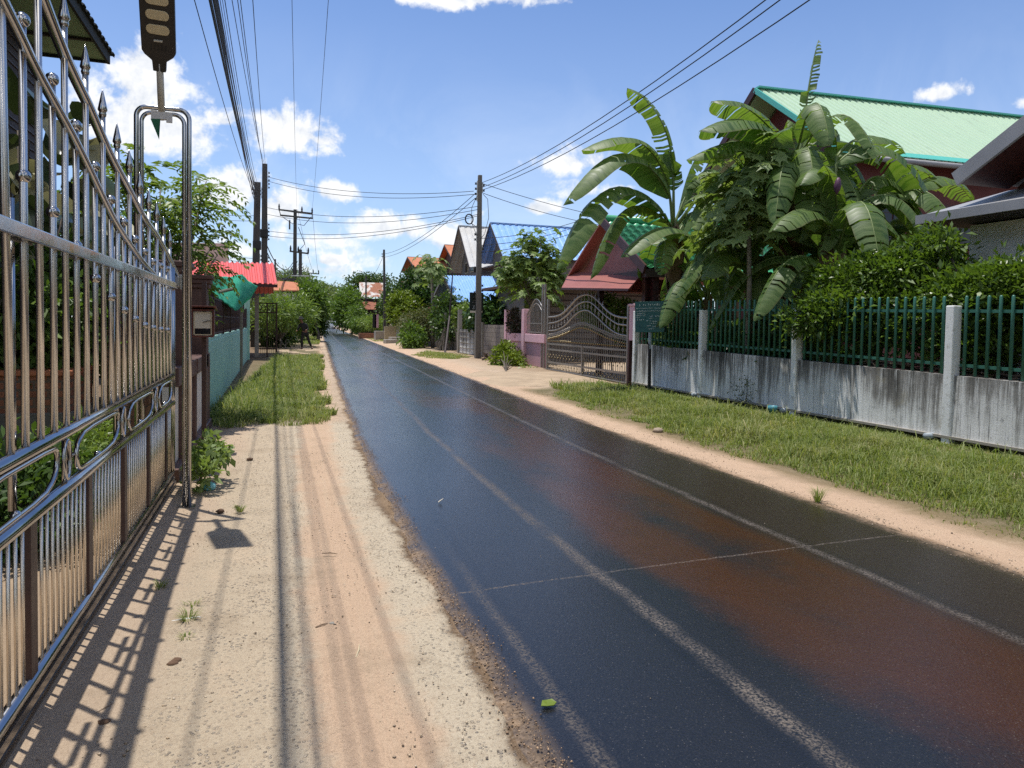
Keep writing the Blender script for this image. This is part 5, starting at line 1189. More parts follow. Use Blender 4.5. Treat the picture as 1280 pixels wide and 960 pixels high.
MB().prism([ax(757,366,A_.x+.7), ax(835,368,A_.x+.7), ax(850,352,A_.x+1.3), ax(775,350,A_.x+1.3)], (0,0,.04)).build('board', M['maroon'], aw)
pwl = thing('plank_building', 'dim grey plank building behind the ornate gate', 'building', (12.5,29,0))
q0, q1 = ay(660,372,29), ay(800,372,29)
MB().box(((q0.x+q1.x)/2+.6,31,1.55), (q1.x-q0.x+1.5,4,3.1)).build('wall', M['wood_grey'], pwl)
g = MB()
for i in range(11): g.box(((q0.x+q1.x)/2+.6,28.985,.2+.27*i), (q1.x-q0.x+1.5,.03,.03))
g.build('board_laps', M['wood_dark'], pwl)
MB().box(((q0.x+q1.x)/2+.6,31,3.2), (q1.x-q0.x+2.6,5.4,.12)).build('roof', M['roof_brown'], pwl)
MB().box((q1.x-.3,28.96,1.3), (1.3,.06,1.5)).build('dark_opening', M['window_dark'], pwl)
bush('shrub', 'potted greenery seen through the bars of the ornate gate', tuple(ay(765,430,20.5).xy)+(0,), [B(765,392,20.5,.75,.6,.5), B(745,388,21,.5,.5,.5), B(780,398,19.5,.5,.5,.5)], 'leaf_tree', 400, 7, .09, .15, .06)
papaya('cassava_tree', 'bushy light green tree with hand-shaped leaves by the pink wall', tuple(ay(672,420,27.5).xy)+(0,), tuple(ay(666,330,27.5)), 120, 1.5, .36, 'leaf_pale', .10, cat='tree', drop=1.4)
tb = [B(648,332,27.5,.95,.8,.65), B(686,325,27.3,.85,.7,.65), B(668,303,27.5,.95,.7,.5), B(634,346,27.6,.6,.6,.45), B(692,346,27.2,.6,.6,.5)]
t = thing('cassava_tree', 'second stem of light green foliage reaching over the pink wall', 'tree', tuple(ay(680,420,27).xy)+(0,)); limbs(t, t.location, tb, .07, 'bark')
c_, d_ = crown_pts(tb, 380, .1, 1, .3); vs, fs = palmate(c_, [V(d)*.5+V((0,0,.9)) for d in d_], [.30*rnd.uniform(.7,1.2) for _ in c_], 7)
mb = MB(); mb.v = [tuple(v) for v in vs]; mb.f = fs; mb.build('leaves', M['leaf_pale'], t)

# ------------------------------------------------------------------ mint-roofed house behind the bananas
A_ = ay(945,112,19.67); B0 = ay(1280,149,19.0); B_ = A_ + (B0-A_)*1.45
e0, e1 = ay(1125,198,15.68), ay(1210,206,15.58); ed = (e1-e0)/(e1.x-e0.x)
D_ = e0 + ed*(A_.x+.15-e0.x); C_ = e0 + ed*(B_.x-e0.x)
mh = thing('mint_roof_house', 'tall dark red house with a mint green ribbed roof', 'house', (A_.x+6, 19, 0))
MB().sheet(A_, B_, C_, D_, 62, .045).build('roof', M['roof_mint'], mh)
bk_ = V((0, 2*(A_.y-D_.y), 0))
MB().sheet(A_, B_, C_+bk_, D_+bk_, 62, .045).build('roof', M['roof_mint'], mh)
MB().bar(A_+V((0,0,.05)), B_+V((0,0,.05)), .36, .05, up=(0,0,1)).build('ridge_cap', M['trim_teal'], mh)
es = MB()
u0 = (D_-A_).normalized()
es.prism([D_-u0*.22+V((0,0,.075)), C_-u0*.22+V((0,0,.075)), C_+u0*.03+V((0,0,.06)), D_+u0*.03+V((0,0,.06))], (0,0,.012)); es.build('eave_flashing', M['trim_teal'], mh)
MB().bar(A_+V((-.05,0,-.02)), D_+V((-.05,0,-.02)), .05, .15, up=(0,0,1)).build('bargeboard', M['trim_teal'], mh)
MB().bar(A_+V((-.05,0,-.02)), D_+bk_+V((-.05,0,-.02)), .05, .24, up=(0,0,1)).build('bargeboard', M['maroon_dark'], mh)
MB().tube([D_+V((0,-.06,-.08)), C_+V((0,-.06,-.08))], .075, 8).build('gutter', M['roof_grey'], mh, True)
gx = A_.x+1.0
MB().prism([V((gx,A_.y,A_.z-.25)), V((gx,D_.y+.7,D_.z+.15)), V((gx,D_.y+.7,0)), V((gx,D_.y+bk_.y-.7,0)), V((gx,D_.y+bk_.y-.7,D_.z+.15))], (B_.x-gx-1,0,0)).build('wall', M['red_wall'], mh)
MB().prism([A_+V((.05,0,-.10)), D_+V((.05,.05,-.10)), V((gx,D_.y+.05,D_.z-.10)), V((gx,A_.y,A_.z-.10))], (0,0,-.03)).build('gable_soffit', M['soffit_green'], mh)
MB().prism([A_+V((.05,0,-.10)), D_+bk_+V((.05,-.05,-.10)), V((gx,D_.y+bk_.y-.05,D_.z-.10)), V((gx,A_.y,A_.z-.10))], (0,0,-.03)).build('gable_soffit', M['soffit_green'], mh)
q = ax(905,222,gx); MB().box((gx-.012,A_.y+1.0,D_.z-.1), (.06,3.4,1.1)).build('gable_panel', M['soffit_green'], mh)
for px in (1105, 1190):
    q = ay(px,285,D_.y+.66); fr2 = MB().box((q.x,D_.y+.67,q.z), (1.5,.08,1.25)).build('window', M['maroon_dark'], mh)
    for k in range(3): MB().box((q.x-.47+.47*k,D_.y+.62,q.z), (.40,.03,1.05)).build('pane', M['window_dark'], fr2)
    g = MB()
    for k in range(4): g.box((q.x,D_.y+.60,q.z-.42+.28*k), (1.36,.012,.014))
    g.build('bars', M['maroon_dark'], fr2)
# grey-roofed house at the right edge
rh = thing('white_house', 'white house with grey eaves and dark red timber gable at the right edge', 'house', (12,5,0))
p0, p1 = ax(1280,160,9.9), ax(1196,226,9.9)
sl = (p0.z-p1.z)/(p1.y-p0.y); yr = 4.2; zr_ = p1.z + sl*(p1.y-yr); E = p1
R0 = V((9.9,yr,zr_)); R1 = V((16,yr,zr_)); E1 = V((16,E.y,E.z)); yn = 2*yr-E.y
MB().prism([R0,R1,E1,E], (0,0,.10)).build('roof', M['roof_grey'], rh); MB().prism([R0,R1,V((16,yn,E.z)),V((9.9,yn,E.z))], (0,0,.10)).build('roof', M['roof_grey'], rh)
for ye, ze in ((E.y,E.z),(yn,E.z)): MB().bar(R0+V((-.03,0,.02)), V((9.87,ye,ze+.02)), .05, .22, up=(0,0,1)).build('bargeboard', M['roof_grey'], rh)
MB().prism([R0+V((.02,0,-.03)), E+V((.02,-.05,-.03)), V((10.9,E.y-.05,E.z-.03)), V((10.9,yr,zr_-.03))], (0,0,-.03)).build('soffit', M['redwood'], rh)
MB().prism([V((10.9,yr,zr_-.1)), V((10.9,E.y-.2,E.z-.05)), V((10.9,E.y-.2,E.z-.9)), V((10.9,yn+.2,E.z-.9)), V((10.9,yn+.2,E.z-.05))], (.12,0,0)).build('gable', M['redwood'], rh)
q0, q1 = ax(1280,246,9.7), ax(1146,281,9.7); zc_ = (q0.z+q1.z)/2; yc = q1.y
top = [V((9.7,-1,zc_)), V((9.7,yc,zc_)), V((11.0,yc-.5,zc_+.42)), V((11.0,-1,zc_+.42))]
MB().prism(top, (0,0,.05)).build('lower_roof', M['roof_grey'], rh)
MB().prism([V((9.7,yc,zc_)), V((16,yc,zc_)), V((16,yc-.5,zc_+.42)), V((11.0,yc-.5,zc_+.42))], (0,0,.05)).build('lower_roof', M['roof_grey'], rh)
MB().box((9.69,(yc-1)/2,zc_-.01), (.05,yc+1,.14)).build('fascia', M['roof_grey'], rh)
MB().box((12.9,yc-.012,zc_-.01), (6.4,.05,.14)).build('fascia', M['roof_grey'], rh)
MB().prism([V((9.75,-1,zc_-.05)),V((9.75,yc-.03,zc_-.05)),V((16,yc-.03,zc_-.05)),V((16,-1,zc_-.05))], (0,0,-.03)).build('soffit', M['wood_dark'], rh)
MB().box((13.1,3.45,zc_/2-.05), (5.4,10.7,zc_-.1)).build('wall', M['wall_pale'], rh)
# dark eave corner at the very top right
p = ax(1246,0,7.6); q = ax(1284,8,7.6)

# ------------------------------------------------------------------ bananas
def banana_leaf(parent, base, mid, tip, W, droop=.75, tear=.5, seed=0, twist=0.0, stalk=None):
    r = random.Random(seed); base, mid, tip = V(base), V(mid), V(tip); N = 30
    ctrl = mid*2 - (base+tip)*.5
    def P(t): return base*(1-t)**2 + ctrl*(2*t*(1-t)) + tip*t*t
    def Tn(t): return ((ctrl-base)*(1-t) + (tip-ctrl)*t).normalized()
    vs = []; fs = []; uv = []
    zup = V((math.sin(twist),0,math.cos(twist)))
    for s in (-1,1):
        i = 0
        while i < N:
            k = 1 if r.random() < tear*.5 else r.choice((2,3,4,6)) if tear > .25 else r.choice((5,8,12))
            j = min(N, i+k); dj = r.uniform(-.20,.20)*tear; lj = 1 - r.random()*.22*tear; b = len(vs); n = j-i+1
            sh = r.uniform(-.02,.02)*tear
            for q in range(i, j+1):
                t = q/N; tt = min(1,max(0,t + (.0035 if q == i and i > 0 else -.0035 if q == j and j < N else 0)*(1+tear)))
                p = P(tt); tn = Tn(tt); sd = tn.cross(zup)
                if sd.length < .15: sd = tn.cross(V((.6,.8,0)))
                sd.normalize(); up = sd.cross(tn)
                w = W*min(1,(t/.13+.08))**.7*max(.0, 1-max(0,(t-.72)/.28)**2.2)**.6*lj
                a0 = droop*.35+dj*.4; a1 = droop*1.05+dj
                x1 = p + sd*s*w*.5*math.cos(a0) - up*w*.5*math.sin(a0)
                x2 = x1 + sd*s*w*.5*math.cos(a1) - up*w*.5*math.sin(a1) + tn*(w*.12+sh)
                vs += [tuple(p), tuple(x1), tuple(x2)]; uv += [(0.0,t),(s*.5,t),(s*1.0,t)]
            for q in range(n-1):
                for m_ in range(2): 
                    f = (b+q*3+m_, b+q*3+m_+1, b+(q+1)*3+m_+1, b+(q+1)*3+m_); fs.append(f if s > 0 else f[::-1])
            i = j + (1 if tear > .35 and r.random() < .10*tear and j < N-2 else 0)
    o0 = origin(parent); me = bpy.data.meshes.new('leaf'); me.from_pydata([(v[0]-o0.x,v[1]-o0.y,v[2]-o0.z) for v in vs], [], fs)
    ul = me.uv_layers.new(name='UVMap'); li = np.empty(len(me.loops), np.int32); me.loops.foreach_get('vertex_index', li); ul.data.foreach_set('uv', np.array(uv, np.float32)[li].ravel())
    lf = link('leaf', me, M['banana_leaf'], parent, smooth=True)
    pts = [P(t/12) for t in range(13)]; rs = [.026*(1-.85*t/12) for t in range(13)]
    if stalk is not None:
        s0 = V(stalk); m0 = s0.lerp(base,.5)+V((0,0,.04)); pts = [s0, m0] + pts; rs = [.05,.036] + rs
    MB().tube(pts, rs, 6).build('midrib', M['banana_rib'], lf, True)
    return lf
pm('banana_rib', (.17,.22,.07), (.12,.17,.05), 3, .45, 0, .05, 30)
def banana(lab, cpx, bpx, X, specs, nrand, H=None, dead=5, seed=1, rl=1.5):
    Y = ax(bpx[0],430,X).y
    c = ay(*cpx, Y); b = V((ay(*bpx,Y).x, Y, 0)); t = thing('banana_plant', lab, 'banana plant', tuple(b), 'banana plants behind the picket fence')
    MB().tube([b, b.lerp(c,.5)+V((.03,.02,0)), c], [.11,.09,.055], 10).build('stem', M['pseudostem'], t, True)
    r = random.Random(seed)
    for k, (p0, p1, p2, w, dr, te, dy) in enumerate(specs):
        banana_leaf(t, ay(*p0, Y+dy*.15), ay(*p1, Y+dy*.6), ay(*p2, Y+dy), w*1.38, dr*.95, te, seed*50+k, stalk=c-V((0,0,.25)))
    for k in range(nrand):
        a = r.uniform(0,2*PI); l = rl*r.uniform(.75,1.25); e = r.uniform(.1,1.0); o = V((math.cos(a),math.sin(a),0)); s0 = c-V((0,0,r.uniform(.0,1.3)))
        p0 = s0+o*.25+V((0,0,.25*e)); p1 = p0+o*l*.5+V((0,0,l*.42*e)); p2 = p0+o*l*.95+V((0,0,l*(.35*e-.60)))
        banana_leaf(t, p0, p1, p2, .33*r.uniform(.8,1.25), r.uniform(.5,1.0), r.uniform(.4,.8), seed*50+100+k, stalk=s0-V((0,0,.1)))
    g = MB()
    for k in range(dead*3):
        a = r.uniform(0,2*PI); z = r.uniform(.45,.98); s0 = b.lerp(c,z); o = V((math.cos(a),math.sin(a),0)); l = r.uniform(.6,1.5); wv = V((-o.y,o.x,0))*r.uniform(.04,.14)
        p = [s0+o*.08, s0+o*.22-V((0,0,l*.35)), s0+o*.20-V((0,0,l*.75)), s0+o*.16-V((0,0,l))]
        vs = []
        for i, q in enumerate(p): vs += [q-wv*(1 if i < 3 else .3), q+o*.03, q+wv*(1 if i < 3 else .3)]
        g.add(vs, [(i*3+j,i*3+j+1,(i+1)*3+j+1,(i+1)*3+j) for i in range(3) for j in range(2)])
    g.build('dead_leaves', M['dry_leaf'], t, True)
    return t
banana('left banana plant with a torn leaf pointing at the wires', (842,275), (858,420), 9.7, [
    ((842,222),(826,150),(784,110),.30,.9,.75,-.1), ((836,235),(796,176),(727,188),.36,.75,.2,-.5), ((838,248),(778,192),(704,257),.38,.95,.25,-.8),
    ((836,278),(762,236),(696,338),.40,.85,.45,-1.0), ((838,284),(782,262),(738,350),.30,.9,.6,-.2), ((878,318),(832,284),(776,322),.30,.7,.25,-1.2),
    ((905,206),(872,196),(846,275),.30,1.0,.8,.3), ((842,238),(840,214),(836,188),.22,.8,.3,0), ((862,300),(893,262),(884,345),.30,1.0,.7,.2), ((880,372),(858,352),(842,374),.22,.7,.3,-.6),
    ((850,262),(880,225),(915,262),.28,1.0,.8,.5)], 4, dead=12, seed=3, rl=1.6)
banana('tall banana plant with one narrow upright leaf', (992,196), (988,420), 10.0, [
    ((1003,178),(1010,118),(1023,50),.13,.9,.95,0), ((985,190),(938,138),(889,127),.32,.8,.4,-.3), ((984,198),(936,152),(874,164),.36,.9,.3,-.6),
    ((972,222),(935,178),(858,200),.30,1.1,.8,-.2), ((960,236),(962,186),(990,158),.34,.5,.2,-.9), ((1000,196),(1038,160),(1045,215),.30,1.1,.7,0),
    ((1000,205),(1028,190),(1060,232),.28,1.1,.7,.4), ((985,240),(960,235),(945,300),.28,1.0,.7,-.4), ((1000,190),(1000,165),(985,150),.24,1.2,.8,.3)], 14, dead=28, seed=5, rl=1.8)
banana('banana plant whose broad leaf arches before the mint roof', (1042,262), (1030,420), 9.8, [
    ((1045,206),(1108,186),(1168,262),.34,1.0,.45,-.5), ((1046,196),(1085,170),(1130,192),.28,.9,.6,.4), ((1068,252),(1105,222),(1152,284),.26,1.1,.6,-.2),
    ((1064,282),(1090,266),(1126,298),.20,.5,.1,-.9), ((1112,282),(1134,276),(1172,312),.24,.9,.5,.2), ((1040,292),(1004,262),(966,288),.28,.9,.4,-.8),
    ((1036,250),(1020,212),(1000,232),.24,.8,.2,-.4), ((1048,292),(1044,240),(1030,206),.22,1.1,.5,-.6), ((1140,236),(1180,222),(1214,250),.26,1.0,.5,.7),
    ((1058,275),(1068,262),(1062,250),.14,.4,.1,-.6), ((1082,262),(1100,250),(1118,268),.14,.5,.1,-.5)], 17, dead=12, seed=8, rl=1.8)
banana('banana plant at the back against the dark red house wall', (1092,262), (1088,420), 11.2, [((1095,240),(1130,205),(1176,235),.30,.9,.5,.2),((1085,245),(1062,205),(1040,225),.30,.9,.5,.2)], 11, dead=10, seed=21, rl=1.7)
banana('banana plant at the back between the left and tall ones', (915,268), (918,420), 11.0, [((912,245),(890,212),(858,236),.28,.9,.6,.2),((918,240),(925,205),(945,190),.26,.9,.6,.2)], 8, dead=10, seed=23, rl=1.5)
banana('low banana plant with leaves bending to the fence top', (950,320), (945,440), 9.5, [
    ((940,282),(988,304),(1026,378),.30,.9,.4,-.8), ((950,330),(975,310),(1000,345),.28,.9,.5,0), ((930,330),(900,320),(880,350),.28,.8,.5,-.3), ((945,310),(960,285),(985,300),.24,.9,.5,.3),
    ((940,345),(950,340),(948,390),.24,.5,.2,-.5)], 5, dead=12, seed=12, rl=1.3)
banana('young banana plant crowded under the left one', (885,360), (885,440), 9.7, [((885,350),(905,325),(935,350),.26,.8,.4,-.3),((880,352),(868,330),(850,365),.24,.8,.4,-.4)], 7, dead=8, seed=15, rl=1.4)
q = ax(1047,232,9.3); o = MB().lathe(q, [(.005,-.16),(.05,-.08),(.065,0),(.045,.09),(.02,.14)], 10, (.1,0,1)).build('banana_flower', M['banana_purple'] if 'banana_purple' in M else pm('banana_purple',(.09,.03,.07),None,4,.5,0,0), loc=tuple(q), smooth=True); tag(o, 'purple banana flower hanging among the leaves', 'flower')
papaya('papaya_tree', 'papaya tree with deeply cut leaves before the banana plants', tuple(ax(934,440,8.92).xy)+(0,), tuple(ay(936,212,ax(934,440,8.92).y)), 130, 1.05, .36, 'leaf_papaya', .05, drop=1.3)
papaya('papaya_tree', 'thin young papaya among the lower banana stems', tuple(ax(895,440,9.1).xy)+(0,), tuple(ay(893,268,ax(895,440,9.1).y)), 40, .75, .32, 'leaf_papaya', .035, drop=.9)
# hedge spilling over the fence and brushwood behind it
hb_ = [BX(1060,355,9.3,.6,.8,.40), BX(1035,388,8.75,.32,.7,.34), BX(1010,400,8.55,.28,.5,.22), BX(1120,345,9.5,.6,.7,.42), BX(1160,330,9.6,.4,.5,.40), BX(1100,385,9.2,.5,.8,.45), BX(1060,420,9.1,.35,.7,.45)]
bush('hedge_shrub', 'glossy green shrub spilling over the picket fence', (9.3, 9.6, 0), hb_, 'leaf_hedge', 1700, 8, .085, .115, .044, r=.04, droop=-.25, up=1.0)
hb_ = [BX(1205,375,9.4,.5,.7,.40), BX(1262,372,9.3,.45,.6,.40), BX(1180,306,9.5,.20,.25,.26), BX(1240,390,9.4,.5,.8,.6), BX(1160,400,9.4,.5,.7,.6), BX(1300,372,9.4,.5,.6,.45), BX(1268,345,9.2,.32,.4,.16), BX(1225,430,9.3,.4,.8,.3)]
bush('hedge_shrub', 'tall leafy shrub against the white house wall', (9.7, 7.4, 0), hb_, 'leaf_hedge', 1500, 8, .085, .12, .046, r=.04, droop=-.25, up=1.0)
bush('shrub', 'dark undergrowth filling the foot of the banana plants', (10.2,13,0), [BX(900,440,9.6,.7,1.3,.55), BX(960,450,9.6,.6,1.0,.5), BX(860,430,9.6,.6,1.2,.5), BX(990,430,9.5,.5,.8,.6), BX(840,410,10.2,.7,1.0,.7)], 'leaf_dark', 1000, 8, .14, .22, .08)
tw = MB()
for k in range(170):
    y = rnd.uniform(4.4,9.6); x = rnd.uniform(8.95,9.9); z = wtop(y)-.12 + rnd.uniform(0,.30)*(1-abs(x-9.4)); a = rnd.uniform(-.7,.7)+PI/2*(rnd.random() < .75); l = rnd.uniform(.3,.9)
    dvec = V((math.cos(a),math.sin(a),rnd.uniform(-.25,.25)))*l; c0_ = V((x,y,z)); p1_ = c0_+dvec*.5; p0_ = c0_-dvec*.5
    p0_.x = max(p0_.x, 8.84); p1_.x = max(p1_.x, 8.84)
    tw.tube([p0_, c0_+V((0,0,rnd.uniform(-.03,.05))), p1_], [.014,.012,.006], 5)
tw.box((9.45,7.0,.42), (1.1,5.6,.84))
o = tw.build('brushwood_pile', M['twig'], loc=(9.4,7,0)); tag(o, 'heap of cut dry branches behind the green pickets', 'brushwood')

# ------------------------------------------------------------------ block walls, blue shed, grey houses and the far right side
bwx = 9.15
y0_, y1_ = ax(636,430,bwx).y, ax(604,430,bwx).y
b1_ = thing('block_wall', 'pale concrete block wall beside the pink post', 'wall', (bwx,(y0_+y1_)/2,0))
MB().box((bwx+.06,(y0_+y1_)/2+.1,.77), (.12,y1_-y0_-.1,1.54)).build('blocks', M['blocks'], b1_)
MB().box((bwx+.03,y1_+.06,.83), (.22,.22,1.66)).build('post', M['concrete'], b1_, bevel=.01)
y2_ = ax(573,430,bwx).y
b2_ = thing('block_wall', 'darker streaked block wall left of the roadside pole', 'wall', (bwx,(y1_+y2_)/2,0))
MB().box((bwx+.08,(y1_+y2_)/2,.64), (.12,y2_-y1_-.3,1.28)).build('blocks', M['stained_wall'], b2_)
g = MB()
for i in range(7):
    g.box((bwx+.012,y1_+.3+(y2_-y1_-.5)*i/6,.64), (.03,.03,1.26))
for i in range(5): g.box((bwx+.012,(y1_+y2_)/2,.08+.27*i), (.03,y2_-y1_-.5,.025))
g.build('raised_joints', M['concrete'], b2_)
MB().box((bwx+.05,y2_-.05,1.15), (.2,.2,2.3)).build('tall_post', M['concrete'], b2_)
bush('bush', 'rounded dark green bush above the pale block wall', (bwx+.9,(y0_+y1_)/2+.8,0), [B(618,392,33,1.05,.9,.72), B(632,398,32,.7,.7,.55), B(604,398,34.5,.7,.7,.6)], 'leaf_dark2', 700, 8, .13, .22, .13) if leafmat('leaf_dark2', (.03,.075,.02), (.07,.13,.04), .3, .2) else None
bush('vine', 'yellowish vine hanging over the darker block wall', (bwx+.5,38.5,0), [B(585,392,38.5,.7,.6,.5), B(578,400,39,.5,.5,.5)], 'leaf_pale', 220, 7, .12, .2, .10, cat='vine')
# blue shed
A_, B_, C_, D_ = ay(554,344.5,45), ay(615.5,345.5,45), ay(633,383,41.6), ay(570,377.5,41.6)
bs = thing('blue_roof_shed', 'low shed with a light blue metal roof behind the roadside pole', 'shed', ((A_.x+B_.x)/2,45,0))
MB().sheet(A_,B_,C_,D_,18,.03).build('roof', M['roof_blue'], bs)
F_ = ay(540,376,48.3); MB().sheet(A_,B_,V((B_.x,48.3,F_.z)),F_,18,.03).build('roof', M['roof_blue'], bs)
MB().prism([B_,C_,ay(647,371,46.5)], (0,.05,.04)).build('side_roof', M['roof_bluedark'], bs)
MB().bar(A_+V((-.04,0,-.05)), D_+V((-.04,0,-.05)), .06, .22, up=(0,0,1)).build('bargeboard', M['wood_grey'], bs); MB().bar(A_+V((-.04,0,-.05)), F_+V((-.04,0,-.05)), .06, .22, up=(0,0,1)).build('bargeboard', M['wood_grey'], bs)
MB().box((D_.x+.8+3,45.2,D_.z/2-.1), (6,5.6,D_.z-.2)).build('wall', M['maroon_dark'], bs)
MB().prism([V((D_.x+.9,45,A_.z-.25)),V((D_.x+.9,42.2,D_.z-.1)),V((D_.x+.9,48,D_.z-.1))], (.1,0,0)).build('gable', M['wood_dark'], bs)
MB().bar(D_+V((0,-.03,-.10)), C_+V((0,-.03,-.10)), .05, .18, up=(0,0,1)).build('fascia', M['maroon_dark'], bs)
for q in (.12,.5,.88): p = D_.lerp(C_,q); MB().box((p.x,p.y+.2,p.z/2-.1), (.12,.12,p.z-.2)).build('post', M['wood_red'], bs)
# grey timber houses
h1 = gable_y('timber_house', 'grey timber house with a weathered white metal roof', 15.2,24,55.6,61.0,6.90,9.5,'wood_grey','roof_white',1.0,22,win=((57.4,6.2,.9,.9),(59.2,6.2,.9,.9)))
h2 = gable_y('timber_house', 'grey timber house with a long light blue metal roof', 15.1,27,46.9,51.3,6.75,8.57,'wood_grey','roof_blue',.9,30,win=((48.4,5.2,.8,.8),))
MB().box((15.0,49.1,5.7), (.9,5.6,.10)).build('lean_to', M['wood_grey'], h2)
# orange roofed house far behind
gable_y('orange_tile_house', 'far house with an orange tiled roof and a dark gable', 17.0,30,89.2,97.6,8.6,9.95,'wood_grey','roof_orange',.9)
gable_y('orange_tile_house', 'taller orange roof rising behind the papaya crown', 20.5,30,85,92,9.5,11.2,'wood_dark','roof_orange',.7)
p = ax(499,349,13.5); gable_y('brown_roof_house', 'small cream house with a brown roof among the far trees', 14.2,22,p.y-3.2,p.y+3.2,p.z-1.7,p.z,'cream','roof_rustred',.7,win=((p.y-.6,p.z-2.3,1.0,.8),))
p = ax(496,376,12.5); gable_y('brown_roof_house', 'low outbuilding with a brown roof beside the bright bush', 12.8,17,p.y-1.6,p.y+2.0,p.z-.9,p.z,'concrete','roof_rustred',.4)
# rust-streaked tin building
a, b, c, d = ay(449,353,104), ay(480,354,104), ay(470,371,101), ay(450,371,101)
tb_ = thing('tin_building', 'old two-storey building clad in white and rust streaked tin', 'building', ((a.x+b.x)/2,106,0))
MB().sheet(a, b, V((b.x,101,c.z)), d, 22, .05).build('roof', M['roof_rust'], tb_)
MB().box(((d.x+b.x)/2,104.5,(d.z-.2)/2), (b.x-d.x-.4,6,d.z-.2)).build('wall', M['wood_dark'], tb_)
a, b, c, d = ay(452,377,100.8), ay(470,378,100.8), ay(471,387,98), ay(453.5,387,98)
MB().sheet(a,b,c,d,12,.05).build('porch_roof', M['roof_rustred'], tb_)
MB().box((ay(446,390,100).x,100,ay(446,366,100).z/2), (.5,.5,ay(446,366,100).z)).build('chimney', M['wood_dark'], tb_)
a, b, c, d = ay(468,369,88), ay(500,345,92), ay(500,352,88), ay(470,373,86)
# trees and bushes of the far right side
tree('tree', 'bright green tree beside the tin building', tuple(ay(440,405,98).xy)+(0,), [fb(436,386,98,1.9,2.0), fb(432,396,100,1.5,1.4), fb(444,398,96,1.2,1.3), fb(435,372,100,1.3,1.1)], 'leaf_tree', 800, 8, .35, .42, .2, .15)
tree('tree', 'dark tree crown poking over the tin building roof', tuple(ay(452,360,115).xy)+(0,), [fb(447,354,115,1.6,1.3), fb(470,350,116,2.4,.7), fb(456,352,116,1.6,.6)], 'leaf_dark', 300, 8, .35, .42, .2, .15)
bush('bush', 'round light green bush at the right edge of the far road', tuple(ay(449,410,84).xy)+(0,), [fb(450,406,84,1.1,.8)], 'leaf_tree', 200, 8, .18, .22, .1)
bush('bush', 'taller pointed bush left of the thin dark pole', tuple(ay(446,408,90).xy)+(0,), [fb(445,398,90,.9,1.5)], 'leaf_tree', 200, 8, .2, .25, .11)
bush('bush', 'pale bush with drooping sprays before the tin building', tuple(ay(462,408,76).xy)+(0,), [fb(463,402,76,1.0,.5), fb(470,404,74,.8,.5)], 'leaf_pale', 220, 8, .2, .26, .07)
tree('tree', 'rounded yellow-green tree left of the papaya', tuple(ay(507,410,62).xy)+(0,), [fb(504,382,62,1.25,1.2), fb(515,388,61,1.1,1.0), fb(497,390,62,.8,.8), fb(508,396,61,1.2,.8)], 'leaf_yellow', 700, 8, .18, .26, .13, .1)
tree('tree', 'tall dark green tree directly behind the papaya', tuple(ay(528,400,64).xy)+(0,), [fb(528,360,64,2.0,1.8), fb(536,378,62,1.7,1.6), fb(520,380,64,1.5,1.6), fb(545,355,66,1.6,1.4)], 'leaf_dark3', 1200, 8, .24, .32, .16, .14) if leafmat('leaf_dark3', (.02,.055,.014), (.05,.10,.022)) else None
tree('tree', 'grey-green tree between the tin building and the cream house', tuple(ay(484,400,84).xy)+(0,), [fb(492,368,84,1.0,1.1), fb(485,382,82,1.1,1.2), fb(494,380,84,1.2,1.2)], 'leaf_dark', 500, 8, .26, .34, .16, .12)
papaya('papaya_tree', 'slender papaya tree rising above the far scrub', tuple(ay(541,432,44).xy)+(0,), tuple(ay(539,328,44)), 46, 1.25, .55, 'leaf_papaya', .09, drop=.9)
bush('scrub', 'dry brownish scrub between the papaya and the stick bundle', tuple(ay(535,430,47).xy)+(0,), [fb(522,403,48,1.1,.8), fb(538,398,47,1.2,.7), fb(550,400,46,.9,.7), fb(528,412,47,1.0,.6), fb(512,408,50,.9,.7)], 'leaf_olive', 900, 8, .16, .17, .06)
bush('bush', 'small bright bush on the verge before the grey wall', tuple(gz(516,432)), [B(516,420,45,.75,.6,.85), B(518,428,44,.7,.6,.4)], 'leaf_tree', 260, 8, .14, .2, .09)
bush('vine', 'dark tangled creeper in the gap beside the shed', tuple(ay(558,430,41).xy)+(0,), [fb(556,395,42,.8,1.3), fb(562,410,41,.8,.9), fb(566,385,42,.6,.8)], 'leaf_dark', 420, 8, .16, .2, .1, cat='vine')
fw = MB(); q0, q1 = ax(524,420,9.6), ax(492,418,9.6)
o = MB().box((9.9,(q0.y+q1.y)/2,.95), (.15,q1.y-q0.y,1.9)).build('grey_wall', M['concrete'], loc=(9.9,(q0.y+q1.y)/2,0)); tag(o, 'weathered grey concrete wall left of the dry scrub', 'wall')
q0, q1 = ax(572,420,9.5), ax(526,420,9.5)
pf = thing('plank_fence', 'old plank fence half hidden behind the dry scrub', 'fence', (9.7,(q0.y+q1.y)/2,0))
for i in range(14):
    y = q0.y+(q1.y-q0.y)*(i+.5)/14; MB().box((9.7+.02*(i%2),y,.62+.1*((i*7)%3)), (.03,(q1.y-q0.y)/14-.05,1.25+.2*((i*7)%3)), 0, .03*((i*5)%3-1)).build('plank', M['wood_grey'], pf)
MB().box((9.76,(q0.y+q1.y)/2,.9), (.04,q1.y-q0.y,.08)).build('rail', M['wood_grey'], pf)
sb_ = thing('stick_bundle', 'upright bundle of grey sticks spread at the bottom', 'bundle', tuple(gz(556,439)))
g = MB(); c = gz(556,439)
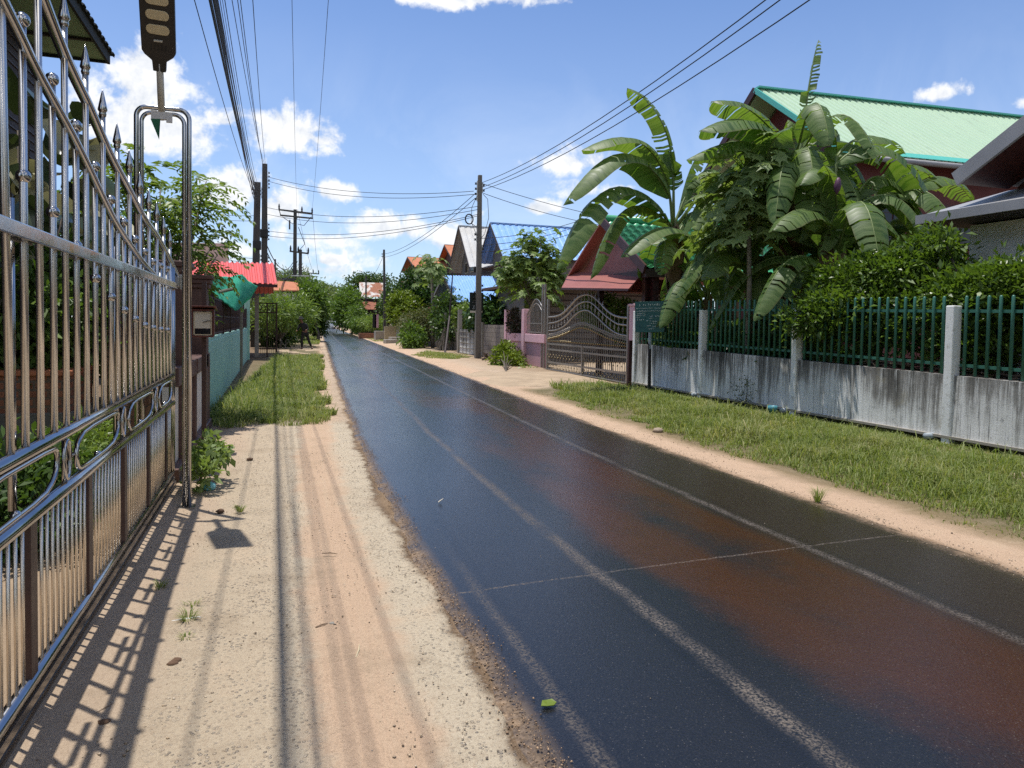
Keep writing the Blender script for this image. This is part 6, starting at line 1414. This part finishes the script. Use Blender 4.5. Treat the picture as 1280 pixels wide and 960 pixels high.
for k in range(46):
    a = rnd.uniform(0,2*PI); rr = rnd.uniform(.1,.50); g.tube([c+V((rr*math.cos(a),rr*math.sin(a),0)), c+V((.1*rr*math.cos(a),.1*rr*math.sin(a),1.35)), c+V((-.22*rr*math.cos(a)-.0,-.2*rr*math.sin(a),1.9+rnd.uniform(0,.3)))], [.022,.02,.012], 5)
g.build('sticks', M['bark_pale'], sb_)
c = ay(563,445,40); o = MB().tube([gz(556,443)+V((0,0,0)), ay(562,395,38.5), ay(566,340,38.5)], [.06,.05,.03], 6).build('leaning_post', M['wood_dark'], loc=tuple(gz(556,443))); tag(o, 'dark leaning wooden post before the blue shed roof', 'post')
a, b = gz(571,436), ay(556,410,40); o = MB().tube([a,b], .02, 5).build('pole_stick', M['bark_pale'], loc=tuple(a)); tag(o, 'thin pale stick leaning against the stick bundle', 'stick')
# cream gateway, step blocks and planter further on
c = ay(492,412,64); cg_ = thing('cream_gateway', 'low cream wall with a taller cream post by the thin pole', 'wall', (c.x,64,0))
MB().box((c.x,64,.62), (1.6,.2,1.24)).build('panel', M['cream'], cg_); MB().box((c.x+.95,64,1.1), (.25,.25,2.2)).build('post', M['cream'], cg_)
for px, py, Y, dd, lab in ((474,414,66,(.8,.6,.8),'pale square concrete block by the thin pole'),(497,421,57,(1.2,.9,.45),'wide low concrete step beside the cream post'),(488,423,55,(.9,.7,.3),'small flat concrete step nearest the road')):
    c = ay(px,py,Y); o = MB().box((c.x,Y,dd[2]/2), dd, .15).build('concrete_block', M['concrete'], loc=(c.x,Y,0), bevel=.03); tag(o, lab, 'block')
c = ay(463,413,72); o = MB().box((c.x,72,.25), (2.2,.7,.5)).build('brick_edging', M['brick_red'], loc=(c.x,72,0)); tag(o, 'low red brick planting edge beside the far road', 'edging')
for px, colr, lab in ((471,'pink_dark','dark pink cloth hanging by the far planting edge'),(468,'cloth_black','dark cloth hanging by the far planting edge')):
    c = ay(px,400,71); o = MB().box((c.x,71,c.z-.1), (.35,.08,1.3)).build('hanging_cloth', M[colr], loc=(c.x,71,c.z)); tag(o, lab, 'cloth')
g = thing('dark_shed', 'dark open shed behind the scrub at the far right', 'shed', (11.5,52,0))
q0, q1 = ay(478,392,75), ay(492,392,75)
MB().box((12.2,52,1.3), (2.2,3.2,2.6)).build('wall', M['wood_dark'], g); MB().box((12.2,52,2.68), (2.8,4.0,.10)).build('roof', M['roof_rustred'], g)
# background trees closing the horizon behind the right-hand houses
for i, (px, Y, s) in enumerate(((590,120,7),(680,110,7),(760,80,5),(520,150,8),(470,170,8))):
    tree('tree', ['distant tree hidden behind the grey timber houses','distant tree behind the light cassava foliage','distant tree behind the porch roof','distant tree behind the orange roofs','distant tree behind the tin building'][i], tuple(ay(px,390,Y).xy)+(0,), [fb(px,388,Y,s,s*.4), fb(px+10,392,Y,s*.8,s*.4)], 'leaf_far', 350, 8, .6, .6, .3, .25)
# ------------------------------------------------------------------ grass and small things on the ground
def nz(x, y, s): return (math.sin(x*s*1.3+y*s*.7+1.1)+math.sin(x*s*.6-y*s*1.7+2.3)+math.sin(x*s*2.1+y*s*1.9))/3
def grass(name, n, u0, u1, v0, v1, hmin, hmax, edge, dens=None, vpow=1.0, z0=.0):
    m = 0; vs = []; k = int(n*1.0)
    uu = u0+(u1-u0)*rng.random(k*2); vv = v0+(v1-v0)*rng.random(k*2)**vpow
    s = .055*np.log1p(np.exp(np.minimum(60,(vv-7)*.5)))/.5; x = uu+s; y = vv
    N1 = (np.sin(x*2.9+y*1.6+1.1)+np.sin(x*1.3-y*3.8+2.3)+np.sin(x*4.7+y*4.2))/3; N2 = (np.sin(x*9+y*7)+np.sin(x*7-y*11+.5))/2
    keep = edge(uu, vv, N1, N2); x, y, uu, vv, N1, N2 = [q[keep][:k] for q in (x,y,uu,vv,N1,N2)]; c = len(x)
    gz_ = np.where(uu > 5, .05*np.minimum(1,(uu-5)/1.5), 0) + z0
    H = (hmin+(hmax-hmin)*rng.random(c)**1.6)*(1+.45*N1+.25*N2)*np.where(rng.random(c) < .05, 1.7, 1.0)*np.where(uu > 4.8, np.clip((uu-5.0)/.9,.40,1)*np.clip((8.65-x)/1.1,.28,1), 1); a = rng.random(c)*2*PI; w = .0022+.0024*rng.random(c); w = w*(1+vv/16); lean = H*(.35+.85*rng.random(c)); b = rng.random(c)*2*PI
    ca, sa = np.cos(a)*w, np.sin(a)*w; lx, ly = np.cos(b)*lean, np.sin(b)*lean
    tz = gz_+H*(.97-.38*np.minimum(1,lean/np.maximum(H,1e-6))); mx, my, mz = x+lx*.30, y+ly*.30, gz_+H*.62
    S3 = lambda px_, py_, pz_: np.stack([px_,py_,pz_],1)
    V_ = np.stack([S3(x-ca,y-sa,gz_), S3(x+ca,y+sa,gz_), S3(mx+ca*.8,my+sa*.8,mz), S3(mx-ca*.8,my-sa*.8,mz), S3(x+lx+ca*.12,y+ly+sa*.12,tz), S3(x+lx-ca*.12,y+ly-sa*.12,tz)],1).reshape(-1,3)
    b6 = np.arange(c)[:,None]*6; F = np.concatenate([b6+np.array([[0,1,2,3]]), b6+np.array([[3,2,4,5]])])
    o = npmesh(name, V_, F, M['grass']); tag(o, None, None, None, 'stuff'); return o
def e_right(u, v, a, b):
    lim = 5.28+.22*a+.10*b + .7*np.exp(-((v-16.5)/1.4)**2)
    return (u > lim) & (v < 16.9+.5*a) & ((u > lim+.5) | (rng.random(len(u)) < .45)) & ((a+b*.6 > -.55) | (rng.random(len(u)) < .25)) & ((np.sin(u*1.9+v*.8)+np.sin(v*1.3-u*2.7+1) < 1.35) | (rng.random(len(u)) < .3))
o = grass('grass', 120000, 5.0, 8.62, 3.4, 17.2, .06, .22, e_right, vpow=1.15); o['label'] = 'long green verge grass with dry tufts along the stained wall'
def e_left(u, v, a, b):
    lim = .42+.22*a+.08*b+.22*np.exp(-((v-12.4)/.7)**2)
    bare = ((u-(-.05))**2/.10+(v-19.5)**2/1.5 < 1) | ((u-.45)**2/.03+(v-15.5)**2/1.2 < 1)
    return (u < lim) & (u > -1.35) & ((v > 11.9+.7*a+.3*b+.35*np.sin(u*5)) | ((v > 11.3+.5*b) & (rng.random(len(u)) < .10))) & ~(bare & (rng.random(len(u)) < .85))
o = grass('grass', 80000, -1.3, .9, 11.2, 33, .06, .19, e_left, vpow=1.5); o['label'] = 'short green verge grass beside the teal wall'
def e_patch(u, v, a, b): return ((u-6.15)**2/1.5+(v-34.5)**2/12 < 1+.4*a)
o = grass('grass', 6000, 4.6, 8, 30, 39, .05, .16, e_patch); o['label'] = 'small green grass patch left of the roadside pole'
def e_wall(u, v, a, b): return (u < -.62+.16*a) | (rng.random(len(u)) < .06)
o = grass('grass', 5000, -1.15, -.3, 11.9, 30, .16, .34, e_wall, vpow=1.3); o['label'] = 'tall dark grass fringe at the foot of the teal wall'
def e_far(u, v, a, b): return (a > -.4)
o = grass('grass', 5000, 4.9, 6.0, 60, 95, .1, .3, e_far); o['label'] = 'far strip of verge grass on the right'
o = grass('grass', 2500, -.6, 1.0-.5, 52, 75, .1, .3, e_far); o['label'] = 'far strip of verge grass on the left'
# tufts in the dust near the gate
def tuft(px, py, n, h, lab):
    c = gz(px,py); mb = MB()
    for k in range(n*2):
        a = rnd.uniform(0,2*PI); l = h*rnd.uniform(.5,1); o = V((math.cos(a),math.sin(a),0)); b = c+o*rnd.uniform(0,.03); s = V((-o.y,o.x,0))*.0024
        mb.add([b-s,b+s,b+o*l*.3+V((0,0,l*.6))+s*.8,b+o*l*.3+V((0,0,l*.6))-s*.8,b+o*l*.8+V((0,0,l*.75))], [(0,1,2,3),(3,2,4)])
    ob = mb.build('grass_tuft', M['grass'], loc=tuple(c)); tag(ob, lab, 'grass tuft', 'grass tufts in the dust')
tuft(235,778,26,.09,'small grass tuft beside the white plastic scrap'); tuft(200,738,20,.08,'small grass tuft between the gate shadows'); tuft(240,760,14,.06,'sparse grass tuft just behind the white plastic scrap')
tuft(1022,628,40,.20,'grass tuft growing in the sand at the right road edge'); tuft(300,640,30,.08,'grass tuft beside the lamp shadow'); tuft(232,800,12,.05,'tiny grass tuft in front of the white plastic scrap')
# gravel, crumbs of earth and broken asphalt scattered loose over the shoulders: far too many to count
def scatter(name, lab, n, mat, region, smin, smax):
    u, v, keep = region(n); u, v = u[keep], v[keep]; c = len(u)
    x = u + .055*np.log1p(np.exp(np.minimum(60,(v-7)*.5)))/.5; z = np.where(u > 5, .05*np.minimum(1,(u-5)/1.5), np.where((u > .9) & (u < 4.5), .022, .004))
    S = (smin+(smax-smin)*rng.random(c)**3); oc = np.array([[1,0,0],[0,1,0],[-1,0,0],[0,-1,0],[0,0,.75],[0,0,-.4]])
    P = oc[None]*S[:,None,None]*(1+.35*(rng.random((c,6,1))-.5)); a = rng.random(c)*6.28; ca, sa = np.cos(a), np.sin(a); sq = (.6+.6*rng.random(c))
    px_, py_ = P[:,:,0]*sq[:,None], P[:,:,1]; Q = np.stack([px_*ca[:,None]-py_*sa[:,None]+x[:,None], px_*sa[:,None]+py_*ca[:,None]+v[:,None], P[:,:,2]+(z+S*.2)[:,None]], 2).reshape(-1,3)
    t3 = np.array([[0,1,4],[1,2,4],[2,3,4],[3,0,4],[1,0,5],[2,1,5],[3,2,5],[0,3,5]]); F = (np.arange(c)[:,None,None]*6+t3[None]).reshape(-1,3)
    o = npmesh(name, Q, F, M[mat]); tag(o, lab, None, None, 'stuff')
def islmat(name, cols):
    t = NT(name); g = t.n('NewGeometry'); t.bsdf(t.ramp(g.outputs['Random Per Island'], [(i/len(cols), c) for i, c in enumerate(cols)], 'CONSTANT'), .95, 0, .2); M[name] = t.m
islmat('gravel', [(.45,.36,.26),(.30,.24,.18),(.24,.20,.165),(.52,.44,.34),(.20,.15,.11),(.36,.27,.18)]); islmat('crumbs', [(.26,.17,.11),(.17,.115,.08),(.34,.23,.15),(.10,.08,.065),(.38,.27,.18)])
def r_sh(n): u = -.85+1.7*rng.random(n); v = 2+10*rng.random(n)**1.3; return u, v, (np.sin(u*6+v*2.1)+np.sin(v*3.7-u*4) > -.2-1.2*(rng.random(n) < .4))
def r_edge(n): u = .885+.036*rng.normal(size=n)+.03*np.sin(n*0+1); v = 2+34*rng.random(n)**1.6; u = u+.018*np.sin(v*2.3)+.02*np.sin(v*6.1); return u, v, u > .70
def r_redge(n): u = 4.62+.11*rng.normal(size=n); v = 2.4+30*rng.random(n)**1.5; return u, v, u > 4.35
def r_verge(n): u = 4.9+.9*rng.random(n); v = 3.5+14*rng.random(n); return u, v, np.sin(u*5+v*1.7)+np.sin(v*2.9) > -.3
def r_road(n): u = .95+3.5*rng.random(n); v = 2+16*rng.random(n)**1.4; return u, v, rng.random(n) < np.exp(-np.minimum(abs(u-1.89),abs(u-3.54))/.15)*.8+np.exp(-abs(u-1.0)/.15)+.06
scatter('gravel', 'loose gravel scattered over the left sandy shoulder', 7000, 'gravel', r_sh, .0018, .008)
scatter('edge_crumbs', 'brown crumbs and grit along the left road edge', 12000, 'crumbs', r_edge, .0015, .007)
scatter('edge_crumbs', 'grit and crumbs along the right road edge', 7000, 'gravel', r_redge, .002, .008)
scatter('gravel', 'gravel and dry crumbs between the sand and the right verge grass', 2600, 'crumbs', r_verge, .002, .011)
scatter('road_grit', 'pale grit stuck to the wet road along its worn seams', 1300, 'gravel', r_road, .0012, .004)
# stones, clods and scraps
def stone(px, py, s, lab, mat='stone', flat=.6, name='stone'):
    c = gz(px,py); mb = MB(); r = random.Random(int(px*7+py)); n, m = 9, 6; vs = []
    for i in range(m+1):
        for k in range(n):
            th = PI*i/m; a = 2*PI*k/n; q = s*(1+r.uniform(-.22,.22)); vs.append((c.x+q*math.sin(th)*math.cos(a)*1.2, c.y+q*math.sin(th)*math.sin(a), c.z+s*flat*.45-q*flat*math.cos(th)))
    mb.add(vs, [(i*n+k,i*n+(k+1)%n,(i+1)*n+(k+1)%n,(i+1)*n+k) for i in range(m) for k in range(n)])
    o = mb.build(name, M[mat], loc=tuple(c), smooth=True); tag(o, lab, name.replace('_',' '), 'loose stones and clods'); return o
stone(1276,606,.14,'rounded brown stone at the right edge of the grass'); stone(760,497,.16,'pale stone in the grass before the ornate gate'); stone(822,540,.07,'small stone on the sand below the notice board')
stone(216,832,.022,'dark clod lying by the gate shadow band','soil'); stone(220,828,.022,'larger dark clod at the edge of the gate shadow band','soil'); stone(130,905,.02,'clod inside the gate shadow','soil'); stone(383,470,.10,'brown earth clod on the left verge','soil'); stone(415,780,.012,'tiny pebble on the orange sand','concrete'); stone(414,912,.014,'pebble on the sand near the picture bottom','soil'); stone(392,870,.010,'little pebble beside the wire shadow','concrete')
stone(296,634,.018,'brown crumbled clod at the base of the lamp shadow','soil'); stone(275,640,.028,'low heap of dark earth by the pipe arch foot','soil'); stone(312,575,.03,'dark clod on the pale dirt','soil')
for i, (px, py, s) in enumerate(((520,628,.022),(512,632,.014),(548,634,.012),(575,662,.012),(612,660,.016),(640,655,.018),(622,668,.010),(596,664,.010),(500,605,.010),(655,690,.010))):
    pass
c = gz(550,632); lf = MB().add([c+V((-.02,-.01,.03)),c+V((.012,-.015,.055)),c+V((.03,.012,.06)),c+V((-.008,.018,.035))], [(0,1,2,3)]).build('pale_leaf', M['paper'], loc=tuple(c)); lf.modifiers.new('s','SOLIDIFY').thickness = .003; tag(lf, 'single pale curled leaf standing on the wet road', 'leaf')
c = gz(685,888); l = MB(); 
pts = [(-.035,-.012,.028),(-.02,.016,.034),(.0,.022,.030),(.022,.014,.036),(.034,-.006,.03),(.016,-.022,.028),(-.012,-.024,.03)]; l.add([c+V(p) for p in pts], [tuple(range(7))])
o = l.build('green_leaf', M['leaf_yellow'], loc=tuple(c)); o.modifiers.new('s','SOLIDIFY').thickness = .003; tag(o, 'bright green torn leaf lying on the dark road', 'leaf')
for px, py, l_, a, lab in ((412,693,.10,-.35,'short dark twig on the orange sand'),(402,783,.07,.5,'tiny dark twig beside the tyre track'),(430,882,.05,-.6,'pale straw end near the picture bottom'),(447,815,.14,1.35,'long pale straw lying along the sand'),(130,888,.12,.9,'brown dry leaf stalk in the gate shadow')):
    c = gz(px,py); d = V((math.cos(a),math.sin(a),0))*l_; o = MB().tube([c-d*.5+V((0,0,.006)), c+V((.006,0,.010)), c+d*.5+V((0,0,.006))], [.003,.004,.002], 5).build('twig', M['twig'] if 'straw' not in lab else M['cream'], loc=tuple(c)); tag(o, lab, 'twig')
c = gz(228,778); o = MB().tube([c+V((-.06,-.01,.012)), c+V((.0,.0,.016)), c+V((.05,.008,.014)), c+V((.075,.022,.01)), c+V((.085,.006,.012))], .005, 6).build('plastic_scrap', M['litter_white'], loc=tuple(c)); tag(o, 'thin white plastic scrap in the gate shadow', 'litter')
c = gz(261,611); mb = MB()
for dx, dy, r_ in ((0,0,.045),(.03,-.07,.05),(-.01,-.13,.04)): mb.ball(c+V((dx*.6,dy*.6,.03)), r_, 9, 6, .8)
o = mb.build('wrapper', M['litter_cyan'], loc=tuple(c)); tag(o, 'crumpled cyan wrapper under the roadside weed', 'litter')
c = gz(965,530); o = MB().lathe(c+V((0,0,0)), [(.055,0),(.055,.22),(.075,.22),(.08,.30),(.065,.30),(.06,.24)], 12).build('blue_pipe', M['pipe_blue'], loc=tuple(c), smooth=True); tag(o, 'short blue pipe stub standing in the grass by the wall', 'pipe')
bush('weed', 'spindly dark weed against the stained wall', tuple(ax(930,512,8.45).xy)+(0,), [BX(930,490,8.5,.05,.3,.28)], 'leaf_olive', 40, 4, .05, .06, .02, r=.008)
for px in (945,):
    pass
# narrow soil lip where the verge drops to the road on the right
for px, py, L_, lab in ((700,540,.7,'eroded lip of sand where the verge meets the road, left one'),(735,552,.5,'eroded lip of sand where the verge meets the road, right one')):
    pass

# ------------------------------------------------------------------ sky with cumulus, sun, camera
w = bpy.data.worlds.new('World'); sc.world = w; w.use_nodes = True; nt = w.node_tree; nt.nodes.clear()
class WT(NT):
    def __init__(s): s.t = nt; s.out = nt.nodes.new('ShaderNodeOutputWorld')
t = WT()
SUN = V((-.138,.14,1.0)).normalized(); elev = math.asin(SUN.z); azim = math.atan2(SUN.x, SUN.y)
sky = t.n('TexSky', sky_type='NISHITA'); sky.sun_disc = False; sky.sun_elevation = elev; sky.sun_rotation = azim
sky.air_density = 1.0; sky.dust_density = .55; sky.ozone_density = 1.6; sky.altitude = 100
SKY_S = .112
bg = t.n('Background'); bg.inputs['Strength'].default_value = SKY_S
d = t.n('TexCoord').outputs['Generated']
sx = t.n('SeparateXYZ'); t.lk(d, sx.inputs[0])
az = t.math('ARCTAN2', sx.outputs[0], sx.outputs[1]); el = t.math('ARCSINE', sx.outputs[2])
n1 = t.noise(d, 15, 9, .6, .3); n2 = t.noise(d, 48, 6, .62)
fb_ = t.math('ADD', t.math('MULTIPLY', t.math('SUBTRACT', n1, .5), 2.6), t.math('MULTIPLY', t.math('SUBTRACT', n2, .5), .75))
up_ = t.n('Mapping'); t.lk(d, up_.inputs[0]); up_.inputs['Location'].default_value = (.008,-.0,.018); n3 = t.noise(up_.outputs[0], 15, 9, .6, .3); n4 = t.noise(up_.outputs[0], 48, 6, .62)
def dirof(px, py):
    r = ray(px,py).normalized(); return math.atan2(r.x,r.y), math.asin(r.z)
clouds = [(185,100,68,60,1.1),(150,150,78,62,1.0),(215,170,60,44,.9),(372,168,58,36,1.15),(400,176,36,30,1.0),(300,245,54,38,1.0),(345,262,66,38,.9),(350,295,76,22,.55),(420,242,40,16,.7),(385,300,60,14,.6),
          (487,286,50,26,1.2),(590,-4,120,22,.9),(690,-10,40,18,.8),(415,327,22,9,1.1),(672,260,26,13,1.1),(640,280,18,5,.7),(700,205,60,14,.42),(565,300,70,26,.55),(1178,118,42,18,1.1),(1284,127,38,18,1.1),(520,330,90,22,.45),(270,150,26,12,.6),(300,312,60,20,.6),(360,335,120,20,.5),(760,240,50,10,.4)]
dens = None
for px, py, rx_, ry_, k in clouds:
    a0, e0 = dirof(px,py); a1, _ = dirof(px+rx_,py); _, e1 = dirof(px,py-ry_); ra_, re_ = abs(a1-a0), abs(e1-e0)
    qa = t.math('DIVIDE', t.math('SUBTRACT', az, a0), ra_); qe = t.math('DIVIDE', t.math('SUBTRACT', el, e0), re_)
    qe = t.math('MULTIPLY', qe, t.mr(qe, -.2, .2, 1.5, 1.0))
    r2 = t.math('ADD', t.math('MULTIPLY', qa, qa), t.math('MULTIPLY', qe, qe))
    v = t.math('MULTIPLY', t.math('SUBTRACT', 1.15, t.math('SQRT', r2)), k)
    dens = v if dens is None else t.math('MAXIMUM', dens, v)
# unseen clouds added behind the camera and at the sides, for fill light and reflections
oth = t.math('MULTIPLY', t.mr(t.noise(d, 2.6, 5, .5), .40, .58, -.6, .9), t.mr(sx.outputs[1], .15, -.1))
oth = t.math('ADD', oth, t.mr(sx.outputs[1], -.1, .15, 0, -2))
dens = t.math('MAXIMUM', dens, oth)
dd = t.math('ADD', t.math('MULTIPLY', dens, .85), t.math('MULTIPLY', fb_, 1.05))
cov = t.mr(dd, .10, .62, 0, 1, True)
sh_ = t.math('ADD', t.math('MULTIPLY', t.math('SUBTRACT', n1, n3), 3.2), t.math('MULTIPLY', t.math('SUBTRACT', n2, n4), 1.1))
lum = t.math('ADD', t.mr(dd, .2, 1.6, 1.0, .62), sh_, clamp=True)
ccol = t.mix(lum, (4.6,5.1,5.9), (8.3,8.35,8.4))
skyb = t.mix(1.0, sky.outputs[0], (.86,1.0,1.24), 'MULTIPLY')
hz_ = t.mr(el, .0, .45, .28, 0.0)
skyc = t.mix(hz_, skyb, (7.0,8.2,9.8))
thin = t.math('MULTIPLY', t.mr(t.noise(d, 4.5, 7, .6, .6), .5, .75, 0, .30), t.mr(el, .38, .12))
skyc = t.mix(thin, skyc, (8.5,9,9.7))
col = t.mix(t.math('MULTIPLY', cov, .96), skyc, ccol)
t.lk(col, bg.inputs['Color']); t.lk(bg.outputs[0], t.out.inputs[0])
sd = bpy.data.lights.new('Sun','SUN'); sd.energy = 4.5; sd.angle = math.radians(.53); sd.color = (1.0,.955,.88)
so = bpy.data.objects.new('sun', sd); COL.objects.link(so); so.rotation_euler = (-SUN).to_track_quat('-Z','Y').to_euler(); so.location = (0,0,30)
cd = bpy.data.cameras.new('Camera'); cam = bpy.data.objects.new('camera', cd); COL.objects.link(cam)
cam.matrix_world = Matrix(((RT.x,UP.x,-FW.x,0),(RT.y,UP.y,-FW.y,0),(RT.z,UP.z,-FW.z,EYE),(0,0,0,1)))
cd.sensor_fit = 'HORIZONTAL'; cd.sensor_width = 36; cd.lens = F_PX/1280*36; cd.shift_x = 0; cd.shift_y = (CY-480)/1280; cd.clip_start = .05; cd.clip_end = 3000
sc.camera = cam
sc.view_settings.view_transform = 'Standard'; sc.view_settings.look = 'None'; sc.view_settings.gamma = 1; sc.view_settings.exposure = .20; sc.view_settings.use_curve_mapping = False
sc.cycles.max_bounces = 7; sc.cycles.diffuse_bounces = 3; sc.cycles.glossy_bounces = 4; sc.cycles.transmission_bounces = 4; sc.cycles.transparent_max_bounces = 6; sc.cycles.use_denoising = False
sc.cycles.sample_clamp_indirect = 6
